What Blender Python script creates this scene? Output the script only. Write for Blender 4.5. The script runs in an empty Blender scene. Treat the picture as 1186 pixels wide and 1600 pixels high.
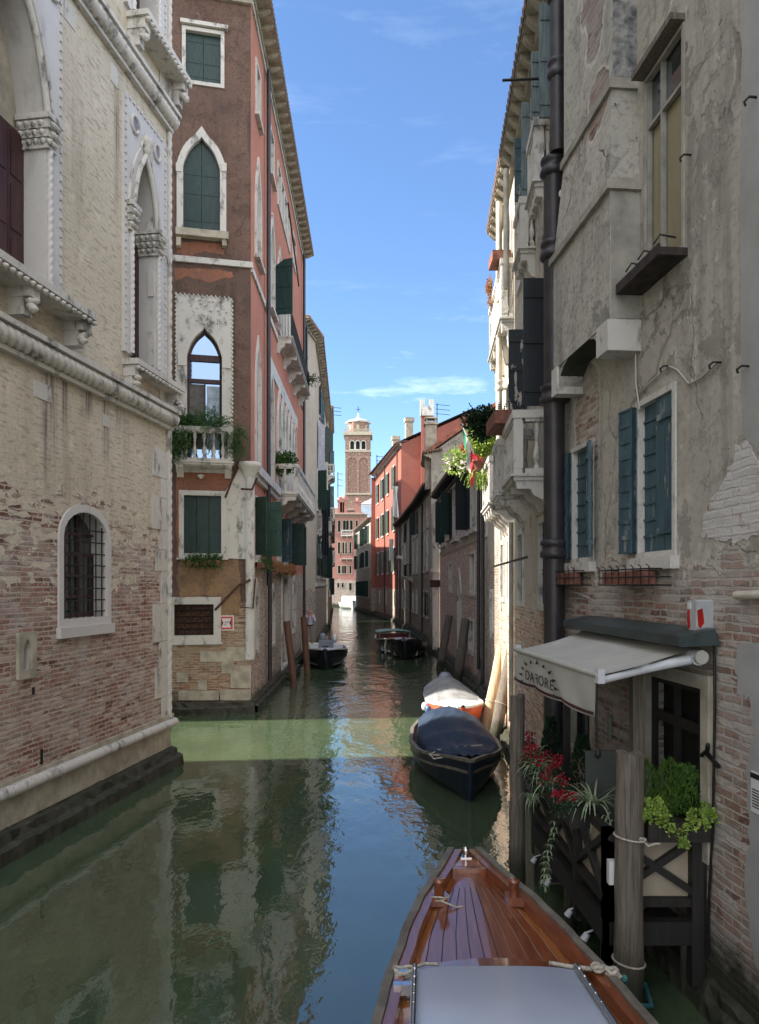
import bpy, bmesh, math, random
from mathutils import Vector, Matrix
from mathutils.geometry import tessellate_polygon
RN = random.Random(11)
U = RN.uniform
# ------------------------------------------------------------ camera, sky, sun, exposure
CAMH = 3.6
sc = bpy.context.scene
cam_d = bpy.data.cameras.new('camera'); cam = bpy.data.objects.new('camera', cam_d)
sc.collection.objects.link(cam); sc.camera = cam
cam.location = (0, 0, CAMH); cam.rotation_euler = (math.radians(90), 0, 0)
cam_d.sensor_fit = 'VERTICAL'; cam_d.sensor_height = 24; cam_d.sensor_width = 18
cam_d.lens = 24*1156/1600; cam_d.shift_y = 115/1600
cam_d.clip_start = 0.05; cam_d.clip_end = 3000
SUN_DIR = Vector((-1, -0.10, 0.80)).normalized()      # towards the sun
SUN_EL = math.asin(SUN_DIR.z)
SUN_ROT = math.atan2(SUN_DIR.x, SUN_DIR.y)
world = bpy.data.worlds.new("World"); sc.world = world; world.use_nodes = True
wn = world.node_tree; wn.nodes.clear()
w_out = wn.nodes.new('ShaderNodeOutputWorld'); w_bg = wn.nodes.new('ShaderNodeBackground')
sky = wn.nodes.new('ShaderNodeTexSky'); sky.sky_type = 'NISHITA'; sky.sun_disc = False
sky.sun_elevation = SUN_EL; sky.sun_rotation = SUN_ROT
sky.air_density = 1.0; sky.dust_density = 0.0; sky.ozone_density = 6.0
w_tc = wn.nodes.new('ShaderNodeTexCoord'); w_map = wn.nodes.new('ShaderNodeMapping')
w_map.inputs['Scale'].default_value = (3.0, 3.0, 16.0); w_map.inputs['Location'].default_value = (1.7, 0.4, 2.6)
w_no = wn.nodes.new('ShaderNodeTexNoise'); w_no.inputs['Scale'].default_value = 1.6
w_no.inputs['Detail'].default_value = 8; w_no.inputs['Roughness'].default_value = 0.62
w_rp = wn.nodes.new('ShaderNodeValToRGB')
w_rp.color_ramp.elements[0].position = 0.57; w_rp.color_ramp.elements[1].position = 0.82
w_sep = wn.nodes.new('ShaderNodeSeparateXYZ')
w_el = wn.nodes.new('ShaderNodeMapRange'); w_el.inputs['From Min'].default_value = 0.08
w_el.inputs['From Max'].default_value = 0.36; w_el.inputs['To Min'].default_value = 1.5; w_el.inputs['To Max'].default_value = 0.10
w_ml = wn.nodes.new('ShaderNodeMath'); w_ml.operation = 'MULTIPLY'; w_ml.use_clamp = True
w_mx = wn.nodes.new('ShaderNodeMixRGB'); w_mx.inputs['Color2'].default_value = (6.6, 7.4, 8.2, 1)
L = wn.links.new
L(w_tc.outputs['Generated'], w_map.inputs['Vector']); L(w_map.outputs[0], w_no.inputs['Vector'])
L(w_no.outputs['Fac'], w_rp.inputs[0]); L(w_tc.outputs['Generated'], w_sep.inputs[0])
L(w_sep.outputs['Z'], w_el.inputs['Value']); L(w_rp.outputs[0], w_ml.inputs[0]); L(w_el.outputs[0], w_ml.inputs[1])
L(w_ml.outputs[0], w_mx.inputs['Fac']); L(sky.outputs[0], w_mx.inputs['Color1'])
# added cloud bank, out of view behind and overhead, brightens the shaded walls
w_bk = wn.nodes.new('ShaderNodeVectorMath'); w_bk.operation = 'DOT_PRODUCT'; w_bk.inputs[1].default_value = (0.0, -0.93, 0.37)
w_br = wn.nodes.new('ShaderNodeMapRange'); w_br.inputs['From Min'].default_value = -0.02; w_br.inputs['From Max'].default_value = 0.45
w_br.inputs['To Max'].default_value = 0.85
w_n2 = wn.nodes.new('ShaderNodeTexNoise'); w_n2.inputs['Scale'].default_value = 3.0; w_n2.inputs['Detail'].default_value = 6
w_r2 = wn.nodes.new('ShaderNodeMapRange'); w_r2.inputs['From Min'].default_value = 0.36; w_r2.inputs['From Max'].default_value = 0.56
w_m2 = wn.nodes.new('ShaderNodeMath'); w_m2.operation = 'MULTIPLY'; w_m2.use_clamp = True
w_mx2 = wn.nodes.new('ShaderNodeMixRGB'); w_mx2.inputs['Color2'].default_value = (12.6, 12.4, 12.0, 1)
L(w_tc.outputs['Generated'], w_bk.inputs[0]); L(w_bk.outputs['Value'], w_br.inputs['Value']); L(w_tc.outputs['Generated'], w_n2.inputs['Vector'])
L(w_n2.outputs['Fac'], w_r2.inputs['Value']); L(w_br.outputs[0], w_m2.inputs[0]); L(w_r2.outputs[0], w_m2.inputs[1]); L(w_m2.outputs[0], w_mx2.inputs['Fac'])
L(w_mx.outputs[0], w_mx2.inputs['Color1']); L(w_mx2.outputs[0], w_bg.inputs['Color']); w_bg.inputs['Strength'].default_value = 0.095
L(w_bg.outputs[0], w_out.inputs['Surface'])
sun_d = bpy.data.lights.new('sun', 'SUN'); sun = bpy.data.objects.new('sun', sun_d); sc.collection.objects.link(sun)
sun_d.energy = 5.0; sun_d.angle = math.radians(0.8); sun_d.color = (1.0, 0.93, 0.82)
sun.rotation_euler = SUN_DIR.to_track_quat('Z', 'Y').to_euler(); sun.location = (-40, 0, 60)
sc.view_settings.view_transform = 'Standard'; sc.view_settings.look = 'None'
sc.view_settings.exposure = 1.6; sc.view_settings.gamma = 1
sc.cycles.max_bounces = 8; sc.cycles.diffuse_bounces = 5; sc.cycles.glossy_bounces = 4
sc.cycles.sample_clamp_indirect = 6; sc.cycles.use_denoising = True

# ------------------------------------------------------------ node helpers
class N:
    def __init__(s, name):
        s.mat = bpy.data.materials.new(name); s.mat.use_nodes = True
        s.t = s.mat.node_tree; s.b = s.t.nodes['Principled BSDF']
        s.tc = s.t.nodes.new('ShaderNodeTexCoord')
        s.uv = s.tc.outputs['UV']; s.ob = s.tc.outputs['Object']
    def new(s, ty, ins=None, **pr):
        n = s.t.nodes.new('ShaderNode'+ty)
        for k, v in pr.items(): setattr(n, k, v)
        for k, v in (ins or {}).items(): s.set(n.inputs[k], v)
        return n
    def set(s, inp, v):
        if isinstance(v, bpy.types.NodeSocket): s.t.links.new(v, inp)
        elif isinstance(v, (tuple, list)) and inp.type == 'RGBA' and len(v) == 3: inp.default_value = (*v, 1)
        else: inp.default_value = v
    def map(s, v, scale=(1, 1, 1), loc=(0, 0, 0), rot=(0, 0, 0)):
        return s.new('Mapping', {'Vector': v, 'Scale': scale, 'Location': loc, 'Rotation': rot}).outputs[0]
    def noise(s, v, scale, detail=4, rough=.55, dist=0):
        return s.new('TexNoise', {'Vector': v, 'Scale': scale, 'Detail': detail, 'Roughness': rough, 'Distortion': dist}).outputs['Fac']
    def sep(s, v): return s.new('SeparateXYZ', {0: v}).outputs
    def m(s, op, a, b=0.0, c=0.0, clamp=False):
        return s.new('Math', {0: a, 1: b, 2: c}, operation=op, use_clamp=clamp).outputs[0]
    def mr(s, v, a, b, c=0.0, d=1.0):
        return s.new('MapRange', {'Value': v, 'From Min': a, 'From Max': b, 'To Min': c, 'To Max': d}).outputs[0]
    def mix(s, f, a, b, mode='MIX'):
        return s.new('MixRGB', {'Fac': f, 'Color1': a, 'Color2': b}, blend_type=mode).outputs[0]
    def bump(s, h, strength=.5, dist=.02, normal=None):
        n = s.new('Bump', {'Height': h, 'Strength': strength, 'Distance': dist})
        if normal: s.set(n.inputs['Normal'], normal)
        return n.outputs[0]
    def done(s, col=None, rough=None, normal=None, **kw):
        if col is not None: s.set(s.b.inputs['Base Color'], col)
        if rough is not None: s.set(s.b.inputs['Roughness'], rough)
        if normal is not None: s.set(s.b.inputs['Normal'], normal)
        for k, v in kw.items(): s.set(s.b.inputs[k.replace('_', ' ')], v)
        return s.mat

def brick_nodes(n, c1, c2, mortar, bw=.25, bh=.072):
    # wobble the coordinates a little so courses are not ruler-straight
    wob = n.new('TexNoise', {'Vector': n.uv, 'Scale': 5.0, 'Detail': 3})
    v = n.new('VectorMath', {0: n.uv, 1: n.new('VectorMath', {0: wob.outputs['Color'], 1: (.045, .032, 0)}, operation='MULTIPLY').outputs[0]}, operation='ADD').outputs[0]
    br = n.new('TexBrick', {'Vector': v, 'Color1': c1, 'Color2': c2, 'Mortar': mortar, 'Scale': 1.0,
                            'Mortar Size': n.mr(n.noise(n.uv, 3.0, 4, .7), .35, .7, .006, .026), 'Mortar Smooth': .45, 'Bias': -.1, 'Brick Width': bw, 'Row Height': bh}, offset=.5)
    big = n.noise(n.uv, .9, 5, .6); mid = n.noise(n.map(n.uv, (4, 13, 1)), 1.0, 2, .5)
    vc = n.new('TexVoronoi', {'Vector': n.map(v, (1/bw, 1/bh, 1)), 'Scale': 1.0, 'Randomness': .6}).outputs['Color']
    rv = n.sep(vc)
    base = n.mix(n.mr(rv[0], .55, .9, 0, .85), br.outputs['Color'], tuple(x*.38 for x in c1))
    base = n.mix(n.mr(rv[1], .6, .9, 0, .8), base, tuple(min(1, x*1.25) for x in mortar))
    base = n.mix(n.m('SUBTRACT', 1.0, n.mr(br.outputs['Fac'], .3, .7)), br.outputs['Color'], base)
    col = n.mix(n.mr(mid, .55, .75, 0, .8), base, tuple(x*.45 for x in c1))
    col = n.mix(n.mr(big, .45, .70, 0, .6), col, mortar)
    col = n.mix(n.mr(n.noise(n.uv, 7, 5, .7), .52, .68, 0, .75), col, tuple(x*.8 for x in mortar))
    h = n.m('ADD', n.m('MULTIPLY', br.outputs['Fac'], -1.0), n.m('ADD', n.m('MULTIPLY', n.noise(n.uv, 24, 5, .7), 1.3), n.m('MULTIPLY', rv[2], .5)))
    return col, h, br.outputs['Fac'], rv

def wall_mat(name, plaster, plaster2, brick=None, h0=-9, spread=1.2, stain=.5, stain_col=(.05, .045, .04), wash=None,
             bleed=0.0, spots=0.0, patch=None, algae=.55, fleck=.3, soft=.09, drips=(), crumble=.6, grunge=0.0, cracks=0.0, brickwise=0.0):
    """plaster over brick: below about h0 the plaster has come off and the brick shows"""
    n = N(name); xy = n.sep(n.uv); s_, h_ = xy[0], xy[1]
    big = n.noise(n.uv, .45, 6, .6); mid = n.noise(n.uv, 2.2, 6, .62); fine = n.noise(n.uv, 14, 4, .65)
    streak = n.noise(n.map(n.uv, (2.6, .22, 1)), 1.0, 5, .65)
    P = n.mix(n.mr(big, .35, .65), plaster, plaster2)
    P = n.mix(n.mr(mid, .55, .72, 0, .5), P, tuple(min(1, x*1.35) for x in plaster))
    P = n.mix(n.mr(fine, .5, .72, 0, fleck), P, tuple(x*.45 for x in plaster2))
    P = n.mix(n.m('MULTIPLY', n.mr(streak, .53, .72), stain, clamp=True), P, stain_col)
    bumph = n.m('ADD', n.m('MULTIPLY', mid, 1.2), n.m('MULTIPLY', fine, .5))
    if grunge:
        ga = n.noise(n.uv, 1.7, 9, .74, .3); gb = n.noise(n.map(n.uv, (1, 1, 1), (7, 3, 0)), 3.6, 9, .76, .2); gl = n.mr(n.noise(n.uv, .5, 3), .42, .60)
        P = n.mix(n.m('MULTIPLY', n.mr(ga, .545, .565), n.m('MULTIPLY', gl, grunge)), P, tuple(x*.62 for x in plaster2))      # skim coat gone
        P = n.mix(n.m('MULTIPLY', n.mr(gb, .60, .615), n.m('MULTIPLY', gl, grunge)), P, tuple(min(1, x*1.45) for x in plaster))   # pale chips
        P = n.mix(n.m('MULTIPLY', n.mr(gb, .375, .36), grunge), P, tuple(x*.35 for x in plaster2))                               # pits
        bumph = n.m('ADD', bumph, n.m('ADD', n.m('MULTIPLY', n.mr(ga, .545, .565), -1.3), n.m('MULTIPLY', n.mr(gb, .375, .35), -1.2)))
    if cracks:
        wv = n.new('VectorMath', {0: n.uv, 1: n.new('VectorMath', {0: n.new('TexNoise', {'Vector': n.uv, 'Scale': 1.7, 'Detail': 6}).outputs['Color'], 1: (.7, .7, 0)}, operation='MULTIPLY').outputs[0]}, operation='ADD').outputs[0]
        cd = n.new('TexVoronoi', {'Vector': wv, 'Scale': .42}, feature='DISTANCE_TO_EDGE').outputs['Distance']
        ck = n.m('MULTIPLY', n.mr(cd, .008, .003), n.m('MULTIPLY', n.mr(n.noise(n.uv, .8, 2), .45, .55), cracks))
        P = n.mix(ck, P, tuple(x*.25 for x in plaster2)); bumph = n.m('SUBTRACT', bumph, n.m('MULTIPLY', ck, 2.0))
    col, H = P, bumph
    if brick:
        bc, bh, bf, rv = brick_nodes(n, *brick)
        if wash:
            bc = n.mix(n.mr(n.noise(n.uv, 1.1, 6, .7), .50, .66, 0, .75), bc, wash)
        if bleed:
            P = n.mix(n.m('MULTIPLY', bf, bleed), P, tuple(x*.55 for x in plaster2))
            sp = n.noise(n.map(n.uv, (3.2, 15, 1)), 1.3, 3, .5)
            P = n.mix(n.m('MULTIPLY', n.mr(sp, .56, .64), spots), P, tuple(x*.62 for x in plaster2))
            P = n.mix(n.m('MULTIPLY', n.mr(n.noise(n.map(n.uv, (3.2, 15, 1), (9, 4, 0)), 1.3, 3, .5), .66, .70), spots), P, bc)
        e = n.m('ADD', n.m('SUBTRACT', h0, h_), n.m('MULTIPLY', n.m('SUBTRACT', n.noise(n.uv, .7, 7, .62), .5), spread*4))
        e = n.m('ADD', e, n.m('MULTIPLY', n.m('SUBTRACT', n.noise(n.uv, 4.5, 5, .65), .5), spread*crumble*3))
        if brickwise: e = n.m('ADD', e, n.m('MULTIPLY', n.m('SUBTRACT', rv[0], .5), brickwise))
        if patch:
            for (cx, cz, rx, rz) in patch:
                dx = n.m('DIVIDE', n.m('SUBTRACT', s_, cx), rx); dz = n.m('DIVIDE', n.m('SUBTRACT', h_, cz), rz)
                d = n.m('SUBTRACT', 1.0, n.m('SQRT', n.m('ADD', n.m('MULTIPLY', dx, dx), n.m('MULTIPLY', dz, dz))))
                d = n.m('ADD', d, n.m('MULTIPLY', n.m('SUBTRACT', n.noise(n.uv, 2.0, 5), .5), 1.2))
                e = n.m('MAXIMUM', e, d)
        mk = n.mr(e, 0.0, soft)
        edge = n.m('MULTIPLY', n.mr(e, -.10, 0.0), n.m('SUBTRACT', 1.0, mk))
        P = n.mix(n.m('MULTIPLY', edge, .5), P, tuple(min(1, x*1.5) for x in plaster))
        col = n.mix(mk, P, bc)
        H = n.m('ADD', n.m('MULTIPLY', n.m('SUBTRACT', 1.0, mk), n.m('ADD', bumph, 1.4)), n.m('MULTIPLY', mk, bh))
    for (ds, dz1, dw, dl) in drips:
        g1 = n.m('ABSOLUTE', n.m('DIVIDE', n.m('SUBTRACT', s_, ds), dw)); a1 = n.mr(g1, 1.0, .3)
        a2 = n.m('MULTIPLY', n.mr(h_, dz1-dl, dz1-dl*.4), n.mr(h_, dz1+.02, dz1-.02)); st = n.mr(n.noise(n.map(n.uv, (14, .8, 1)), 1.0, 4, .6), .42, .6, .15, .85)
        col = n.mix(n.m('MULTIPLY', n.m('MULTIPLY', a1, a2), st), col, (.085, .068, .065))
    al = n.m('ADD', n.m('SUBTRACT', algae, h_), n.m('MULTIPLY', n.m('SUBTRACT', n.noise(n.uv, 2.5, 5), .5), .9))
    col = n.mix(n.mr(al, -.1, .25, 0, .93), col, (.022, .026, .014))
    return n.done(col, .9, n.bump(H, .55, .02), Specular_IOR_Level=.25)

def simple(name, col, rough=.6, var=.25, scale=6, metal=0, bump=.0, stretch=(1, 1, 1), spec=.4, col2=None, coat=0, bd=.01):
    n = N(name)
    f = n.noise(n.map(n.ob, stretch), scale, 5, .6)
    c2 = col2 if col2 else tuple(x*(1-var*1.6) for x in col)
    c = n.mix(n.mr(f, .38, .66), col, c2)
    nm = n.bump(f, bump, bd) if bump else None
    return n.done(c, rough, nm, Metallic=metal, Specular_IOR_Level=spec, Coat_Weight=coat)

M = {}
M['istria'] = (lambda n: n.done(n.mix(n.mr(n.noise(n.map(n.ob, (1, 1, .5)), 3.5, 7, .7), .53, .64, 0, .8),
        n.mix(n.noise(n.ob, 1.2, 3), (.60, .57, .52), (.44, .42, .39)), (.10, .10, .095)), .75,
        n.bump(n.noise(n.ob, 14, 6, .7), .7, .02), Specular_IOR_Level=.3))(N('istrian_stone'))
M['marble'] = (lambda n: n.done(n.mix(n.mr(n.noise(n.map(n.ob, (1, 1, .35)), 2.0, 6, .65), .55, .72, 0, .5),
        n.mix(n.noise(n.ob, .9, 3), (.58, .555, .53), (.46, .44, .43)), (.19, .18, .17)), .6,
        n.bump(n.noise(n.ob, 10, 6, .65), .45, .015)))(N('carved_white_stone'))
M['stone_y'] = simple('yellowish_stone', (.42, .38, .30), .85, .3, 3.5, bump=.6, col2=(.26, .23, .18), bd=.02)
M['render'] = simple('grey_lime_render', (.34, .315, .27), .9, .3, 4, bump=.5, col2=(.22, .205, .18), bd=.02)
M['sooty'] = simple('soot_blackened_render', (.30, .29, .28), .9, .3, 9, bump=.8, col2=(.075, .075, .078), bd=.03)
M['ledge'] = simple('mossy_dark_stone', (.050, .046, .034), .8, .5, 5, bump=.9, col2=(.020, .026, .012), bd=.04)
M['green'] = simple('dark_green_paint', (.011, .040, .036), .45, .35, 9, stretch=(3, 3, .4), bump=.15)
M['green2'] = simple('bottle_green_paint', (.026, .072, .052), .5, .35, 9, stretch=(3, 3, .4), bump=.15)
M['teal'] = simple('weathered_teal_paint', (.050, .098, .118), .55, .3, 5, stretch=(2, 2, .5), bump=.3, col2=(.026, .060, .078))
def tealp():
    n = N('peeling_teal_paint'); v = n.map(n.ob, (3, 3, .7)); f = n.noise(v, 2.6, 7, .68); g = n.noise(n.map(n.ob, (2, 2, .5)), 5, 5)
    c = n.mix(n.mr(g, .38, .66), (.050, .098, .118), (.024, .056, .074)); c = n.mix(n.mr(f, .60, .62), c, (.20, .215, .21)); c = n.mix(n.mr(f, .40, .30, 0, .7), c, (.014, .03, .04))
    return n.done(c, .6, n.bump(f, .4, .01))
M['teal'] = tealp()
M['bluegrey'] = simple('bleached_blue_grey_wood', (.16, .20, .21), .8, .4, 7, stretch=(3, 3, .3), bump=.4, col2=(.07, .095, .10))
M['maroon'] = simple('dark_red_wood', (.060, .022, .024), .5, .35, 6, stretch=(4, 4, .4), bump=.25)
M['navyblk'] = simple('near_black_paint', (.012, .017, .022), .5, .3, 7)
def peel():
    n = N('peeling_black_paint')
    f = n.noise(n.map(n.ob, (3.5, 3.5, 1.0)), 2.2, 6, .62)
    return n.done(n.mix(n.mr(f, .555, .575), (.012, .020, .025), (.38, .36, .33)), .6, n.bump(f, .3, .01))
M['peel'] = peel()
M['iron'] = simple('black_iron', (.020, .018, .017), .5, .4, 20, metal=.3)
M['rust'] = simple('rusty_iron', (.10, .045, .028), .8, .5, 20, bump=.3)
M['pipe'] = simple('dark_brown_cast_iron', (.022, .019, .022), .42, .5, 4, bump=.25, col2=(.040, .034, .036))
M['pipewhite'] = simple('cream_painted_pipe', (.60, .55, .45), .5, .25, 3)
M['terracotta'] = simple('terracotta', (.26, .105, .075), .8, .35, 8, bump=.3)
M['dark'] = simple('dark_interior', (.012, .011, .010), .8, .2, 2)
M['ground'] = simple('canal_bed_mud', (.02, .025, .015), .9)
def glass():
    n = N('window_glass')
    return n.done((.035, .042, .048), .04, n.bump(n.noise(n.ob, 1.5, 2), .04, .02), Specular_IOR_Level=.9, Coat_Weight=.6)
M['glass'] = glass()
M['skyglass'] = (lambda n: n.done((.16, .23, .34), .03, n.bump(n.noise(n.ob, 1.5, 2), .03, .02), Metallic=1.0))(N('sky_reflecting_glass'))
M['glassy'] = (lambda n: n.done(n.mix(n.noise(n.map(n.ob, (2, 2, .2)), 2.5, 4), (.30, .27, .16), (.16, .13, .08)), .22, Specular_IOR_Level=.6))(N('curtained_glass'))
M['rosepane'] = (lambda n: n.done(n.mix(n.noise(n.ob, 9, 4), (.16, .14, .19), (.24, .21, .25)), .35))(N('porphyry_disc'))
def tiles():
    n = N('roof_tiles')
    w = n.new('TexWave', {'Vector': n.uv, 'Scale': 2.2, 'Distortion': .6}, wave_type='BANDS', bands_direction='X').outputs['Fac']
    c = n.mix(n.noise(n.uv, 3, 5, .7), (.24, .14, .10), (.16, .12, .10))
    return n.done(n.mix(n.mr(w, .2, .6, .6, 0), c, (.06, .035, .025)), .9, n.bump(w, .8, .05))
M['tiles'] = tiles()
def wood(name, c1, c2, rough=.8, sc_=1.0, bump=.5):
    n = N(name)
    f = n.noise(n.map(n.ob, (9*sc_, 9*sc_, .7*sc_)), 2.5, 6, .65, .4)
    g = n.noise(n.ob, 1.3*sc_, 4)
    c = n.mix(n.mr(f, .38, .62), c1, c2); c = n.mix(n.mr(g, .5, .7, 0, .5), c, tuple(x*.5 for x in c2))
    return n.done(c, rough, n.bump(f, bump, .02))
def pile():
    n = N('weathered_pile_wood')
    f = n.noise(n.map(n.ob, (22, 22, .9)), 2.2, 7, .7, .5)
    crack = n.mr(n.noise(n.map(n.ob, (26, 26, .5)), 1.6, 4, .6), .66, .70)
    c = n.mix(n.mr(f, .36, .64), (.20, .168, .132), (.078, .064, .052))
    c = n.mix(crack, c, (.015, .012, .010))
    z = n.sep(n.new('NewGeometry').outputs['Position'])[2]
    wet = n.mr(n.m('ADD', z, n.m('MULTIPLY', n.m('SUBTRACT', n.noise(n.ob, 4, 4), .5), .5)), .55, .25)
    c = n.mix(wet, c, (.030, .032, .018))
    return n.done(c, .85, n.bump(n.m('SUBTRACT', f, crack), .9, .02))
M['pile'] = pile()
M['pilelight'] = wood('pale_barkless_wood', (.52, .40, .26), (.36, .25, .15), .75)
M['pilered'] = wood('red_brown_mooring_wood', (.16, .075, .045), (.08, .04, .028), .7)
M['black_wood'] = wood('black_stained_timber', (.022, .018, .015), (.010, .009, .008), .6, 1, .3)

# ------------------------------------------------------------ mesh builder
COL = sc.collection
class MB:
    def __init__(s): s.v = []; s.f = []; s.mi = []; s.sm = []
    def add(s, vs, fs, m=0, smooth=False):
        o = len(s.v); s.v += [tuple(x) for x in vs]
        for f in fs: s.f.append([i+o for i in f]); s.mi.append(m); s.sm.append(smooth)
        return s
    def box(s, x0, x1, y0, y1, z0, z1, m=0, tf=None):
        vs = [Vector((x, y, z)) for x in (x0, x1) for y in (y0, y1) for z in (z0, z1)]
        if tf: vs = [tf @ v for v in vs]
        return s.add(vs, [(0, 1, 3, 2), (4, 6, 7, 5), (0, 4, 5, 1), (2, 3, 7, 6), (0, 2, 6, 4), (1, 5, 7, 3)], m)
    def tube(s, path, r, n=8, m=0, smooth=True, cap=True):
        P = [Vector(p) for p in path]; k = len(P); rr = r if isinstance(r, (list, tuple)) else [r]*k
        up = None; rings = []
        for i, p in enumerate(P):
            d = (P[min(i+1, k-1)]-P[max(i-1, 0)]).normalized()
            if up is None: up = d.orthogonal().normalized()
            up = (up - d*up.dot(d)).normalized(); w = d.cross(up)
            rings.append([p+(up*math.cos(a)+w*math.sin(a))*rr[i] for a in [2*math.pi*j/n for j in range(n)]])
        vs = [v for ring in rings for v in ring]
        fs = [(i*n+j, i*n+(j+1) % n, (i+1)*n+(j+1) % n, (i+1)*n+j) for i in range(k-1) for j in range(n)]
        s.add(vs, fs, m, smooth)
        if cap:
            s.add(rings[0], [tuple(range(n))[::-1]], m); s.add(rings[-1], [tuple(range(n))], m)
        return s
    def lathe(s, prof, cx=0, cy=0, n=12, m=0, z0=0):
        return s.tube([(cx, cy, z0+z+i*1e-5) for i, (r, z) in enumerate(prof)], [r for r, z in prof], n, m)
    def prism(s, poly, y0, y1, m=0, tf=None, side_m=None):
        k = len(poly)
        a = [Vector((x, y0, z)) for x, z in poly]; b = [Vector((x, y1, z)) for x, z in poly]
        vs = a+b
        tri = tessellate_polygon([a])
        if tf: vs = [tf @ v for v in vs]
        s.add(vs, [tuple(t) for t in tri]+[tuple(i+k for i in t)[::-1] for t in tri], m)
        s.add(vs, [(i, (i+1) % k, (i+1) % k+k, i+k) for i in range(k)], m if side_m is None else side_m)
        return s
    def hole_face(s, outer, holes, y=0, m=0):
        loops = [[Vector((x, 0, z)) for x, z in L_] for L_ in [outer]+holes]
        tri = tessellate_polygon(loops); pts = [(v.x, y, v.z) for L_ in loops for v in L_]
        return s.add(pts, [tuple(t) for t in tri], m)
    def ring(s, inner, outer, y0, y1, m=0):
        """flat band between two outlines with the same count, thickness y0..y1"""
        k = len(inner)
        vs = [(x, y0, z) for x, z in inner]+[(x, y0, z) for x, z in outer]+[(x, y1, z) for x, z in inner]+[(x, y1, z) for x, z in outer]
        fs = []
        for i in range(k):
            j = (i+1) % k
            fs += [(i, j, k+j, k+i), (k+i, k+j, 3*k+j, 3*k+i), (i, 2*k+i, 2*k+j, j), (2*k+i, 3*k+i, 3*k+j, 2*k+j)]
        return s.add(vs, fs, m)
    def build(s, name, mats, parent=None, Mx=None, recalc=True, kind=None):
        me = bpy.data.meshes.new(name); me.from_pydata(s.v, [], s.f)
        for mt in (mats if isinstance(mats, (list, tuple)) else [mats]): me.materials.append(mt)
        me.polygons.foreach_set('material_index', s.mi); me.polygons.foreach_set('use_smooth', s.sm)
        if recalc:
            bm = bmesh.new(); bm.from_mesh(me); bmesh.ops.remove_doubles(bm, verts=bm.verts, dist=1e-5) if len(bm.verts) < 4000 and False else None
            bmesh.ops.recalc_face_normals(bm, faces=bm.faces); bm.to_mesh(me); bm.free()
        uvl = me.uv_layers.new(name='UVMap').data; vv = me.vertices
        for p in me.polygons:
            nx, ny, nz = (abs(c) for c in p.normal)
            for li in p.loop_indices:
                c = vv[me.loops[li].vertex_index].co
                uvl[li].uv = (c.y, c.z) if nx > ny and nx > nz else ((c.x, c.z) if ny >= nz else (c.x, c.y))
        me.update()
        o = bpy.data.objects.new(name, me); COL.objects.link(o)
        place(o, parent, Mx)
        if kind: o['kind'] = kind
        return o
WM = {}
def place(o, parent=None, Mx=None):
    Mw = Mx if Mx is not None else (WM[parent.name] if parent else Matrix())
    if parent:
        o.parent = parent; o.matrix_local = WM[parent.name].inverted() @ Mw
    else: o.matrix_world = Mw
    WM[o.name] = Mw
def tag(o, label, cat, group=None):
    o['label'] = label; o['category'] = cat
    if group: o['group'] = group
    return o
def thing(name, label, cat, loc=(0, 0, 0), rz=0.0, group=None):
    o = bpy.data.objects.new(name, None); COL.objects.link(o)
    o.empty_display_size = .3
    Mx = Matrix.Translation(loc) @ Matrix.Rotation(rz, 4, 'Z'); place(o, None, Mx)
    return tag(o, label, cat, group)

def ray(px, py): return ((px-593)/1156., (915-py)/1156.)
def offs(poly, w):
    k = len(poly); out = []
    area = sum(poly[i][0]*poly[(i+1) % k][1]-poly[(i+1) % k][0]*poly[i][1] for i in range(k))
    sg = 1 if area > 0 else -1
    for i in range(k):
        a, b, c = poly[i-1], poly[i], poly[(i+1) % k]
        d1 = Vector((b[0]-a[0], b[1]-a[1])).normalized(); d2 = Vector((c[0]-b[0], c[1]-b[1])).normalized()
        n1 = Vector((d1.y, -d1.x))*sg; n2 = Vector((d2.y, -d2.x))*sg
        mdir = (n1+n2); mdir = mdir.normalized() if mdir.length > 1e-6 else n1
        q = w/max(.45, mdir.dot(n1)); out.append((b[0]+mdir.x*q, b[1]+mdir.y*q))
    return out
def rect(a, b, c, d): return [(a, c), (b, c), (b, d), (a, d)]
def arch(a, b, c, d, n=10, rise=None):
    """round or segmental arch; d is the crown"""
    w = (b-a)/2; r = rise or w; zs = d-r
    return [(a, c), (b, c)]+[(a+w+w*math.cos(t), zs+r*math.sin(t)) for t in [math.pi*i/n for i in range(n+1)]]
def ogee(a, b, c, spring, apex, n=8):
    w = (b-a)/2; cx = a+w; hh = apex-spring; pts = [(a, c), (b, c)]
    half = []
    for i in range(n+1):
        t = i/n
        # convex then concave flank
        x = w*(1-t)**.95*(1+.10*math.sin(math.pi*t)) if t < 1 else 0
        z = hh*(.78*math.sin(min(1, t*1.15)*math.pi/2)+.22*t**6)
        half.append((x, z))
    pts += [(cx+x, spring+z) for x, z in half]+[(cx-x, spring+z) for x, z in half[::-1][1:]]
    return pts

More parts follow.
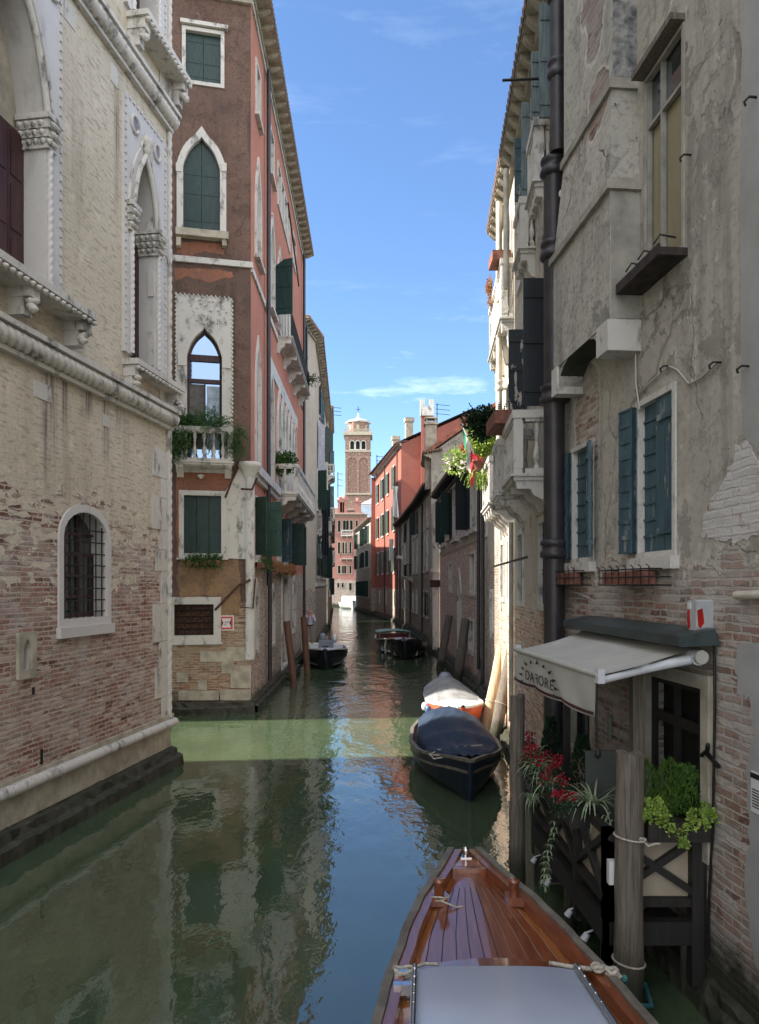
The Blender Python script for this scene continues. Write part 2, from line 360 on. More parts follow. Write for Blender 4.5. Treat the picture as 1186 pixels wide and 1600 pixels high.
class Face:
    """one wall of a building. Local frame: X to the right seen from outside, Y into the wall, Z up"""
    def __init__(s, root, P0, P1, h, mat, h0=-1.5, name='wall', hL=None):
        s.root = root; s.P0 = Vector((*P0, 0)); s.P1 = Vector((*P1, 0)); s.h = h; s.mat = mat; s.hb = h0
        d = s.P1-s.P0; s.L = d.length; s.d = d.normalized(); s.nrm = Vector((s.d.y, -s.d.x, 0))   # outward
        s.M = Matrix.Translation(s.P0) @ Matrix.Rotation(math.atan2(d.y, d.x), 4, 'Z')
        s.holes = []; s.name = name; s.depth = .22; s.top = None; s.reveal = None
    def uv(s, px, py, out=0.0):
        rx, rz = ray(px, py)
        o = s.P0 + s.nrm*out
        # ray (rx,1)*D hits the line o + d*t
        det = rx*(-s.d.y)+s.d.x
        D = (o.x*(-s.d.y)+o.y*s.d.x)/det
        t = (rx*D-o.x)*s.d.x+(D-o.y)*s.d.y
        return t, CAMH+rz*D
    def S(s, px, out=0.0): return s.uv(px, 915, out)[0]
    def Hh(s, px, py, out=0.0): return s.uv(px, py, out)[1]
    def hole(s, poly): s.holes.append(poly); return poly
    def finish(s):
        mb = MB(); top = s.top or [(s.L, s.h), (0, s.h)]
        outer = [(0, s.hb), (s.L, s.hb)]+top
        mb.hole_face(outer, s.holes)
        for hl in s.holes:
            k = len(hl)
            mb.add([(x, 0, z) for x, z in hl]+[(x, s.depth, z) for x, z in hl], [(i, (i+1) % k, (i+1) % k+k, i+k) for i in range(k)], 1 if s.reveal else 0)
        # one thickness of wall behind, closing the body
        o = mb.build(s.name, [s.mat, M[s.reveal]] if s.reveal else s.mat, s.root, s.M, recalc=False)
        # make every front triangle face outwards (-Y)
        me = o.data; bm = bmesh.new(); bm.from_mesh(me)
        for f in bm.faces:
            if abs(f.normal.y) > .9 and f.normal.y > 0: f.normal_flip()
        bm.to_mesh(me); bm.free()
        return o
    # ---- things set into the wall
    def window(s, poly, fw=.12, fout=.05, fmat='istria', pane='glass', pd=.18, bars=(0, 0), barm='maroon', sill=None,
               leaves=None, lm='green', name='window', open_=None, grille=None, label=None, cut=True, lit=False):
        """opening outline + stone frame + pane (+ glazing bars, closed leaves, open leaves, iron grille)"""
        if cut: s.hole(poly)
        xs = [p[0] for p in poly]; zs = [p[1] for p in poly]; a, b, c, d = min(xs), max(xs), min(zs), max(zs)
        mb = MB()
        if fw > 0: mb.ring(offs(poly, -.004), offs(poly, fw), -fout, pd*.8, 0)
        else: mb.box(a, b, pd-.02, pd-.01, c, c+.02)
        if sill: mb.box(a-fw-sill[0], b+fw+sill[0], -fout-sill[1], .05, c-fw-sill[2], c-fw*.98)
        w = mb.build(name, M[fmat], s.root, s.M)
        if label: w['label'] = label
        if leaves is None or pane:
            g = MB().prism(offs(poly, -.002), pd+.012, pd+.03) if len(poly) < 5 or True else None
            g.build('pane', M[pane if pane else 'dark'], w, s.M)
        if bars != (0, 0):
            f = MB(); t = .03
            for i in range(bars[0]+2):
                x = a+(b-a)*i/(bars[0]+1); x = min(max(x, a+t), b-t)
                zt = max(z for (xx, z) in poly if True) if bars[0] == 0 or len(poly) == 4 else c+(d-c)*(.98 if i not in (0, bars[0]+1) else .6)
                f.box(x-t/2-.008, x+t/2+.008, pd-.035, pd+.008, c, min(zt, d))
            for i in range(bars[1]+2):
                z = c+(d-c)*i/(bars[1]+1); z = min(max(z, c+t), d-t)
                if len(poly) > 4 and i == bars[1]+1: continue
                f.box(a, b, pd-.034, pd+.007, z-t/2-.005, z+t/2+.005)
            f.build('window_bars', M[barm], w, s.M)
        if leaves:
            for i in range(leaves):
                x0 = a+(b-a)*i/leaves+.006; x1 = a+(b-a)*(i+1)/leaves-.006
                # clip outline to this leaf
                pts = clip(poly, x0, x1); f = MB().prism(pts, pd-.055, pd-.02)
                for q in (.14, .42, .84):
                    if d-c > 1.2 or q != .42:
                        zz = c+(d-c)*q
                        if len(poly) > 4 and q > .8: zz = c+(d-c)*.62
                        f.box(x0+.02, x1-.02, pd-.064, pd-.055, zz-.02, zz+.02)
                f.build('shutter', M[lm], w, s.M)
        if grille:
            f = MB(); nx, nz = grille
            for i in range(nx):
                x = a+(b-a)*(i+.5)/nx
                tops = [z for z in interp(poly, x)]
                f.tube([(x, .03, c), (x, .03, max(tops) if tops else d)], .011, 6)
            for i in range(nz):
                z = c+(d-c)*(i+.5)/nz
                if len(poly) > 4 and z > d-(b-a)*.12: continue
                e = 0
                f.tube([(a, .024, z), (b, .024, z)], .011, 6)
            f.build('iron_grille', M['iron'], w, s.M)
        if open_:
            for (side, ang, wd) in open_:
                s.leaf(a if side == 'L' else b, c, d, wd, ang, side, lm, w)
        return w
    def leaf(s, x, c, d, wd, ang, side, lm, parent, name='shutter', slats=0, arched=False):
        """an open leaf hinged at x; ang degrees away from the wall face (0 = flat on the wall)"""
        sg = -1 if side == 'L' else 1
        t = math.radians(ang)
        Mx = s.M @ Matrix.Translation((x, -.06, 0)) @ Matrix.Rotation(-t*sg, 4, 'Z')
        f = MB()
        x0, x1 = (0, wd) if sg > 0 else (-wd, 0)
        top = rect(x0, x1, c, d)
        if arched: top = [(x0, c), (x1, c), (x1, d if sg > 0 else d-.25), ((x0+x1)/2, d-.04), (x0, d-.25 if sg > 0 else d)]
        f.prism(top, -.018, .018)
        if slats:
            for i in range(slats+1):
                z = c+(d-c)*i/slats
                f.box(x0, x1, -.032, .032, max(c, z-.022), min(d, z+.022))
            for xx in (x0, x1-.04): f.box(xx, xx+.04, -.028, .028, c, d)
        else:
            for k in range(1, 4): f.box(x0+(x1-x0)*k/4-.004, x0+(x1-x0)*k/4+.004, -.021, .021, c+.02, d-.03)
            for q in (.12, .5, .86): f.box(x0+.01, x1-.01, -.036, -.018, c+(d-c)*q-.03, c+(d-c)*q+.03); f.box(x0+.01, x1-.01, .018, .036, c+(d-c)*q-.03, c+(d-c)*q+.03)
        return f.build(name, M[lm], parent, Mx)
    def balcony(s, a, b, z0, z1, out, mat='istria', corb=2, cd=.35, nb=None, rail='stone', name='balcony', endbal=1, post=.14):
        """z0 slab top, z1 rail top; corbels below"""
        bp = MB(); th = .11
        bp.box(a, b, -out, .02, z0-th, z0); bp.box(a-.04, b+.04, -out-.04, .018, z0-th*.45, z0-.012)
        o = bp.build(name, M[mat], s.root, s.M)
        for i in range(corb):
            x = a+.12+(b-a-.24)*(i/(corb-1) if corb > 1 else .5)
            pr = [(-out*.95, z0-th), (.02, z0-th), (.02, z0-th-cd), (-.06, z0-th-cd), (-.12, z0-th-cd*.72), (-out*.45, z0-th-cd*.55), (-out*.55, z0-th-cd*.3), (-out*.9, z0-th-cd*.30)]
            Mx = Matrix(((0, 1, 0, 0), (1, 0, 0, 0), (0, 0, 1, 0), (0, 0, 0, 1)))
            f = MB().prism(pr, x-.09, x+.09, tf=Mx); f.build('corbel', M[mat], o, s.M)
        hh = z1-z0
        if rail == 'stone':
            f = MB()
            for (x0, x1, y0, y1) in ((a-.02, b+.02, -out-.02, -out+.15), (a-.02, a+.15, -out+.15, .0), (b-.15, b+.02, -out+.15, .0)):
                f.box(x0, x1, y0, y1, z1-.12, z1); f.box(x0+.02, x1-.02, y0+.02, y1-.0 if y1 == 0 else y1-.02, z1-.17, z1-.12); f.box(x0+.02, x1-.02, y0+.02, y1-.02, z0, z0+.07)
            f.build('handrail', M[mat], o, s.M)
            for x in (a+.065, b-.065):
                MB().box(x-post/2, x+post/2, -out, -out+post, z0+.07, z1-.17).build('post', M[mat], o, s.M)
            prof = [(.05, 0), (.05, .06), (.03, .09), (.035, .14), (.062, .26), (.055, .36), (.028, .52), (.026, .62), (.04, .68), (.028, .74), (.05, .80), (.05, 1)]
            hb = z1-.17-z0-.07
            pr = [(r, z*hb) for r, z in prof]
            nb = nb or max(2, int((b-a)/.2))
            for i in range(nb):
                x = a+.14+(b-a-.28)*(i+.5)/nb
                MB().lathe(pr, x, -out+.065, 8, z0=z0+.07).build('baluster', M[mat], o, s.M)
            for k in range(endbal):
                for x in (a+.065, b-.065):
                    MB().lathe(pr, x, -out+.14+(out-.14)*(k+.5)/endbal, 8, z0=z0+.07).build('baluster', M[mat], o, s.M)
        else:
            f = MB()
            f.tube([(a+.03, 0, z1), (a+.03, -out+.03, z1), (b-.03, -out+.03, z1), (b-.03, 0, z1)], .02, 6)
            n = int((b-a)/.11)
            for i in range(n+1):
                x = a+.03+(b-a-.06)*i/n; f.tube([(x, -out+.03, z0), (x, -out+.03, z1)], .008, 4)
            for k in range(5):
                for x in (a+.03, b-.03): y = -out+.03+(out-.03)*k/5; f.tube([(x, y, z0), (x, y, z1)], .008, 4)
            f.build('iron_railing', M['iron'], o, s.M)
        return o
    def eave(s, h, out=.5, th=.18, step=.5, mat='stone_y', a=None, b=None, tile=True, name='cornice', deep=.16):
        a = 0 if a is None else a; b = s.L if b is None else b
        f = MB(); f.box(a, b, -out, .1, h, h+.05); f.box(a, b, -.10, .02, h-.22, h-.002)
        i = 0; x = a+.1
        while x < b-.1:
            pr = [(-out*.92, h-.001), (-.1, h-.001), (-.1, h-deep), (-out*.5, h-deep*.9), (-out*.9, h-deep*.35)]
            Mx = Matrix(((0, 1, 0, 0), (1, 0, 0, 0), (0, 0, 1, 0), (0, 0, 0, 1)))
            f.prism(pr, x, x+.12, tf=Mx); x += step
        o = f.build(name, M[mat], s.root, s.M)
        if tile:
            t = MB(); x = a
            while x < b:
                t.tube([(x+.1, -out-.03, h+.085+U(-.01, .01)), (x+.1, .6, h+.26)], .085, 7, smooth=True); x += .2
            t.build('roof_tile_edge', M['tiles'], o, s.M)
        return o
    def pipe(s, x, z0, z1, r=.05, out=.12, m='pipe', collars=None, name='drainpipe'):
        f = MB().tube([(x, -out, z0), (x, -out, z1)], r, 10)
        for z in (collars or []):
            f.lathe([(r*1.02, 0), (r*1.35, .03), (r*1.35, .09), (r*1.15, .12), (r*1.15, .17), (r*1.3, .19), (r*1.3, .24), (r*1.02, .26)], x, -out, 12, z0=z)
            f.box(x-r*.4, x+r*.4, -out, .01, z+.05, z+.09)
        return f.build(name, M[m], s.root, s.M)
    def box(s, name, mat, a, b, y0, y1, z0, z1, parent=None):
        return MB().box(a, b, y0, y1, z0, z1).build(name, M[mat] if isinstance(mat, str) else mat, parent or s.root, s.M)
def interp(poly, x):
    r = []
    k = len(poly)
    for i in range(k):
        (x0, z0), (x1, z1) = poly[i], poly[(i+1) % k]
        if (x0-x)*(x1-x) <= 0 and abs(x1-x0) > 1e-9: r.append(z0+(z1-z0)*(x-x0)/(x1-x0))
    return r
def clip(poly, a, b):
    def cut(P, x, keep):
        out = []
        for i in range(len(P)):
            p, q = P[i], P[(i+1) % len(P)]
            ip, iq = keep(p[0]), keep(q[0])
            if ip: out.append(p)
            if ip != iq:
                t = (x-p[0])/(q[0]-p[0]); out.append((x, p[1]+(q[1]-p[1])*t))
        return out
    P = cut(poly, a, lambda v: v >= a-1e-9); return cut(P, b, lambda v: v <= b+1e-9)

def building(name, label, cat='building', loc=(0, 0), group=None):
    return thing(name, label, cat, (loc[0], loc[1], 0), 0, group)
def hidden_walls(root, pts, h, mat, roof='tiles', rise=.6, name='wall'):
    """walls nobody sees (pts = open chain of plan points) """
    for i in range(len(pts)-1):
        f = Face(root, pts[i], pts[i+1], h, mat, name=name); f.finish()
def roof(root, pts, h, rise=1.2, mat='tiles', over=.0, loc=None):
    c = Vector((sum(p[0] for p in pts)/len(pts), sum(p[1] for p in pts)/len(pts)))
    inner = [((p[0]-c.x)*.45+c.x, (p[1]-c.y)*.45+c.y) for p in pts]
    mb = MB(); k = len(pts)
    mb.add([(p[0], p[1], h) for p in pts]+[(p[0], p[1], h+rise) for p in inner], [(i, (i+1) % k, (i+1) % k+k, i+k) for i in range(k)]+[tuple(range(k, 2*k))]+[tuple(range(k))[::-1]])
    return mb.build('roof', M[mat], root, Matrix())
# ------------------------------------------------------------ water and canal bed
def water():
    n = N('canal_water')
    pos = n.new('NewGeometry').outputs['Position']
    w1 = n.noise(n.map(pos, (1.0, .62, 1)), 1.5, 3, .5, .3)
    w2 = n.noise(n.map(pos, (1.0, .55, 1)), 5.2, 3, .55, .3)
    w3 = n.noise(n.map(pos, (1, .8, 1)), 18, 2, .5)
    calm = n.mr(n.noise(pos, .16, 2), .40, .62, .35, 1.0)
    y = n.sep(pos)[1]
    gust = n.mr(y, 8, 24, .24, 1.0)
    h = n.m('ADD', n.m('MULTIPLY', w1, .034), n.m('MULTIPLY', n.m('ADD', n.m('MULTIPLY', w2, .020), n.m('MULTIPLY', w3, .0022)), calm))
    h = n.m('MULTIPLY', h, gust)
    c = n.mix(n.mr(n.noise(pos, .5, 4), .3, .7), (.040, .064, .036), (.060, .088, .044))
    return n.done(c, .03, n.bump(h, 1.0, 1.0), IOR=2.0, Specular_IOR_Level=.5)
M['water'] = water()
wt = MB(); wt.add([(-500, -60, 0), (500, -60, 0), (500, 900, 0), (-500, 900, 0)], [(0, 1, 2, 3)])
wt.build('canal_water', M['water'], recalc=False)['kind'] = 'structure'
gd = MB(); gd.add([(-900, -200, -1.4), (900, -200, -1.4), (900, 1500, -1.4), (-900, 1500, -1.4)], [(0, 1, 2, 3)])
gd.build('ground', M['ground'], recalc=False)['kind'] = 'structure'

# ============================================================ LEFT: gothic palace, cream brick
M['w_left'] = wall_mat('cream_washed_brick', (.58, .52, .42), (.49, .43, .335), ((.25, .105, .078), (.33, .17, .13), (.44, .37, .31)),
                       h0=4.35, spread=.8, soft=.10, brickwise=1.5, crumble=.8, stain=.32, stain_col=(.14, .11, .10), wash=(.44, .385, .36), bleed=.13, spots=.75, algae=-.2, fleck=.45, drips=((15.12, 6.75, .24, 2.1), (15.52, 6.75, .10, 1.0), (16.73, 6.75, .15, 1.2), (17.1, 12.6, .12, 3.0), (16.15, 6.75, .22, .55), (17.2, 6.75, .18, .5)))
pal = building('gothic_palace', 'cream washed brick palace with white gothic windows and rope mouldings on the left bank', 'palace', (-4.27, 14.9))
FA = Face(pal, (-7.2, -4), (-4.27, 14.9), 18.5, M['w_left']); FA.depth = .48; FA.reveal = 'marble'
s = FA.S
def panel(face, outer, hole, y0, mat, parent, name):
    mb = MB(); mb.hole_face(outer, [hole], y=y0)
    for lp in (outer, hole):
        k = len(lp); mb.add([(x, y0, z) for x, z in lp]+[(x, .0, z) for x, z in lp], [(i, (i+1) % k, (i+1) % k+k, i+k) for i in range(k)])
    o = mb.build(name, M[mat], parent, face.M, recalc=False)
    bm = bmesh.new(); bm.from_mesh(o.data)
    for f in bm.faces:
        if f.normal.y > .9: f.normal_flip()
    bm.to_mesh(o.data); bm.free(); return o
def rope(face, p0, p1, r, parent, name='rope_moulding', pitch=.16, mat='istria'):
    """rounded string course cut like a twisted rope"""
    f = MB(); (x0, y0, z0), (x1, y1, z1) = p0, p1
    Ln = (Vector(p1)-Vector(p0)).length; n = max(2, int(Ln/pitch*7)); m_ = 16; vs = []
    d = (Vector(p1)-Vector(p0)).normalized(); up = Vector((0, 0, 1)) if abs(d.z) < .5 else Vector((0, -1, 0)); w = d.cross(up).normalized(); up = w.cross(d)
    for i in range(n+1):
        t = i/n; c = Vector(p0).lerp(Vector(p1), t)
        for j in range(m_):
            a = 2*math.pi*j/m_
            rr = r*(.95+.20*abs(math.cos(1.0*a-math.pi*t*Ln/pitch))**.8*1.6-.12)
            vs.append(c+(up*math.cos(a)+w*math.sin(a))*rr)
    f.add(vs, [(i*m_+j, i*m_+(j+1) % m_, (i+1)*m_+(j+1) % m_, (i+1)*m_+j) for i in range(n) for j in range(m_)], 0, True)
    return f.build(name, M[mat], parent, face.M)
def capital(mb, x0, x1, y0, y1, z0, z1):
    """block capital: neck ring, leafy bell, abacus"""
    h = z1-z0; mb.box(x0-.02, x1+.02, y0-.02, y1, z0, z0+h*.08)
    for k in range(3):
        e = .01+.028*k; mb.box(x0-e, x1+e, y0-e, y1, z0+h*(.08+.24*k), z0+h*(.08+.24*(k+1)))
        nn = 4; 
        for j in range(nn):
            xx = x0+(x1-x0)*(j+.5)/nn; zz = z0+h*(.2+.24*k)
            mb.lathe([(.001, -.05), (.042, -.02), (.048, .02), (.001, .055)], xx+U(-.02, .02), y0-e-.012, 6, z0=zz)
            mb.lathe([(.001, -.05), (.04, -.02), (.045, .02), (.001, .055)], x0-e-.008, y0+(y1-y0)*(j+.5)/nn, 6, z0=zz)
    mb.box(x0-.09, x1+.09, y0-.09, y1, z1-h*.17, z1)
def gothic(face, a, b, c, spring, apex, sa, sb, stop, jamb, labelw=None, roundels=()):
    hole = ogee(a, b, c, spring, apex); face.hole(hole)
    w = panel(face, rect(sa, sb, c, stop), hole, -.06, 'marble', face.root, 'window')
    # mouldings round the arch
    arc = hole[2:]
    f = MB(); f.tube([(x, -.085, z) for x, z in arc], .052, 8)
    o2 = offs(hole, .17)[2:]; f.tube([(x, -.07, z) for x, z in o2], .03, 6)
    f.build('arch_moulding', M['istria'], w, face.M)
    for x0 in (a-.16, b-.02): mb = MB(); capital(mb, x0, x0+.18, -.10, .36, spring-.50, spring-.02); mb.build('capital', M['istria'], w, face.M)
    for x0 in (a-.06, b+.06):
        rope(face, (x0, -.08, c+.02), (x0, -.08, spring-.5), .045, w, 'colonnette', .12, 'marble')
    # finial leaf on the ogee tip
    MB().lathe([(.03, 0), (.09, .06), (.05, .12), (.12, .20), (.09, .30), (.02, .36)], (a+b)/2, -.10, 8, z0=apex-.02).build('finial', M['istria'], w, face.M)
    # dentil edge on the border
    e = MB(); z = c
    while z < stop-.1: 
        for xx in (sa, sb-.05): e.box(xx, xx+.05, -.082, -.058, z, z+.08)
        z += .14
    xx = sa
    while xx < sb-.1: e.box(xx, xx+.08, -.082, -.058, stop-.05, stop); xx += .14
    e.build('dentil_border', M['marble'], w, face.M)
    # recess: plaster tympanum above, boarded red shutters below
    MB().prism(offs(hole, -.01), .40, .44).build('tympanum', M['stone_y'], w, face.M)
    g = MB()
    for i in range(4):
        x0 = a+(b-a)*i/4+.005; x1 = a+(b-a)*(i+1)/4-.005
        g.box(x0, x1, .29, .33, c, spring-.30)
        for k in range(3):
            z0 = c+(spring-.3-c)*k/3+.07; z1 = c+(spring-.3-c)*(k+1)/3-.07
            g.box(x0+.05, x1-.05, .278, .291, z0, z1)
    g.build('shutter', M['maroon'], w, face.M)
    for (rx, rz, rr) in roundels:
        r_ = MB(); r_.tube([(rx+rr*math.cos(t), -.075, rz+rr*1.15*math.sin(t)) for t in [2*math.pi*i/24 for i in range(25)]], .035, 6)
        k = r_.build('roundel', M['istria'], w, face.M)
        MB().prism([(rx+rr*math.cos(t), rz+rr*1.15*math.sin(t)) for t in [2*math.pi*i/24 for i in range(24)]], -.075, -.055).build('disc', M['rosepane'], w, face.M)
    return w
def ledge_sill(face, a, b, z, out, parent, corbs=2, drop=.36, name='balcony_ledge'):
    f = MB(); f.box(a, b, -out, .0, z-.10, z); f.box(a+.05, b-.05, -out+.06, .0, z-.17, z-.10)
    i = a
    while i < b-.08: f.lathe([(.001, -.04), (.05, -.02), (.05, .02), (.001, .04)], i+.06, -out+.03, 6, z0=z-.15); i += .14
    o = f.build(name, M['istria'], parent, face.M)
    for k in range(corbs):
        x = a+.14+(b-a-.28)*k/(corbs-1)
        g = MB(); g.box(x-.11, x+.11, -out+.08, -.0, z-.30, z-.17); g.box(x-.09, x+.09, -out*.55, -.0, z-.17-drop, z-.30)
        for q in range(5): g.lathe([(.001, -.06), (.07, -.02), (.07, .02), (.001, .06)], x+U(-.06, .06), -out*.6+U(-.1, .05), 7, z0=z-.32-q*.035)
        g.build('corbel', M['istria'], o, face.M)
    return o
# first floor windows
xa0, xa1 = s(-20)-.9, s(70); 
gothic(FA, s(66)-1.45, s(66), 7.85, 10.45, 12.15, s(90)-2.1, s(90), 12.95, .35, roundels=((s(75), 12.45, .17),))
gothic(FA, s(203)-.02, s(203)+.92, 7.75, 10.45, 11.65, s(190), s(254), 12.35, .3, roundels=((s(205), 11.95, .13), (s(240), 11.95, .13)))
ledge_sill(FA, s(0)-1.2, s(113), 7.80, .42, pal, 3)
ledge_sill(FA, s(191), s(268), 7.62, .30, pal, 2, .3)
# second floor window and ledge at the top of the frame
gothic(FA, s(203)+.05, s(203)+.95, 13.95, 16.2, 17.2, s(190)+.05, s(254), 17.9, .3)
ledge_sill(FA, s(197), s(270), 13.88, .42, pal, 2, .42)
# string courses
for hh, rr in ((6.93, .12), (12.93, .12)):
    rope(FA, (0, -.10, hh), (FA.L+.10, -.10, hh), rr, pal)
    FA.box('moulding', 'istria', 0, FA.L+.14, -.24, -.0, hh+.125, hh+.20); FA.box('moulding', 'istria', 0, FA.L+.08, -.10, -.0, hh-.20, hh-.13)
# arched window with iron grille
a_, b_ = s(97), s(166)
wa = FA.window(arch(a_, b_, 3.08, 4.78, 10, .42), .12, .03, 'marble', 'glass', .26, (2, 4), 'maroon', sill=(.03, .05, .16), grille=(7, 9))
# shrine niche
n0, n1 = s(25), s(53)
nh = ogee((n0+n1)/2-.10, (n0+n1)/2+.08, 2.42, 2.70, 2.86)
FA.hole(nh); w_ = panel(FA, rect(n0, n1, 2.30, 2.95), nh, -.05, 'stone_y', pal, 'niche')
MB().prism(offs(nh, -.002), .10, .12).build('niche_back', M['w_left'], w_, FA.M)
for (px, py0, py1, wd) in ((52, 596, 622, .42), (160, 650, 668, .22), (100, 8, 38, .3), (172, 105, 135, .26)):
    FA.box('stone_block', 'istria', s(px), s(px)+wd, -.012, .01, FA.Hh(px+8, py1), FA.Hh(px+8, py0))
for (px, py, hh) in ((63, 1183, .22), (50, 1080, .1)): FA.box('wall_slot', 'dark', s(px), s(px)+.05, -.012, .02, FA.Hh(px, py)-hh/2, FA.Hh(px, py)+hh/2)
# quoins on the corner, irregular
z = .95; i = 0
while z < 18.4:
    hq = U(.38, .75); wq = (.62 if i % 2 else .30)+U(-.08, .1)
    if not (6.7 < z+hq and z < 7.15) and not (12.7 < z+hq and z < 13.15):
        FA.box('quoin', 'istria', FA.L-wq, FA.L+.02, -.022, .1, z+.004, min(z+hq, 18.4)-.004)
    z += hq; i += 1
rope(FA, (FA.L+.01, -.03, .95), (FA.L+.01, -.03, 18.4), .055, pal, 'corner_rope', .18)
# base: plain course, roll moulding, mossy ledge
bx_ = 0
while bx_ < FA.L+.04:
    b2 = min(bx_+U(.7, 1.15), FA.L+.05); FA.box('base_block', 'stone_y', bx_+.007, b2-.004, -.05-U(0, .008), .0, .36, .76); FA.box('base_block', 'stone_y', bx_+.16, min(b2+.15, FA.L+.05), -.045-U(0, .01), .0, .765, .98+U(-.02, .03)); bx_ = b2
tb = MB()
x = 0
while x < FA.L+.1:
    x2 = min(x+U(.9, 1.3), FA.L+.16); tb.tube([(x+.006, -.09, .84), (x2-.006, -.09, .84)], .085, 12); x = x2
tb.build('base_moulding', M['istria'], pal, FA.M)
def ledge(face, a, b, out, top, parent, seed=3):
    rn = random.Random(seed); f = MB(); x = a; n = int((b-a)/.12)
    rows = [(0, top), (-out*.55, top-.02), (-out*.62, top*.62), (-out, top*.52), (-out*1.02, -.02), (-out*.9, -.9)]
    vs = []
    for i in range(n+1):
        xx = a+(b-a)*i/n
        for j, (y, zz) in enumerate(rows): vs.append((xx, y+(rn.uniform(-.03, .03) if j else 0), zz+rn.uniform(-.022, .022)))
    k = len(rows); f.add(vs, [(i*k+j, (i+1)*k+j, (i+1)*k+j+1, i*k+j+1) for i in range(n) for j in range(k-1)])
    f.add(vs[-k:]+[(b, 0, -.9)], [tuple(range(k+1))])
    return f.build('base_ledge', M['ledge'], parent, face.M)
ledge(FA, 0, FA.L+.12, .30, .36, pal)
FA.finish()
hp = [(-4.27, 14.9), (-13.5, 14.2), (-16, -4), (-7.2, -4)]
hidden_walls(pal, hp, 18.5, M['w_left']); roof(pal, hp, 18.5, 1.6)

# ============================================================ LEFT: brown and orange house behind the side canal
M['w_brown'] = wall_mat('brown_weathered_stucco', (.160, .098, .074), (.108, .072, .058), ((.26, .13, .085), (.34, .20, .13), (.36, .29, .21)),
                        h0=3.15, spread=.25, stain=.7, stain_col=(.038, .030, .028), algae=.55, fleck=.7, grunge=.45, crumble=1.0,
                        patch=None)
M['w_orange'] = wall_mat('salmon_stucco', (.46, .190, .125), (.38, .155, .105), ((.33, .20, .14), (.42, .30, .22), (.46, .40, .33)),
                         h0=4.2, spread=.25, stain=.22, stain_col=(.22, .12, .09), algae=.5, wash=(.42, .37, .35))
M['patchor'] = wall_mat('worn_salmon_patch', (.36, .135, .075), (.20, .10, .07), ((.26, .13, .085), (.34, .20, .13), (.36, .29, .21)), h0=-9, stain=.6, stain_col=(.09, .06, .045), fleck=.6, algae=-9)
M['patchtan'] = wall_mat('tan_brown_worn_render', (.30, .185, .105), (.20, .13, .085), ((.28, .16, .10), (.36, .25, .16), (.36, .29, .21)), h0=2.6, spread=.5, crumble=1.5, grunge=.6, stain=.6, stain_col=(.07, .055, .045), fleck=.6, algae=-9)
oh = building('corner_house', 'tall house with brown stained front and salmon canal side where the side canal joins', 'house', (-3.67, 21.1))
FB = Face(oh, (-15, 18.6), (-3.67, 21.1), 20.3, M['w_brown']); s = FB.S; Hh = FB.Hh
def pr(face, x0, x1, yt, yb): xm = (x0+x1)/2; return rect(face.S(x0), face.S(x1), face.Hh(xm, yb), face.Hh(xm, yt))
W1 = FB.window(pr(FB, 290, 345, 51, 129), .10, .04, 'istria', None, .14, leaves=2, lm='green')
q = pr(FB, 282, 356, 38, 44); FB.box('lintel', 'istria', q[0][0], q[1][0], -.12, .0, q[0][1], q[2][1])
xm = 315
W2 = FB.window(ogee(s(286), s(344), Hh(xm, 364), Hh(xm, 262), Hh(xm, 215)), .17, .06, 'istria', None, .14, leaves=2, lm='green')
q = pr(FB, 275, 357, 364, 375); FB.box('sill', 'stone_y', q[0][0], q[1][0], -.24, .0, q[0][1], q[2][1])
for a in (279, 350): FB.box('sill_bracket', 'stone_y', s(a-3), s(a+4), -.20, .0, Hh(a, 388), Hh(a, 375))
for a in (279, 350): FB.box('capital', 'istria', s(a-4), s(a+4), -.09, .0, Hh(a, 270), Hh(a, 257))
hole3 = ogee(s(292), s(347), Hh(xm, 722), Hh(xm, 556), Hh(xm, 512)); 
W3 = FB.window(hole3, .10, .07, 'istria', None, .24, (0, 0))
ps = MB(); ps.hole_face(rect(s(275), s(363), Hh(xm, 722)-.3, Hh(xm, 463)), [offs(hole3, .09)], y=-.035)
po = rect(s(275), s(363), Hh(xm, 722)-.3, Hh(xm, 463)); ps.add([(x, -.035, z_) for x, z_ in po]+[(x, 0, z_) for x, z_ in po], [(i, (i+1) % 4, (i+1) % 4+4, i+4) for i in range(4)])
pno = ps.build('carved_surround', M['istria'], W3, FB.M)
e = MB(); a, b, c, d = s(275), s(363), Hh(xm, 722), Hh(xm, 463)
z = c
while z < d: e.lathe([(.001, -.05), (.04, 0), (.001, .05)], a, -.04, 6, z0=z); e.lathe([(.001, -.05), (.04, 0), (.001, .05)], b, -.04, 6, z0=z); z += .12
x = a
while x < b: e.lathe([(.001, -.05), (.04, 0), (.001, .05)], x, -.04, 6, z0=d); x += .12
for k in range(26):
    tx, tz = U(a+.12, b-.12), U(d-.75, d-.1); e.lathe([(.001, -.03), (U(.03, .06), 0), (.001, .03)], tx, -.04, 7, z0=tz)
e.build('rope_border', M['istria'], W3, FB.M)
MB().lathe([(.03, 0), (.08, .07), (.04, .14), (.10, .22), (.12, .30), (.03, .36)], s(319), -.09, 8, z0=Hh(xm, 512)+.05).build('finial', M['istria'], W3, FB.M)
for px_ in (285, 354): FB.box('capital', 'istria', s(px_)-.12, s(px_)+.12, -.09, .0, Hh(xm, 574), Hh(xm, 552), W3)
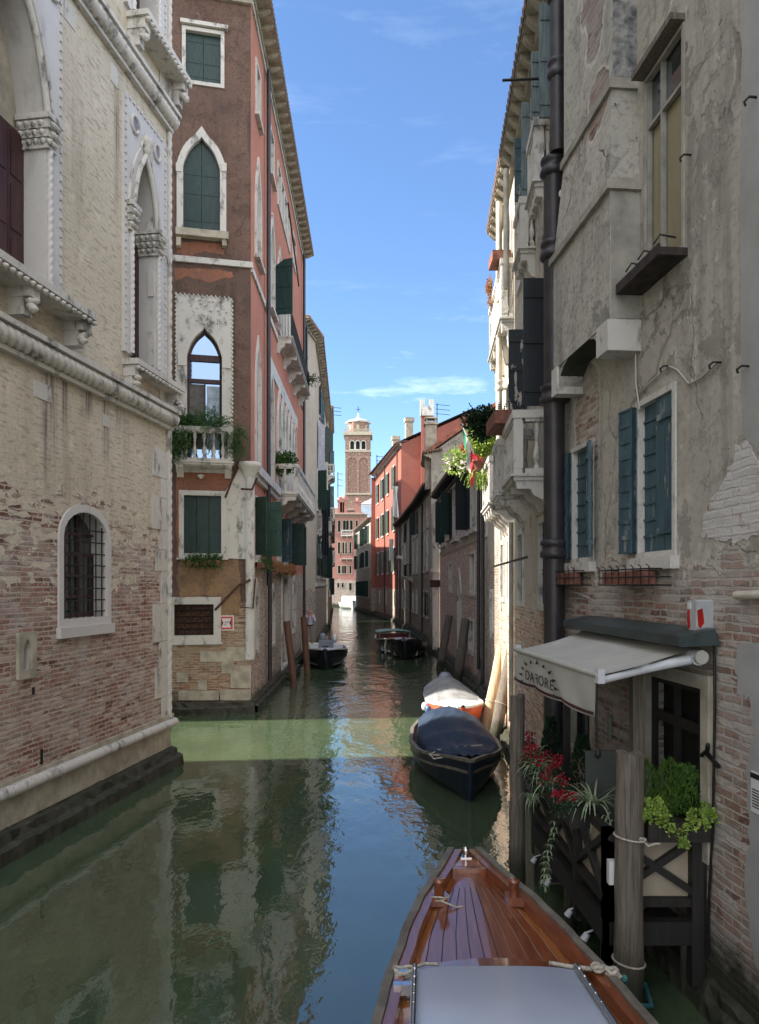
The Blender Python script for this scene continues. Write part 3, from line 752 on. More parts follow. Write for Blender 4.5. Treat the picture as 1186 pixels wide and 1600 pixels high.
# glazing: brown frame, sky-reflecting panes, half drawn curtain
MB().prism(offs(hole3, -.01), .215, .23).build('pane', M['skyglass'], W3, FB.M)
g = MB(); 
for py0, py1 in ((552, 562), (590, 596)): g.box(s(292), s(347), .15, .21, Hh(xm, py1), Hh(xm, py0))
for px_ in (293.5, 345.5): g.box(s(px_)-.03, s(px_)+.03, .15, .21, Hh(xm, 722), Hh(xm, 550))
g.box(s(320)-.02, s(320)+.02, .16, .21, Hh(xm, 722), Hh(xm, 596))
g.ring(offs(hole3, -.07), offs(hole3, -.004), .15, .21); g.build('window_bars', M['maroon'], W3, FB.M)
MB().box(s(323), s(344), .195, .21, Hh(xm, 700), Hh(xm, 600)).build('curtain', simple('pale_curtain', (.42, .50, .60), .6), W3, FB.M)
MB().box(s(296), s(319), .195, .21, Hh(xm, 700), Hh(xm, 598)).build('blind', simple('grey_blind', (.13, .12, .11), .6), W3, FB.M)
BB = FB.balcony(s(275), s(363), Hh(xm, 724), Hh(xm, 672), .5, 'istria', 2, .30, nb=5)
MB().lathe([(.02, -.05), (.05, -.02), (.09, .02), (.10, .05), (.02, .08)], s(314), -.1, 10, z0=Hh(314, 746)).build('wall_lamp', M['istria'], oh, FB.M)
W4 = FB.window(pr(FB, 287, 346, 774, 865), .13, .05, 'istria', None, .14, leaves=3, lm='green', sill=(.06, .05, .04))
W5 = FB.window(pr(FB, 272, 334, 944, 993), .20, .05, 'istria', 'dark', .2, grille=(6, 3), sill=(.05, .03, .05))
mb = MB()
for r_ in range(5):
    q = pr(FB, 273, 333, 946+r_*9.5, 954+r_*9.5); mb.box(q[0][0], q[1][0], .12, .15, q[0][1], q[2][1])
mb.build('louvre', M['rust'], W5, FB.M)
# string course, orange repairs, stone corner
q = pr(FB, 272, 392, 405, 414); FB.box('string_course', 'istria', q[0][0]-2, FB.L+.06, -.07, .0, q[0][1], q[2][1])
def jag(face, pts, n=7, amp=.035):
    out = []
    for i in range(len(pts)):
        a = face.uv(*pts[i]); b = face.uv(*pts[(i+1) % len(pts)])
        for k in range(n): t = k/n; out.append((a[0]+(b[0]-a[0])*t+U(-amp, amp), a[1]+(b[1]-a[1])*t+U(-amp, amp)))
    return out
def patch_poly(face, pxs, mat, name='plaster_patch', y=-.006, parent=None):
    return MB().prism(jag(face, pxs, 6, .03) if 'patch' in name else [face.uv(*p) for p in pxs], y, .002).build(name, M[mat], parent or face.root, face.M)
patch_poly(FB, [(274, 418), (300, 420), (362, 424), (366, 432), (330, 441), (290, 432), (274, 440)], 'patchor')
patch_poly(FB, [(275, 378), (352, 381), (351, 398), (320, 394), (290, 401), (275, 396)], 'patchor', y=-.005)
patch_poly(FB, [(276, 735), (364, 738), (362, 752), (350, 775), (345, 768), (287, 766), (283, 875), (276, 872)], 'patchor')
patch_poly(FB, [(282, 870), (372, 874), (376, 905), (374, 1000), (368, 1003), (352, 1004), (345, 985), (345, 938), (318, 930), (283, 936), (276, 905)], 'patchtan', y=-.004)
patch_poly(FB, [(392, 722), (378, 722), (366, 748), (352, 768), (346, 778), (346, 872), (392, 874)], 'istria', 'stone_facing', y=-.03)
for (x0, y0, x1, y1) in ((353, 1011, 392, 1033), (313, 1017, 355, 1034), (276, 1051, 294, 1066), (309, 1063, 323, 1078), (279, 1079, 342, 1094), (344, 1077, 392, 1094), (346, 1031, 365, 1052), (360, 1040, 392, 1075), (262, 1003, 277, 1015)):
    q = [FB.uv(x0, y1), FB.uv(x1, y1), FB.uv(x1, y0), FB.uv(x0, y0)]
    MB().prism([(x_, max(z_, .33)) for x_, z_ in q], -.022-U(0, .004), .0).build('stone_block', M['stone_y'], oh, FB.M)
# corner shaft
mb = MB(); mb.tube([(FB.L-.02, -.02, Hh(390, 1030)), (FB.L-.02, -.02, Hh(390, 745))], .13, 12)
for py in (760, 800, 838, 880, 945, 985): mb.lathe([(.135, 0), (.142, .02), (.135, .04)], FB.L-.02, -.02, 12, z0=Hh(390, py))
mb.build('corner_column', M['istria'], oh, FB.M)
mb = MB(); mb.lathe([(.13, 0), (.20, .12), (.30, .30), (.34, .34), (.34, .42), (.28, .46)], FB.L-.04, -.0, 12, z0=Hh(390, 748)); mb.build('corner_capital', M['istria'], oh, FB.M)
def tie(P, r): MB().tube(P, r, 6).build('iron_tie', M['rust'], oh, FB.M)
tie([(s(336), -.05, Hh(336, 953)), (s(350), -.1, Hh(350, 938)), (s(372), -.14, Hh(372, 915)), (FB.L-.02, -.2, Hh(391, 906))], .035)
tie([(FB.L-.3, -.2, Hh(380, 948)), (FB.L+.05, -.2, Hh(391, 950)), (FB.L+.12, -.14, Hh(396, 905))], .025)
tie([(s(352), -.06, Hh(352, 778)), (s(362), -.1, Hh(362, 752)), (s(372), -.14, Hh(372, 722))], .03)
tie([(s(376), -.16, Hh(380, 765)), (FB.L+.03, -.2, Hh(391, 766)), (FB.L+.16, -.2, Hh(396, 748))], .03)
ledge(FB, 0, FB.L+.1, .22, .34, oh, 5)
FB.eave(20.35, .4, step=.55, tile=True)
FB.finish()
# canal side
FC = Face(oh, (-3.67, 21.1), (-3.93, 38.2), 20.6, M['w_orange']); s = FC.S; Hh = FC.Hh
def cwin(x0, x1, z0, z1, **k):
    a, b = s(x0), s(x1); return FC.window(k.pop('poly', None) or rect(a, b, z0, z1), **k)
f1, f2, f3 = (17.45, 19.1), (13.35, 16.2), (7.2, 11.1)
zt0, zt1 = FB.Hh(315, 129), FB.Hh(315, 51)
cwin(399.5, 405, zt0, zt1, fw=.12, pane='glass', bars=(1, 1), barm='istria', sill=(.06, .08, .1))
cwin(421.5, 426.5, zt0, zt1, fw=.12, pane='glass', bars=(1, 1), barm='istria', sill=(.06, .08, .1))
x = s(433); xe = s(452); k = (xe-x)/4
for i in range(4): FC.window(rect(x+k*i+.12, x+k*(i+1)-.12, zt0, zt1), fw=.11, pane='glass', bars=(1, 1), barm='istria')
cwin(457, 461, zt0+.2, zt1, fw=.10, pane=None, leaves=2, lm='teal')
z0_, z1_ = FB.Hh(315, 364), FB.Hh(315, 215)
a, b = s(399), s(405.5); FC.window(ogee(a, b, z0_, z1_-1.2, z1_), .16, .06, 'istria', 'glass', .16, (1, 2), 'istria', sill=(.06, .1, .1))
a, b = s(421), s(427.5); FC.window(ogee(a, b, z0_-.3, z1_-1.1, z1_), .16, .06, 'istria', 'glass', .16, sill=(.06, .1, .1))
FC.leaf(b+.1, z0_-.3, z1_-1.0, .62, 80, 'L', 'green', oh, arched=True)
x = s(433); xe = s(455); k = (xe-x)/4
for i in range(4): FC.window(ogee(x+k*i+.14, x+k*(i+1)-.14, z0_-.35, z1_-1.2, z1_-.1), .13, .06, 'istria', 'glass', .16)
UB = FC.balcony(s(432.5), s(466), 12.75, 13.65, .55, 'istria', 5, .5, rail='iron')
MB().tube([(s(428), -.5, 17.2), (s(448), -.5, 15.9)], .03, 6).build('awning_rod', M['rust'], oh, FC.M)
z0_, z1_ = FB.Hh(xm, 722)+.1, FB.Hh(xm, 512)
a, b = s(399), s(405.5); FC.window(ogee(a, b, z0_, z1_-1.1, z1_), .14, .05, 'istria', 'marble', .08, sill=(.05, .08, .08))
a, b = s(420), s(426); FC.window(ogee(a, b, z0_, z1_-1.1, z1_), .2, .06, 'istria', 'glass', .16)
x = s(432); xe = s(462); k = (xe-x)/6
for i in range(6): FC.window(ogee(x+k*i+.14, x+k*(i+1)-.14, z0_, z1_-1.3, z1_-.2), .15, .07, 'istria', 'glass', .18)
MB().box(s(419), s(464), -.035, .0, z1_+.05, z1_+.55).build('frieze', M['istria'], oh, FC.M)
LB = FC.balcony(s(430.5), s(466), 6.95, 8.0, .8, 'istria', 5, .55, nb=16)
zz0, zz1 = FB.Hh(315, 865), FB.Hh(315, 774)
for (x0, x1) in ((398, 404), (433, 438), (443, 448)): cwin(x0, x1, zz0, zz1, fw=.13, pane='glass', sill=(.06, .08, .08), leaves=None)
for (px_, w_, an) in ((396, .42, 55), (405.5, .62, 86), (449, .62, 86), (457, .55, 86)):
    FC.leaf(s(px_)+.1, zz0, zz1+.05, w_, an, 'L', 'green2' if px_ < 430 else 'green', oh)
FC.leaf(s(438), zz0, zz1, .45, 60, 'L', 'teal', oh)
for hh in (Hh(395, 417)-.3,): FC.box('string_course', 'istria', 0, FC.L, -.06, .0, hh, hh+.18)
FC.box('string_course', 'istria', 0, s(430), -.22, .0, FB.Hh(390, 738), FB.Hh(390, 724))
FC.box('string_course', 'istria', 0, s(430), -.12, .0, FB.Hh(390, 746), FB.Hh(390, 738)-.002)
FC.box('moulding', 'istria', 0, FC.L, -.05, 0, 20.2, 20.45)
FC.eave(20.6, .50, step=.6)
FC.pipe(s(413), 3.6, 20.2, .07, .14); FC.pipe(s(415), .5, 4.6, .07, .14); FC.pipe(s(471), 1.2, 20.2, .07, .14)
# ground floor gothic doors
for (x0, x1, zb, zs, zt, pm) in ((397, 402, 1.7, 3.1, 3.6, 'dark'), (423, 428, 1.6, 3.0, 3.5, 'stone_y'), (440, 449, .45, 3.5, 4.9, 'w_door'), (457, 461, 1.6, 3.2, 3.9, 'dark')):
    M.setdefault('w_door', simple('old_pink_door', (.22, .15, .11), .8, .3, 4))
    FC.window(ogee(s(x0), s(x1), zb, zs, zt), .13, .05, 'istria', pm, .16, name='water_door' if zb < 1 else 'window')
FC.box('door_step', 'ledge', s(438), s(451), -.5, .0, .05, .30)
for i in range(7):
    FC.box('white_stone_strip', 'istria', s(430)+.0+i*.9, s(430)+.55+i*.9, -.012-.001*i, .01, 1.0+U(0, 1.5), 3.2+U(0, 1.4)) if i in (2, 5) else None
ledge(FC, -.1, FC.L, .22, .34, oh, 6)
FC.finish()
hp = [(-3.93, 38.2), (-15, 36.5), (-15, 18.6)]
hidden_walls(oh, hp, 20.3, M['w_brown']); roof(oh, [(-3.72, 21.1), (-3.95, 38.2), (-15, 36.5), (-15, 18.7)], 20.75, 1.6)

# ============================================================ generic canal fronts
def front(root, P0, P1, h, mat, rows, style='rect', ww=.9, gap=2.4, fm='istria', shut='green', seed=0, eave=.45, emat='stone_y', fh=0, algae=1, ledge_=True, flatleaf=.6, skip=(), top=None, eave_h=None, fw=.12):
    rn = random.Random(seed); F_ = Face(root, P0, P1, h, mat); n = max(1, int((F_.L-.6)/gap)); F_.top = top
    off = (F_.L-n*gap)/2
    for r_, (z0, z1) in enumerate(rows):
        for i in range(n):
            if (r_, i) in skip or rn.random() < .08: continue
            c = off+gap*(i+.5)+rn.uniform(-.15, .15); a, b = c-ww/2, c+ww/2
            poly = rect(a, b, z0, z1) if style == 'rect' or r_ == 0 else arch(a, b, z0, z1, 6)
            cl = rn.random()
            w = F_.window(poly, fw, .04, fm, None if cl < .35 else 'glass', .14, (1, 1) if cl >= .35 else (0, 0), 'maroon' if r_ else 'dark', sill=(.04, .06, .06), leaves=2 if cl < .35 else None, lm=shut)
            if cl >= .35 and cl < .35+flatleaf:
                F_.leaf(a-.04, z0, z1, ww*.5, rn.choice((8, 15, 70)), 'L', shut, w); F_.leaf(b+.04, z0, z1, ww*.5, rn.choice((8, 12, 80)), 'R', shut, w)
    if eave: F_.eave(h if eave_h is None else eave_h, eave, step=.6, mat=emat)
    if ledge_: ledge(F_, 0, F_.L, .2, .34, root, seed+20)
    F_.finish(); return F_
# beige house behind the corner house
M['w_beige'] = wall_mat('beige_stucco', (.46, .40, .31), (.38, .33, .26), ((.30, .18, .13), (.38, .26, .19), (.42, .37, .31)), h0=3.4, spread=.3, stain=.3, stain_col=(.14, .12, .10))
M['w_grey'] = wall_mat('grey_stucco', (.36, .34, .30), (.28, .26, .23), ((.28, .17, .13), (.34, .24, .19), (.36, .33, .30)), h0=3.0, spread=.4, stain=.45)
bh = building('beige_house', 'narrow beige house with dark shutters just beyond the salmon corner house', 'house', (-3.6, 41.5))
FD = Face(bh, (-4.1, 38.3), (-3.6, 41.5), 17.4, M['w_beige'])
FD.leaf(.9, 13.6, 17.2, .9, 20, 'L', 'teal', bh); FD.eave(17.45, .45, step=.5); FD.finish()
FE = front(bh, (-3.6, 41.5), (-4.45, 62), 17.4, M['w_beige'], [(4.2, 6.6), (8.2, 10.4), (11.6, 13.8), (14.4, 16.2)], seed=4, shut='green', gap=3.0, ww=1.1)
FE.box('string_course', 'istria', 0, FE.L, -.07, 0, 3.55, 3.75)
for (a_, z0_) in ((3.5, 7.0), (12, 7.6)): FE.balcony(a_, a_+2.6, z0_, z0_+1, .6, nb=8, corb=3)
hidden_walls(bh, [(-4.45, 62), (-12, 61), (-12, 37.5), (-4.1, 38.3)], 17.4, M['w_beige']); roof(bh, [(-4.2, 38.5), (-3.7, 41.5), (-4.5, 62), (-12, 61), (-12, 37.5)], 17.6, 1.4)
gh = building('grey_tall_house', 'tall grey house with stacked balconies at the bend of the left bank', 'house', (-4.5, 62))
FG = front(gh, (-4.35, 62.2), (-4.95, 73), 18.6, M['w_grey'], [(3.2, 5.2), (7.0, 9.0), (10.4, 12.4), (14, 16)], seed=8, shut='teal', gap=2.6)
for z_ in (5.6, 9.3, 13.0): FG.balcony(1.0, 4.5, z_, z_+1, .55, nb=8, corb=3)
hidden_walls(gh, [(-4.95, 73), (-12, 73), (-12, 62.5), (-4.35, 62.2)], 18.6, M['w_grey']); roof(gh, [(-4.4, 62.2), (-5, 73), (-12, 73), (-12, 62.5)], 18.8, 1)
lh = building('low_grey_house', 'low grey canal house far down the left bank, height shaped for sun on the red house', 'house', (-5.2, 74))  # height shaped so sun reaches only the red house's upper wall
front(lh, (-5.1, 75), (-7.2, 112), 12.2, M['w_grey'], [(2.6, 4.4), (6, 8), (9.2, 11)], seed=9, gap=3.4)
hidden_walls(lh, [(-7.2, 112), (-12, 112), (-12, 75), (-5.1, 75)], 12.2, M['w_grey']); roof(lh, [(-5.1, 75), (-7.2, 112), (-12, 112), (-12, 75)], 12.4, .8)
# salmon house closing the view
M['w_salmon'] = wall_mat('faded_salmon_stucco', (.37, .185, .150), (.31, .155, .13), ((.34, .20, .16), (.40, .28, .22), (.42, .37, .33)), h0=4.6, spread=.35, stain=.25, stain_col=(.3, .15, .1))
sh = building('salmon_palace', 'salmon palace with arched windows and balconies closing the end of the canal', 'palace', (-8, 127))
FS = Face(sh, (-12, 127), (-2.2, 127), 15.6, M['w_salmon']); S_ = FS.S; Hz = FS.Hh
for (x0, x1) in ((528, 532), (536, 540), (541, 545), (547, 551), (556, 559)): FS.window(arch(S_(x0), S_(x1), Hz(540, 831), Hz(540, 813), 6), .09, .04, 'stone_y', 'dark', .15, name='window')
for (x0, x1) in ((528, 531.5), (535, 538), (539.5, 542), (546, 549)): FS.window(arch(S_(x0), S_(x1), Hz(540, 865), Hz(540, 847), 6), .09, .04, 'stone_y', 'dark', .15)
for (x0, x1) in ((528, 532), (534.5, 537), (538, 541), (546, 549)): FS.window(rect(S_(x0), S_(x1), Hz(540, 896), Hz(540, 884)), .09, .04, 'stone_y', 'dark', .15)
for (x0, x1) in ((527, 530), (534, 537), (545.5, 549.5)): FS.window(rect(S_(x0), S_(x1), Hz(540, 922 if x0 > 540 else 918), Hz(540, 911)), .09, .04, 'stone_y', 'dark', .15)
FS.balcony(S_(533), S_(552), Hz(540, 837), Hz(540, 832)+.4, .6, corb=3, nb=8); FS.balcony(S_(532), S_(552), Hz(540, 873), Hz(540, 866)+.3, .6, corb=3, rail='iron')
FS.eave(15.65, .5, step=.9)
mb = MB(); 
for (px_, w_, zt) in ((527, .8, 18.2), (531, .7, 18.0), (535, .8, 18.4), (554, 1.1, 18.0)):
    x = S_(px_); mb.box(x, x+w_, .8, 1.6, 15.7, zt); mb.box(x-.12, x+w_+.12, .7, 1.7, zt, zt+.25); mb.lathe([(.3, 0), (.42, .5), (.1, .55)], x+w_/2, 1.2, 8, z0=zt+.25)
mb.build('chimney', M['w_salmon'], sh, FS.M)
FS.finish(); hidden_walls(sh, [(-2.2, 127), (-2.2, 138), (-12, 138), (-12, 127)], 15.6, M['w_salmon']); roof(sh, [(-2.2, 127), (-2.2, 138), (-12, 138), (-12, 127)], 15.85, 1.4)
for i, (x0_, x1_, y_, h_, mt) in enumerate(((-30, -12.3, 131, 14, 'w_beige'), (-1.9, 9, 133, 13.5, 'w_beige'))):
    b_ = building('distant_house', ['pale house left of the salmon palace at the end of the canal', 'pale grey house behind the right bank at the end of the canal'][i], 'house', (x0_, y_))
    front(b_, (x0_, y_), (x1_, y_), h_, M[mt], [(3, 5), (7, 9), (10.5, 12.3)], seed=31+i, gap=3); hidden_walls(b_, [(x1_, y_), (x1_, y_+10), (x0_, y_+10), (x0_, y_)], h_, M[mt]); roof(b_, [(x1_, y_), (x1_, y_+10), (x0_, y_+10), (x0_, y_)], h_+.2, 2)
wh = building('white_rooftop_room', 'white glazed rooftop room between the salmon palace and the red house', 'rooftop room', (-3.2, 128.2))
mb = MB(); mb.box(-3.6, -.8, 139, 143, 0, 18.9); mb.add([(-3.8, 138.8, 18.9), (-.7, 138.8, 20.3), (-.7, 143.2, 20.3), (-3.8, 143.2, 18.9), (-.7, 138.8, 18.9), (-.7, 143.2, 18.9)], [(0, 1, 2, 3), (0, 4, 1), (3, 2, 5), (1, 4, 5, 2)])
mb.build('wall', simple('white_boards', (.75, .78, .80), .5), wh, Matrix()); mb = MB()
for x in (-3.2, -2.3, -1.4): mb.box(x-.4, x+.35, 138.94, 138.99, 16.2, 18.6)
mb.build('window', simple('pale_blue_glazing', (.42, .55, .66), .15), wh, Matrix())

# ============================================================ RIGHT bank, from far to near
M['w_red'] = wall_mat('vermilion_stucco', (.31, .110, .080), (.25, .090, .068), ((.32, .19, .14), (.36, .25, .2), (.38, .33, .28)), h0=3.4, spread=.3, stain=.30, stain_col=(.20, .07, .05))
M['w_pink'] = wall_mat('pale_old_stucco', (.46, .44, .41), (.38, .36, .33), ((.42, .27, .22), (.50, .35, .29), (.52, .45, .40)), h0=5.15, spread=.10, stain=.3, wash=(.40, .34, .31), algae=.5)
M['w_ruin'] = wall_mat('crumbling_grey_brown_plaster', (.40, .36, .30), (.30, .27, .23), ((.25, .165, .12), (.30, .22, .16), (.30, .27, .23)), h0=4.5, spread=.8, stain=.5, grunge=.8, crumble=1.2)
fgh = building('far_stone_house', 'weathered grey house at the far bend of the right bank', 'house', (-.8, 90))
front(fgh, (-3.6, 112), (-1.1, 91), 11.8, M['w_ruin'], [(2.2, 4.2), (6, 8), (9, 11.2)], seed=41, gap=2.6, ww=.8)
hidden_walls(fgh, [(-1.1, 91), (5, 91), (5, 112), (-3.6, 112)], 11.8, M['w_ruin']); roof(fgh, [(-1.1, 91), (5, 91), (5, 112), (-3.6, 112)], 12, 1)
rh = building('red_house', 'tall vermilion house with green shutters and a plain red gable on the right bank', 'house', (1.9, 70))
FR = Face(rh, (-.5, 90.5), (2.05, 70), 17.0, M['w_red']); S_ = FR.S; k_ = FR
for i, t in enumerate((.13, .34, .55, .78)):
    a_ = FR.L*t
    for (z0_, z1_) in ((13.4, 15.6), (9.2, 11.6), (5.0, 7.4)):
        w = FR.window(rect(a_-.5, a_+.5, z0_, z1_), .14, .05, 'istria', 'glass', .14, (1, 1), 'dark', sill=(.05, .06, .06))
        FR.leaf(a_-.55, z0_, z1_, .5, 12, 'L', 'green2', w); FR.leaf(a_+.55, z0_, z1_, .5, 12, 'R', 'green2', w)
for i, t in enumerate((.2, .5, .8)): FR.window(rect(FR.L*t-.3, FR.L*t+.3, 1.6, 3.0), .1, .04, 'istria', 'dark', .14)
FR.pipe(FR.L*.45, .6, 16.8, .06, .1, 'rust'); FR.pipe(FR.L*.9, .6, 16.8, .06, .1, 'rust')
FR.eave(17.05, .5, step=.9, mat='istria'); ledge(FR, 0, FR.L, .2, .3, rh, 44); FR.finish()
FQ = Face(rh, (2.05, 70), (15.7, 70), 17.0, M['w_red']); FQ.top = [(13.85, 17.0), (6.95, 20.1), (0, 17.0)]; 
FQ.finish()
f_ = MB(); f_.add([(1.45, 69.8, 17.05), (8.8, 69.8, 20.35), (8.8, 90.5, 20.35), (-1.5, 90.7, 17.05)], [(0, 1, 2, 3)]); f_.add([(8.8, 69.8, 20.35), (16.3, 69.8, 16.95), (16.3, 90.5, 16.95), (8.8, 90.5, 20.35)], [(0, 1, 2, 3)])
f_.build('roof', M['tiles'], rh, Matrix())
hidden_walls(rh, [(15.7, 70), (15.7, 90.5), (-1, 90.5)], 16.8, M['w_red'])
mb = MB(); x0 = FQ.S(658)-.02; x1 = FQ.S(666)
mb.box(x0, x1, -.5, -.004, 10, FQ.Hh(660, 652)); mb.build('chimney', M['w_red'], rh, FQ.M)
mb = MB(); zc = FQ.Hh(660, 652); a = FQ.S(656.5); b = FQ.S(677)
mb.prism([(a, zc), (b, zc), (b, zc+1.5), (b-.38, zc+1.55), (b-.38, zc+.85), (a+.38, zc+.85), (a+.38, zc+1.55), (a, zc+1.5)], -.75, .15); mb.build('chimney_pot', M['istria'], rh, FQ.M)
for px_ in (602, 621):
    x = FR.S(px_); mb = MB(); mb.box(x-.35, x+.35, .8, 1.5, 17, 19.6); mb.box(x-.5, x+.5, .7, 1.6, 19.6, 20.0); mb.build('chimney', M['stone_y'], rh, FR.M)
# crumbling house with curved eave
ch = building('crumbling_house', 'crumbling grey brown house with a dark curved eave before the red house', 'house', (2.6, 52))
pts = [(1.75, 69.5), (2.3, 60), (2.75, 50), (2.95, 41.5)]; hs = (9.9, 9.5, 9.2)
for i in range(3):
    Fx = front(ch, pts[i], pts[i+1], 9.2, M['w_ruin'], [(1.8, 3.2), (4.6, 6.8), (7.2, 8.8)], seed=50+i, gap=2.7, ww=.85, shut='navyblk', eave=.5, emat='iron', flatleaf=.2)
    if i == 1: Fx.balcony(2, 4.5, 4.3, 5.2, .5, rail='iron', corb=2)
    Fx.pipe(Fx.L*.35, .6, 9, .06)
hidden_walls(ch, [(2.95, 41.5), (9, 41.5), (9, 69.5), (1.75, 69.5)], 9.2, M['w_ruin']); roof(ch, pts+[(9, 41.5), (9, 69.5)], 9.4, .9)
# tall grey house with a gable, behind the pink brick house
gg = building('grey_gable_house', 'grey house whose stained gable rises behind the pink brick house', 'house', (3.0, 40.5))
FH = Face(gg, (2.85, 40.8), (11.5, 40.8), 10.8, M['w_ruin']); FH.top = [(8.65, 10.8), (4.7, 14.2), (0, 10.9)]; FH.finish()
FH2 = Face(gg, (3.0, 45), (2.85, 40.8), 10.8, M['w_grey']); FH2.window(rect(1.2, 2.1, 7.8, 10), .1, .04, 'istria', None, .14, leaves=2, lm='green'); FH2.eave(10.85, .45, step=.5); FH2.finish()
f_ = MB(); f_.prism([(-.25, 10.85), (4.7, 14.3), (8.9, 10.8), (8.9, 10.95), (4.7, 14.5), (-.3, 11.05)], -.15, 4.4); f_.build('roof', simple('terracotta_roof_edge', (.36, .13, .08), .9, .4, 5, bump=.4), gg, FH.M)
mb = MB(); x0, x1 = FH.S(665.5), FH.S(683.5); zt = FH.Hh(675, 660)
mb.box(x0, x1, .5, 1.1, 9.0, zt); mb.box(x0-.06, x1+.08, .42, 1.18, zt, zt+.16); mb.box(x0+.05, x0+.12, .5, 1.1, zt+.16, zt+.34); mb.box(x1-.12, x1-.05, .5, 1.1, zt+.16, zt+.34); mb.box(x0-.02, x1+.02, .46, 1.14, zt+.34, zt+.42)
mb.build('chimney', M['stone_y'], gg, FH.M)
hidden_walls(gg, [(11.5, 40.8), (11.5, 45), (3, 45)], 10.8, M['w_ruin'])
# pink brick house
ph = building('pink_brick_house', 'low pink brick house with grey plaster upper floor and dark eave', 'house', (3.43, 24.6))
FP = Face(ph, (3.16, 39.6), (3.43, 24.6), 8.3, M['w_pink']); S_ = FP.S; Hz = FP.Hh
for (x0, x1, z0_, z1_, lf) in ((691, 696, 5.7, 7.7, 0), (700, 706, 5.9, 7.8, 1), (708, 716, 5.7, 7.9, 0), (722, 732, 5.7, 7.9, 1), (736, 745, 5.7, 7.9, 0)):
    a, b = sorted((S_(x0), S_(x1))); w = FP.window(rect(a, b, z0_, z1_), .12, .04, 'istria', 'dark', .16, sill=(.06, .1, .1))
    if lf or x0 == 691: FP.leaf(b+.05, z0_, z1_, .45, 82, 'R', 'navyblk' if x0 > 700 else 'green', w)
    if lf == 0: FP.leaf(a-.02, z0_, z1_, .35, 12, 'L', 'navyblk', w)
for (x0, x1, z0_, z1_) in ((702, 706, 3.4, 4.6), (735, 742, 3.35, 4.75), (733, 740, 1.2, 2.3)):
    a, b = sorted((S_(x0), S_(x1))); FP.window(rect(a, b, z0_, z1_), .10, .03, 'istria', 'dark', .16, sill=(.02, .02, .03))
a, b = sorted((S_(716), S_(721))); FP.window(ogee(a, b, .5, 3.0, 4.1), .12, .05, 'istria', 'w_door', .2, name='water_door')
for (z0_, z1_) in ((5.15, 5.32),): FP.box('string_course', 'stone_y', 0, FP.L, -.03, 0, z0_, z1_)
z = .6; i = 0
while z < 5: FP.box('quoin', 'istria', FP.L-(.5 if i % 2 else .3), FP.L, -.03, .0, z, z+.55); z += .56; i += 1
FP.box('sunlit_strip_pier', 'istria', 0, .45, -.35, 0, .2, 7.9); FP.box('sunlit_strip_cap', 'istria', -.05, .55, -.45, 0, 4.3, 4.5)  # pale stone strip stands in for sunlight on the far end
FP.eave(8.3, .42, step=.35, mat='iron', deep=.1); ledge(FP, 0, FP.L, .3, .34, ph, 61)
FP.pipe(FP.L-.12, .8, 7.9, .055, .12, 'pipe'); FP.finish()
hidden_walls(ph, [(3.43, 24.6), (11, 24.6), (11, 39.6), (3.16, 39.6)], 8.3, M['w_pink']); roof(ph, [(3.43, 24.6), (11, 24.6), (11, 39.6), (3.16, 39.6)], 8.5, .6)

# second house: cream plaster with three storeys of balconies
M['w_cream'] = wall_mat('cream_grey_plaster', (.46, .41, .33), (.36, .325, .265), ((.42, .20, .11), (.50, .28, .18), (.48, .42, .34)), h0=3.3, spread=.45, stain=.35, stain_col=(.12, .10, .085),
                        patch=((2.2, 4.2, .7, 1.6),), grunge=.7, cracks=.6, crumble=1.2, algae=.5, fleck=.35)
mh = building('balcony_house', 'cream plaster house with white stone balconies and many open shutters', 'house', (2.5, 10.05))
PE = (3.076, 19.0); FM = Face(mh, PE, (2.50, 10.05), 12.6, M['w_cream']); FM.depth = .2; S_ = FM.S; Hz = FM.Hh
def mwin(px_, z0_, z1_, w_, **k):
    c = S_(px_); k.setdefault('poly', rect(c-w_/2, c+w_/2, z0_, z1_)); po = k.pop('poly')
    return FM.window(po, .12, .05, 'istria', k.pop('pane', 'dark'), .15, **k)
cs = [S_(v) for v in (850, 815, 797, 786)]
for c in cs:
    FM.window(arch(c-.42, c+.42, 5.3, 8.1, 8), .12, .05, 'istria', 'dark', .15)
    FM.window(arch(c-.42, c+.42, 9.6, 11.9, 8), .12, .05, 'istria', 'dark', .15)
    FM.window(rect(c-.32, c+.32, 3.3, 4.6), .10, .04, 'istria', 'dark', .15, grille=(4, 4))
B1 = FM.balcony(S_(839), S_(862), 5.28, 6.22, .56, corb=3, cd=.4, nb=7)
B2 = FM.balcony(S_(813), S_(824), 5.32, 6.32, .54, corb=3, cd=.4, nb=6)
B3 = FM.balcony(S_(788), S_(803), 5.40, 6.38, .52, corb=4, cd=.5, nb=10)
B4 = FM.balcony(S_(851), S_(864), 9.6, 10.5, .27, corb=3, cd=.45, nb=6, endbal=1)
B5 = FM.balcony(S_(826), S_(837), 9.4, 10.25, .26, corb=3, cd=.4, nb=5)
B6 = FM.balcony(S_(781), S_(803), 9.35, 10.6, .27, corb=4, cd=.6, nb=14)
def pleaf(x0, y0, x1, y1, mat, wd=None):
    """leaf standing out square from the wall; pixels of its visible face"""
    sp = S_(x1); out = None
    # distance of the hinge point, then width from the outer edge
    p = FM.P0+FM.d*sp; D = p.y; wdt = (x1-x0)/1156*D
    z1_, z0_ = CAMH+(915-y0)/1156*D, CAMH+(915-y1)/1156*D
    FM.leaf(sp, z0_, z1_, wdt, 86, 'R', mat, mh)
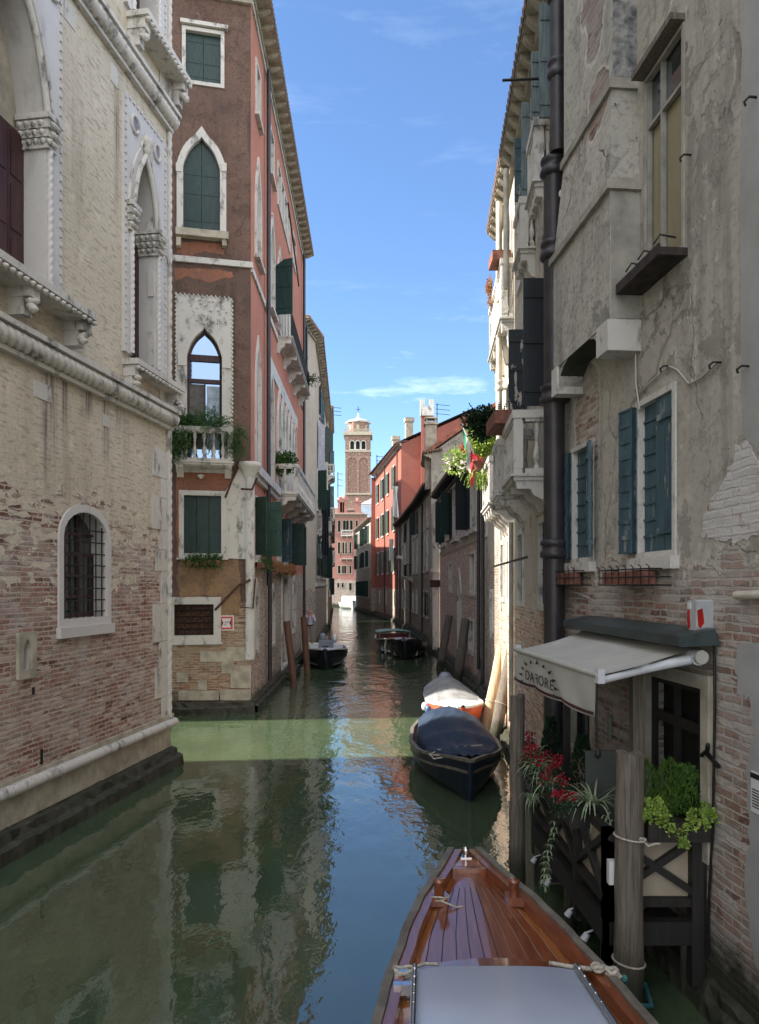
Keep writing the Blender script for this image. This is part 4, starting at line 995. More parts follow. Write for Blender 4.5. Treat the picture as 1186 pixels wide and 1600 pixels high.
for a_ in ((824, 435, 862, 634, 'navyblk'), (800, 515, 828, 640, 'peel'), (849, 5, 869, 184, 'bluegrey'), (836, 81, 852, 186, 'bluegrey'), (820, 160, 834, 312, 'bluegrey'), (809, 216, 821, 315, 'teal'), (893, 0, 905, 60, 'bluegrey')): 
    if a_[0] < 880: pleaf(*a_)
FM.pipe(S_(795), 6.5, 12.3, .07, .22, 'pipewhite', collars=(8, 10)); FM.pipe(S_(806), 9.8, 12.3, .06, .2, 'pipewhite')
FM.pipe(S_(808), .8, 4.9, .05, .12, 'stone_y')
MB().box(S_(800)-.05, S_(866), -.42, -.38, 4.0, 4.03).build('iron_bracket', M['iron'], mh, FM.M)
MB().tube([(S_(866), -.2, 11.0), (S_(866), -.75, 11.0)], .02, 6).build('iron_bracket', M['iron'], mh, FM.M)
for px_ in (783, 797): FM.box('pilaster', 'istria', S_(px_), S_(px_)+.28, -.05, 0, 3.0, 5.2)
FM.window(rect(S_(786), S_(786)+.8, 3.0, 5.0), .1, .04, 'istria', None, .1, leaves=2, lm='green2', cut=False) if False else None
FM.eave(12.6, .30, step=.42, mat='stone_y', deep=.2); ledge(FM, 0, FM.L, .16, .3, mh, 71); FM.finish()
hidden_walls(mh, [(2.9, 10.0), (12, 10.0), (12, 19.0), PE], 12.6, M['w_cream']); roof(mh, [(2.5, 10.05), (12, 10.0), (12, 19.0), PE], 12.75, 1)

an = building('canal_annex', 'narrow lower plaster annex between the balcony house and the pink brick house', 'annex', (3.3, 21))
FX = Face(an, (3.40, 24.55), (3.10, 19.05), 7.4, M['w_ruin']); FX.window(rect(1.2, 1.9, 5.2, 6.6), .1, .04, 'istria', 'dark', .15); FX.window(rect(3.2, 3.8, 2.2, 3.4), .1, .04, 'istria', 'dark', .15)
FX.pipe(FX.L*.35, .6, 7.2, .06, .14, 'pipe'); FX.eave(7.4, .2, step=.5); ledge(FX, 0, FX.L, .2, .3, an, 91); FX.finish()
hidden_walls(an, [(3.10, 19.05), (9, 19.05), (9, 24.55), (3.40, 24.55)], 7.4, M['w_ruin']); roof(an, [(3.10, 19.05), (9, 19.05), (9, 24.55), (3.40, 24.55)], 7.6, .4)
# near house on the right
M['w_near'] = wall_mat('grey_beige_old_plaster', (.43, .40, .345), (.33, .305, .26), ((.28, .15, .11), (.37, .28, .22), (.40, .365, .32)),
                       h0=3.85, spread=.32, crumble=1.2, patch=((1.15, 10.0, .40, 1.6), (.9, 5.6, .4, .9), (2.6, 5.0, .3, .3)), grunge=.85, cracks=.45, stain=.6, stain_col=(.075, .066, .056), wash=(.36, .33, .31), algae=.65, fleck=.45)
M['whitebrick'] = (lambda n: n.done(*(lambda bc: (n.mix(n.mr(n.noise(n.uv, 5, 5, .7), .56, .70, 0, .9), n.mix(.72, bc[0], (.52, .50, .47)), (.24, .12, .09)), .9, n.bump(bc[1], .6, .02)))(brick_nodes(n, (.5, .4, .36), (.55, .5, .47), (.50, .47, .45)))))(N('whitewashed_brick'))
nh_ = building('near_house', 'grey plaster house with exposed brick base and teal shutters beside the restaurant', 'house', (3.39, 0))
FN = Face(nh_, (2.493, 10.07), (3.835, -5), 12.8, M['w_near']); FN.depth = .22; S_ = FN.S; Hz = FN.Hh
# doorway of the restaurant
FN.pipe(FN.S(866, .2), .4, 9.25, .14, .2, 'pipe', collars=(3.95, 6.0, 7.9, 9.0)); FN.pipe(FN.S(872, .2), 9.25, 12.7, .105, .2, 'pipe', collars=(10.2, 11.2))
dz0, dz1 = 1.35, FN.Hh(1050, 1062)
d0, d1 = S_(1006), S_(1103)
DW = FN.window(rect(d0, d1, dz0, dz1), .12, .05, 'stone_y', 'dark', .2, name='doorway')
mb = MB()
for x in (d0+.03, d0+.5, d0+.97, d1-.04): mb.box(x-.03, x+.03, .08, .13, dz0, dz1)
mb.box(d0, d1, .085, .128, dz0+.9, dz0+1.0); mb.box(d0, d1, .085, .128, dz1-.08, dz1); mb.build('door_frame', M['black_wood'], DW, FN.M)
MB().box(S_(1069), S_(1101), .19, .2, 1.75, 2.6).build('door_pane', M['glass'], DW, FN.M)
# small window left of the pillar under the awning
FN.window(rect(S_(888), S_(925), 1.5, 2.75), .08, .03, 'stone_y', 'glass', .15, (1, 1), 'dark')
# teal shutters
def blind_window(x0, x1, yt, yb, arr, sill_px):
    a, b = S_(x0), S_(x1); xm_ = (x0+x1)/2; z0_, z1_ = Hz(xm_, yb), Hz(xm_, yt)
    w = FN.window(rect(a, b, z0_, z1_), .055, .02, 'istria', 'dark', .18, sill=(.05, .07, .12)); return a, b, z0_, z1_, w
a, b, z0_, z1_, w = blind_window(999, 1053, 622, 862, None, None)
FN.leaf(a+.0, z0_, z1_, .25, 7, 'L', 'teal', w, slats=9); FN.leaf(a+.36, z0_, z1_, .36, 168, 'L', 'teal', w, slats=9) if False else None
mb = MB(); 
sh_ = MB().box(a+.02, a+.34, .05, .08, z0_, z1_)
for i in range(9): sh_.box(a+.02, a+.34, .035, .095, z0_+(z1_-z0_)*i/9-.012, z0_+(z1_-z0_)*i/9+.012)
sh_.build('shutter', M['teal'], w, FN.M)
sh_ = MB().box(a+.36, b-.01, .005, .04, z0_, z1_); 
for k in range(1, 4): sh_.box(a+.36+(b-a-.37)*k/4-.004, a+.36+(b-a-.37)*k/4+.004, .002, .03, z0_, z1_)
for q in (.13, .86): sh_.box(a+.42, b-.05, -.018, .006, z0_+(z1_-z0_)*q-.03, z0_+(z1_-z0_)*q+.03)
sh_.build('shutter', M['teal'], w, FN.M)
a, b, z0_, z1_, w = blind_window(896, 926, 700, 872, None, None)
FN.leaf(a+.0, z0_, z1_, .23, 7, 'L', 'teal', w, slats=8); FN.leaf(b, z0_, z1_, .20, 14, 'R', 'teal', w, slats=0)
sh_ = MB().box(a+.02, a+.30, .05, .08, z0_, z1_)
for i in range(8): sh_.box(a+.02, a+.30, .035, .095, z0_+(z1_-z0_)*i/8-.012, z0_+(z1_-z0_)*i/8+.012)
sh_.build('shutter', M['teal'], w, FN.M)
# tall glazed window upstairs
a, b = S_(1010), S_(1068); z0_, z1_ = Hz(1040, 410), Hz(1040, 85)
w = FN.window(rect(a, b, z0_, z1_), .03, .02, 'render', 'glassy', .045, label='tall window with pale metal frame')
mb = MB(); zt = z0_+(z1_-z0_)*.76
for x in (a+.02, a+(b-a)*.42, b-.03): mb.box(x-.012, x+.012, .0, .05, z0_, z1_)
mb.box(a, b, .002, .048, zt-.015, zt+.02); mb.box(a, b, .001, .049, z0_, z0_+.03); mb.build('window_bars', simple('pale_metal', (.30, .28, .25), .4, .2, 5), w, FN.M)
MB().box(a, b, .052, .056, zt, z1_).build('transom_pane', M['glass'], w, FN.M)
MB().box(a-.05, b+.03, -.14, .0, z1_+.05, z1_+.11).build('drip_board', M['pile'], w, FN.M)
mb = MB(); mb.box(a-.1, b+.08, -.28, .0, z0_-.12, z0_-.05); mb.box(a-.1, b+.08, -.28, -.26, z0_-.05, z0_-.02); mb.build('window_sill', simple('dark_weathered_board', (.045, .032, .028), .8, .4, 8, bump=.3), w, FN.M)
for xx in (a+.1, (a+b)/2, b-.05): MB().tube([(xx, -.05, z0_+.1), (xx, -.20, z0_+.12), (xx-.05, -.24, z0_+.05)], .01, 5).build('iron_hook', M['iron'], w, FN.M)
# chimney breast on corbels
M['w_breast'] = wall_mat('flaking_cement_render', (.44, .41, .36), (.34, .32, .28), ((.28, .15, .11), (.32, .22, .17), (.3, .28, .25)), h0=-9, spread=.1, grunge=1.0, cracks=.9, stain=.5, stain_col=(.08, .075, .07), fleck=.8, patch=((1.85, 10.6, .38, 1.2), (1.95, 8.9, .3, .35)))
c0, c1 = S_(903), S_(1000)
zc0, zc1, zc2, zc3 = 6.35, 7.75, 8.85, 12.8
mb = MB(); mb.box(c0, c1, -.32, .01, zc0, zc1)
mb.build('chimney_breast', M['w_breast'], nh_, FN.M)
mb = MB(); mb.add([(c0, 0, zc1), (c1, 0, zc1), (c1, -.32, zc1), (c0, -.32, zc1), (c0+.25, 0, zc2), (c1-.08, 0, zc2), (c1-.08, -.27, zc2), (c0+.25, -.27, zc2)], [(0, 1, 5, 4), (1, 2, 6, 5), (2, 3, 7, 6), (3, 0, 4, 7)])
mb.box(c0+.25, c1-.08, -.27, .01, zc2, zc3); mb.build('chimney_breast', M['w_breast'], nh_, FN.M)
for (zz, e0) in ((zc1, .05), (zc2, .04)):
    mb = MB(); x0 = c0 if zz == zc1 else c0+.25; x1 = c1 if zz == zc1 else c1-.08; o_ = .32 if zz == zc1 else .27
    mb.box(x0-e0, x1+e0, -o_-e0, .0, zz-.06, zz+.03); mb.box(x0-e0*.4, x1+e0*.4, -o_-e0*.4, .0, zz+.03, zz+.07); mb.build('chimney_moulding', M['render'], nh_, FN.M)
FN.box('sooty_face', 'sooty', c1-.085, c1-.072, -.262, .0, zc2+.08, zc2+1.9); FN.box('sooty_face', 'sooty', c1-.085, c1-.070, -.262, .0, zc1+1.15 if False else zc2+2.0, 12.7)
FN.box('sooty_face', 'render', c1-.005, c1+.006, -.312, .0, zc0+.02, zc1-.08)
MB().box(c1-.28, c1+.03, -.36, .0, zc0-.32, zc0-.002).build('corbel', M['istria'], nh_, FN.M)
MB().box(c0-.02, c0+.18, -.34, .0, zc0-.34, zc0-.002).build('corbel', M['istria'], nh_, FN.M)
ar = [(c0+.18, zc0), (c0+.18, zc0-.12)]+[(c0+.18+(c1-c0-.46)*(1-math.cos(t))/2, zc0-.12+.22*math.sin(t)-.0) for t in [math.pi*i/8 for i in range(1, 8)]]+[(c1-.28, zc0-.12), (c1-.28, zc0)]
mb = MB(); 
ar2 = [(c0+.18, zc0+.12)]+[(c0+.18+(c1-c0-.46)*(1-math.cos(t))/2, zc0-.25+.30*math.sin(t)) for t in [math.pi*i/8 for i in range(0, 9)]]+[(c1-.28, zc0+.12)]
mb.prism(ar2, -.31, -.02); mb.build('relieving_arch', M['w_breast'], nh_, FN.M)
# white-washed brick patch showing where plaster fell
MB().prism(jag(FN, [(1100, 810), (1108, 785), (1135, 745), (1152, 700), (1166, 686), (1185, 712), (1200, 760), (1205, 830), (1160, 850), (1125, 845), (1098, 835)]), -.008, .0).build('bare_brick_patch', M['whitebrick'], nh_, FN.M)
M['cement'] = simple('smooth_cement_render', (.33, .325, .315), .85, .2, 1.6, bump=.15, col2=(.26, .255, .24))
MB().prism(jag(FN, [(1163, 20), (1158, 320), (1160, 600), (1163, 680), (1186, 705), (1260, 760), (1260, -200), (1163, -200)], 7, .012), -.010, .0).build('cement_strip', M['cement'], nh_, FN.M)
MB().prism(jag(FN, [(1153, 1010), (1153, 1088), (1175, 1090), (1180, 1150), (1168, 1200), (1172, 1300), (1165, 1400), (1180, 1500), (1240, 1620), (1240, 1000)], 6, .03), -.009, .0).build('cement_strip', M['cement'], nh_, FN.M)
# cables, hooks, conduit
def cable(face, pts, r=.008, mat='cablewhite', out=.02, name='cable', root=None):
    P = [(face.S(p[0], 0), -out, face.uv(*p)[1]) for p in pts]
    return MB().tube(P, r, 5).build(name, M[mat], root or face.root, face.M)
M['cablewhite'] = simple('pale_cable', (.42, .40, .36), .6, .1)
cable(FN, [(980, -40), (984, 60), (990, 180), (996, 260), (996, 420), (998, 600), (1004, 640)], .010, out=.03)
cable(FN, [(1005, 612), (1030, 588), (1048, 572), (1062, 578), (1080, 600), (1100, 590), (1124, 566)], .010)
cable(FN, [(875, 918), (900, 925), (925, 935)], .012, out=.03); cable(FN, [(1110, 996), (1121, 1010), (1122, 1100), (1119, 1300), (1113, 1400), (1110, 1500)], .012, 'iron', .03)
MB().tube([(S_(1160), -.05, Hz(1162, 930)), (S_(1162), -.05, Hz(1162, 930)), (S_(1260), -.05, Hz(1162, 930)+.02)], .035, 8).build('conduit', M['pipewhite'], nh_, FN.M)
for (px_, py) in ((1080, 242), (1184, 152), (1127, 566), (1048, 572), (1172, 572)):
    x, z = FN.uv(px_, py); MB().tube([(x, .0, z), (x, -.07, z), (x-.03, -.09, z-.02), (x-.03, -.08, z-.05)], .010, 6).build('iron_hook', M['iron'], nh_, FN.M)
x, z = FN.uv(1115, 1178); MB().tube([(x, -.06, z), (x+.09, -.10, z+.10)], .02, 6).build('iron_tie', M['iron'], nh_, FN.M); mb = MB(); mb.tube([(x-.08, -.06, z-.03), (x, -.07, z+.02), (x+.2, -.07, z-.06)], .02, 6); mb.build('iron_tie', M['iron'], nh_, FN.M)
FN.box('window_box_slot', 'dark', S_(903), S_(918), -.01, .02, Hz(910, 375), Hz(910, 290))
FN.eave(12.85, .4, step=.5, mat='stone_y'); ledge(FN, 0, FN.L, .12, .25, nh_, 81); FN.finish()
hidden_walls(nh_, [(3.835, -5), (12, -5), (12, 9.95), (2.6, 9.95)], 12.8, M['w_near']); roof(nh_, [(2.5, 10.0), (3.8, -5), (12, -5), (12, 9.95)], 13, 1)

# ============================================================ bell tower
M['t_brick'] = (lambda n: n.done(n.mix(n.mr(n.noise(n.uv, 1.6, 3), .55, .66, 0, .8), n.mix(n.noise(n.uv, .3, 4), (.24, .14, .105), (.18, .11, .088)), (.38, .32, .26)), .9, n.bump(n.noise(n.uv, 2, 4), .4, .1)))(N('old_tower_brick'))
bt = thing('bell_tower', 'tall square brick bell tower with a white topped octagon lantern beyond the canal', 'bell tower', (-8.2, 285, 0))
TW = 9.5; cx_, y0_ = -8.2, 280
FT = Face(bt, (cx_-TW/2, y0_), (cx_+TW/2, y0_), 55, M['t_brick']); FT.depth = .8
def TZ(py): return CAMH+(915-py)/1156*y0_
for k in (-1, 0, 1):
    c = TW/2+k*2.15; w = FT.window(arch(c-.75, c+.75, TZ(702), TZ(689), 8), .28, .12, 'istria', 'dark', .7)
FT.holes = FT.holes
for (x0, x1) in ((.9, 4.3), (5.2, 8.6)):
    FT.hole(arch(x0, x1, TZ(775), TZ(715), 8)); MB().prism(arch(x0, x1, TZ(775), TZ(715), 8), .35, .4).build('blind_arch', M['t_brick'], bt, FT.M)
FT.h = TZ(680); FT.finish()
for (pa, pb) in (((cx_+TW/2, y0_), (cx_+TW/2, y0_+TW)), ((cx_+TW/2, y0_+TW), (cx_-TW/2, y0_+TW)), ((cx_-TW/2, y0_+TW), (cx_-TW/2, y0_))):
    Face(bt, pa, pb, TZ(680), M['t_brick']).finish()
for (py0, py1, e) in ((680, 675, .7), (706, 703.5, .2), (773, 770.5, .25)):
    mb = MB(); mb.box(cx_-TW/2-e, cx_+TW/2+e, y0_-e, y0_+TW+e, TZ(py0), TZ(py1)); mb.build('cornice', M['stone_y'], bt, Matrix())
oc = [(math.cos(math.pi/8+i*math.pi/4), math.sin(math.pi/8+i*math.pi/4)) for i in range(8)]
mb = MB(); r_ = 4.5; vs = [(cx_+x*r_, y0_+TW/2+y*r_, z) for z in (TZ(675), TZ(658)) for x, y in oc]
mb.add(vs, [(i, (i+1) % 8, (i+1) % 8+8, i+8) for i in range(8)]); mb.build('octagon', M['t_brick'], bt, Matrix())
mb = MB(); r2 = 5.0; zz = [(4.9, 657.9), (5.0, 655.5), (4.8, 655), (1.3, 650.5), (.5, 648), (.25, 641), (.08, 640)]
mb.tube([(cx_, y0_+TW/2, TZ(p)) for r, p in zz], [r for r, p in zz], 8, smooth=False); mb.build('lead_cap', simple('pale_lead', (.55, .55, .53), .6), bt, Matrix())
mb = MB(); mb.tube([(cx_, y0_+4.7, TZ(641)), (cx_, y0_+4.7, TZ(630))], .12, 6); mb.tube([(cx_-.9, y0_+4.7, TZ(635)), (cx_+.9, y0_+4.7, TZ(635))], .1, 6); mb.build('cross', M['iron'], bt, Matrix())
mb = MB()
for i in range(8):
    a = (i)*math.pi/4-math.pi/2; 
    if i % 2 == 0 or True: mb.box(-.5, .5, -.05, .05, TZ(671), TZ(663), tf=Matrix.Translation((cx_+4.2*math.cos(a), y0_+TW/2+4.2*math.sin(a), 0)) @ Matrix.Rotation(a+math.pi/2, 4, 'Z'))
mb.build('lantern_niche', M['stone_y'], bt, Matrix())
mb = MB()
z = TZ(675)
for i in range(24):
    x = cx_-TW/2-.6+(TW+1.2)*i/23; mb.box(x-.1, x+.1, y0_-.66, y0_-.5, z, z+.9)
mb.box(cx_-TW/2-.7, cx_+TW/2+.7, y0_-.68, y0_-.48, z+.9, z+1.1); mb.build('parapet', M['stone_y'], bt, Matrix())
# ============================================================ materials for the small things
def varnish(name, c1, c2, rough=.12, sx=1.0):
    n = N(name)
    f = n.noise(n.map(n.ob, (16*sx, 1.2, 8)), 2.0, 5, .6, .3); g = n.noise(n.map(n.ob, (3, .6, 3)), 1.2, 3)
    c = n.mix(n.mr(f, .35, .65), c1, c2); c = n.mix(n.mr(g, .4, .7, 0, .4), c, tuple(x*.6 for x in c2))
    return n.done(c, .3, n.bump(n.noise(n.ob, 3.5, 2), .035, .05), Coat_Weight=1.0, Coat_Roughness=.05)
M['mahog'] = varnish('varnished_mahogany', (.225, .064, .024), (.14, .036, .015))
M['mahog2'] = varnish('varnished_amber_wood', (.34, .125, .032), (.24, .075, .022))
M['caulk'] = simple('black_caulk', (.015, .012, .012), .4)
M['caulkw'] = simple('pale_caulk', (.26, .17, .11), .4)
M['gel'] = simple('white_gelcoat', (.66, .67, .66), .25, .08, 3, spec=.5)
M['gelgrey'] = simple('sky_tinted_grey_paint', (.44, .49, .60), .30, .08, 1.2, spec=.6, col2=(.38, .43, .54))  # blue of the reflected sky is tinted into this grey
M['alu'] = simple('brushed_aluminium', (.55, .56, .57), .3, .1, 30, metal=1)
M['chrome'] = simple('chrome', (.7, .7, .7), .12, .02, 3, metal=1)
M['navycanvas'] = simple('navy_canvas', (.010, .022, .050), .75, .35, 3, bump=.35, col2=(.016, .032, .058), bd=.02)
M['greycanvas'] = simple('grey_canvas', (.24, .245, .25), .8, .2, 3, bump=.3, bd=.02)
M['blackhull'] = simple('black_hull_paint', (.010, .012, .018), .25, .2, 4, spec=.5)
M['navyhull'] = simple('dark_navy_hull_paint', (.010, .018, .034), .3, .3, 3, spec=.5)
M['orangehull'] = simple('orange_hull_paint', (.66, .12, .045), .3, .1, 4)
M['redhull'] = simple('red_interior_paint', (.22, .025, .020), .4, .3, 4)
M['boatin'] = simple('worn_brown_boat_inside', (.16, .11, .075), .7, .4, 6)
M['gunwale'] = simple('dull_wood_gunwale', (.16, .14, .11), .6, .3, 7)
M['mint'] = simple('mint_green_canopy', (.20, .34, .27), .6, .15, 4)
M['motor'] = simple('grey_motor_cowl', (.20, .22, .26), .35, .1, 4)
M['rope'] = simple('pale_rope', (.46, .42, .35), .9, .3, 40, bump=.5)
M['ropeteal'] = simple('teal_rope', (.03, .14, .15), .8, .3, 30)
M['fendblue'] = simple('blue_fender', (.05, .12, .24), .4)
M['skin'] = simple('skin', (.48, .26, .18), .55, .1, 4)
M['shirt'] = simple('pale_lilac_shirt', (.50, .50, .66), .85, .1, 4, bump=.2)
M['trous'] = simple('stone_coloured_trousers', (.22, .195, .17), .9, .1, 4)
M['canopy'] = simple('beige_awning_fabric', (.44, .43, .38), .85, .12, 2.5, bump=.12, col2=(.38, .37, .33))
M['burg'] = simple('burgundy_trim', (.07, .020, .022), .8)
M['print'] = simple('dark_brown_print', (.035, .025, .022), .8)
M['steelgreen'] = simple('grey_green_metal_hood', (.045, .062, .062), .45, .3, 4)
M['armwhite'] = simple('white_powder_coat', (.55, .56, .58), .35, .08, 4)
M['panel'] = simple('cream_plywood_panel', (.36, .30, .22), .7, .3, 2.5, col2=(.27, .22, .16))
M['sirenred'] = simple('red_lens', (.40, .015, .012), .2)
M['white'] = simple('white_plastic', (.62, .62, .60), .4, .06, 4)
M['red'] = simple('sign_red', (.55, .04, .05), .5, .05, 3); M['black'] = simple('sign_black', (.02, .02, .02), .5)
def leafmat(name, c1, c2, c3=None, sc_=9):
    n = N(name); f = n.noise(n.ob, sc_, 3, .6); g = n.noise(n.ob, sc_*4, 2)
    c = n.mix(n.mr(f, .35, .65), c1, c2); c = n.mix(n.mr(g, .55, .68, 0, .7), c, c3 or tuple(x*.5 for x in c2))
    n.done(c, .5, Specular_IOR_Level=.35); tr = n.new('BsdfTranslucent', {'Color': c}); mxs = n.new('MixShader', {0: .3})
    n.t.links.new(n.b.outputs[0], mxs.inputs[1]); n.t.links.new(tr.outputs[0], mxs.inputs[2])
    n.t.links.new(mxs.outputs[0], n.t.nodes['Material Output'].inputs['Surface']); return n.mat
M['leaf'] = leafmat('mid_green_leaves', (.07, .15, .035), (.035, .085, .022))
M['leafdark'] = leafmat('dark_green_leaves', (.025, .060, .025), (.012, .035, .016))
M['leafconifer'] = leafmat('bright_conifer_foliage', (.12, .22, .035), (.055, .13, .025), sc_=7)
M['leaflime'] = leafmat('lime_green_leaves', (.34, .46, .09), (.20, .32, .05), (.42, .50, .16))
M['leafspider'] = leafmat('striped_blade_leaves', (.40, .46, .30), (.22, .32, .16), (.58, .60, .46), sc_=20)
M['petal'] = leafmat('crimson_petals', (.38, .012, .028), (.22, .008, .018), (.50, .03, .06), sc_=14)
M['petalw'] = leafmat('white_petals', (.75, .72, .68), (.65, .60, .55), (.8, .8, .8))
M['petalo'] = leafmat('orange_withered_leaves', (.40, .18, .06), (.26, .14, .05), (.45, .30, .12))
M['petalp'] = leafmat('pink_red_petals', (.55, .05, .06), (.45, .03, .05))

# ============================================================ foliage builders
def leaf_quad(mb, p, d, up, L_, W_, m=0):
    d = d.normalized(); w = d.cross(up)
    w = w.normalized() if w.length > 1e-4 else d.orthogonal().normalized()
    n = w.cross(d)
    a = p; b = p+d*L_*.5+w*W_*.5-n*L_*.05; c = p+d*L_-n*L_*.18; e = p+d*L_*.5-w*W_*.5-n*L_*.05
    mb.add([a, b, c, e, p+d*L_*.5+n*W_*.12], [(0, 1, 4), (1, 2, 4), (2, 3, 4), (3, 0, 4)], m)
def rdir(up=.2):
    v = Vector((RN.gauss(0, 1), RN.gauss(0, 1), RN.gauss(up, 1))); return v.normalized()
def clump(mb, c, r, n, L_=.05, W_=.03, m=0, up=.3, hollow=.55, lumps=6):
    cs = [Vector((U(-.6, .6)*r[0], U(-.6, .6)*r[1], U(-.6, .6)*r[2])) for _ in range(lumps)]
    for _ in range(n):
        o = RN.choice(cs); v = rdir(0); q = U(hollow, 1)
        p = Vector(c)+o+Vector((v.x*r[0], v.y*r[1], v.z*r[2]))*q*.52
        leaf_quad(mb, p, (v+rdir(up)*.8), rdir(1), L_*U(.6, 1.3), W_*U(.7, 1.2), m)
def sprigs(mb, c, r, n, seg=7, L_=.05, W_=.014, m=0, droop=.3, ms=None):
    """thin arching twigs with paired leaves"""
    for _ in range(n):
        p = Vector(c)+Vector((U(-1, 1)*r[0], U(-1, 1)*r[1], U(-.2, .2)*r[2])); d = (rdir(.8)); 
        for k in range(seg):
            q = p+d*L_*.8; d = (d+Vector((0, 0, -droop*.25))+rdir(0)*.15).normalized()
            mb.tube([p, q], .0025, 3, ms if ms is not None else m, cap=False)
            for sg in (-1, 1): leaf_quad(mb, q, d+d.cross(Vector((0, 0, 1)))*sg*.9, rdir(1), L_*U(.7, 1.2), W_, m)
            p = q
def blade(mb, p, ang, L_, W_, rise, droop, m=0, n=6):
    d = Vector((math.cos(ang), math.sin(ang), 0)); w = Vector((-d.y, d.x, 0)); vs = []
    for i in range(n+1):
        t = i/n; c = p+d*L_*t*(1-.25*t)+Vector((0, 0, rise*t*2-droop*t*t*2)); ww = W_*(1-t**2.2)*.5+.0008
        vs += [c-w*ww, c+Vector((0, 0, -W_*.15)), c+w*ww]
    mb.add(vs, [(i*3+j, i*3+j+1, i*3+j+4, i*3+j+3) for i in range(n) for j in (0, 1)], m)
def plant(name, label, cat, loc, fn, mats, group=None, pot=None):
    """thing with foliage and, where the photograph shows one, a pot"""
    t = thing(name, label, cat, loc, 0, group); Mx = Matrix.Translation(loc)
    mb = MB(); fn(mb); mb.build('foliage', [M[k] for k in mats], t, Mx, recalc=False)
    if pot: pb = MB(); pot(pb); pb.build('planter', M['terracotta'] if pot is not None else None, t, Mx)
    return t

# ============================================================ boats
def lerp(T, t):
    for (a, va), (b, vb) in zip(T, T[1:]):
        if a <= t <= b: u = (t-a)/(b-a); u = u*u*(3-2*u)*.4+u*.6; return va+(vb-va)*u
    return T[-1][1]
def boat(name, label, loc, rz, L_, W_T, Z_T, keel=-.25, hullm='blackhull', gm='gunwale', deckm=None, decks=(), inm='boatin', strake=None, group=None, th=.05, floor=.12, cat='boat', rise=.0):
    """bow at +Y, stern at 0. W_T half width table, Z_T sheer table over 0..1"""
    t = thing(name, label, cat, loc, rz, group); Mx = WM[t.name]; n = 26; m_ = 7; vs = []
    def sect(u, inner=0.0):
        w = max(.012, lerp(W_T, u)-inner); z = lerp(Z_T, u); kz = keel+rise*u**5
        return [(w*(1-(j/(m_-1))**2.6*(.55+.45*u)), z+(kz-z)*(j/(m_-1))) for j in range(m_)]
    for i in range(n+1):
        u = i/n; s_ = sect(u); y = u*L_
        rake = lambda z: .18*L_*.35*max(0, (u-.8)/.2)**2*(z-keel)
        pts = [(x, y+rake(z)*.6, z) for x, z in s_]; vs += pts+[(-x, yy, z) for x, yy, z in pts[::-1]]
    k = 2*m_; hb = MB(); hb.add(vs, [(i*k+j, i*k+j+1, (i+1)*k+j+1, (i+1)*k+j) for i in range(n) for j in range(k-1) if j != m_-1] + [tuple(range(k)), tuple(range(n*k, n*k+k))] + [(i*k+m_-1, i*k+m_, (i+1)*k+m_, (i+1)*k+m_-1) for i in range(n)], 0, True)
    hb.build('hull', M[hullm], t, Mx)
    # inside shell
    ib = MB(); vs = []
    for i in range(n+1):
        u = i/n; w = max(.01, lerp(W_T, u)-th); z = lerp(Z_T, u); y = u*L_*.985+.02
        vs += [(w, y, z-.002), (w*.86, y, floor), (-w*.86, y, floor), (-w, y, z-.002)]
    ib.add(vs, [(i*4+j, i*4+j+1, (i+1)*4+j+1, (i+1)*4+j) for i in range(n) for j in range(3)], 0, True); ib.build('inside', M[inm], t, Mx)
    # gunwale strip
    gb = MB()
    for sg in (-1, 1):
        vs = []
        for i in range(n+1):
            u = i/n; w = lerp(W_T, u); z = lerp(Z_T, u); y = u*L_+(.18*L_*.35*max(0, (u-.8)/.2)**2*(z-keel))*.6
            vs += [(sg*(w+.025), y, z-.03), (sg*(w+.025), y, z+.022), (sg*max(.0, w-th), y, z+.022), (sg*max(0, w-th), y, z-.03)]
        gb.add(vs, [(i*4+j, i*4+(j+1) % 4, (i+1)*4+(j+1) % 4, (i+1)*4+j) for i in range(n) for j in range(4)]+[(0, 1, 2, 3), (n*4, n*4+1, n*4+2, n*4+3)], 0)
    z = lerp(Z_T, 0); w = lerp(W_T, 0); gb.box(-w, w, -.02, .05, z-.03, z+.024)
    gb.build('gunwale', M[gm], t, Mx)
    for (u0, u1, dm, dz) in decks:
        db = MB(); vs = []; nn = 12
        for i in range(nn+1):
            u = u0+(u1-u0)*i/nn; w = max(.01, lerp(W_T, u)-th*.8); z = lerp(Z_T, u)+dz; y = u*L_+(.18*L_*.35*max(0, (u-.8)/.2)**2*(z-keel))*.6
            for j in range(7): q = -1+2*j/6; vs.append((w*q, y, z+.05*(1-q*q)))
        db.add(vs, [(i*7+j, i*7+j+1, (i+1)*7+j+1, (i+1)*7+j) for i in range(nn) for j in range(6)], 0, True)
        w0 = lerp(W_T, u0); y = u0*L_; z = lerp(Z_T, u0)+dz; db.box(-w0+th, w0-th, y-.02, y-.001, floor, z+.01)
        db.build('deck', M[dm], t, Mx)
    if strake:
        sb = MB()
        for sg in (-1, 1):
            vs = []
            for i in range(n+1):
                u = i/n; w = lerp(W_T, u); z = lerp(Z_T, u); f = .2; x = w*(1-f**2.6*(.55+.45*u))+.008; zz = z+(keel-z)*f; y = u*L_+(.18*L_*.35*max(0, (u-.8)/.2)**2*(zz-keel))*.6
                vs += [(sg*x, y, zz-.025), (sg*x, y, zz+.025), (sg*(x-.02), y, zz)]
            sb.add(vs, [(i*3+j, i*3+(j+1) % 3, (i+1)*3+(j+1) % 3, (i+1)*3+j) for i in range(n) for j in range(3)], 0)
        sb.build('rubbing_strake', M[strake], t, Mx)
    return t, Mx
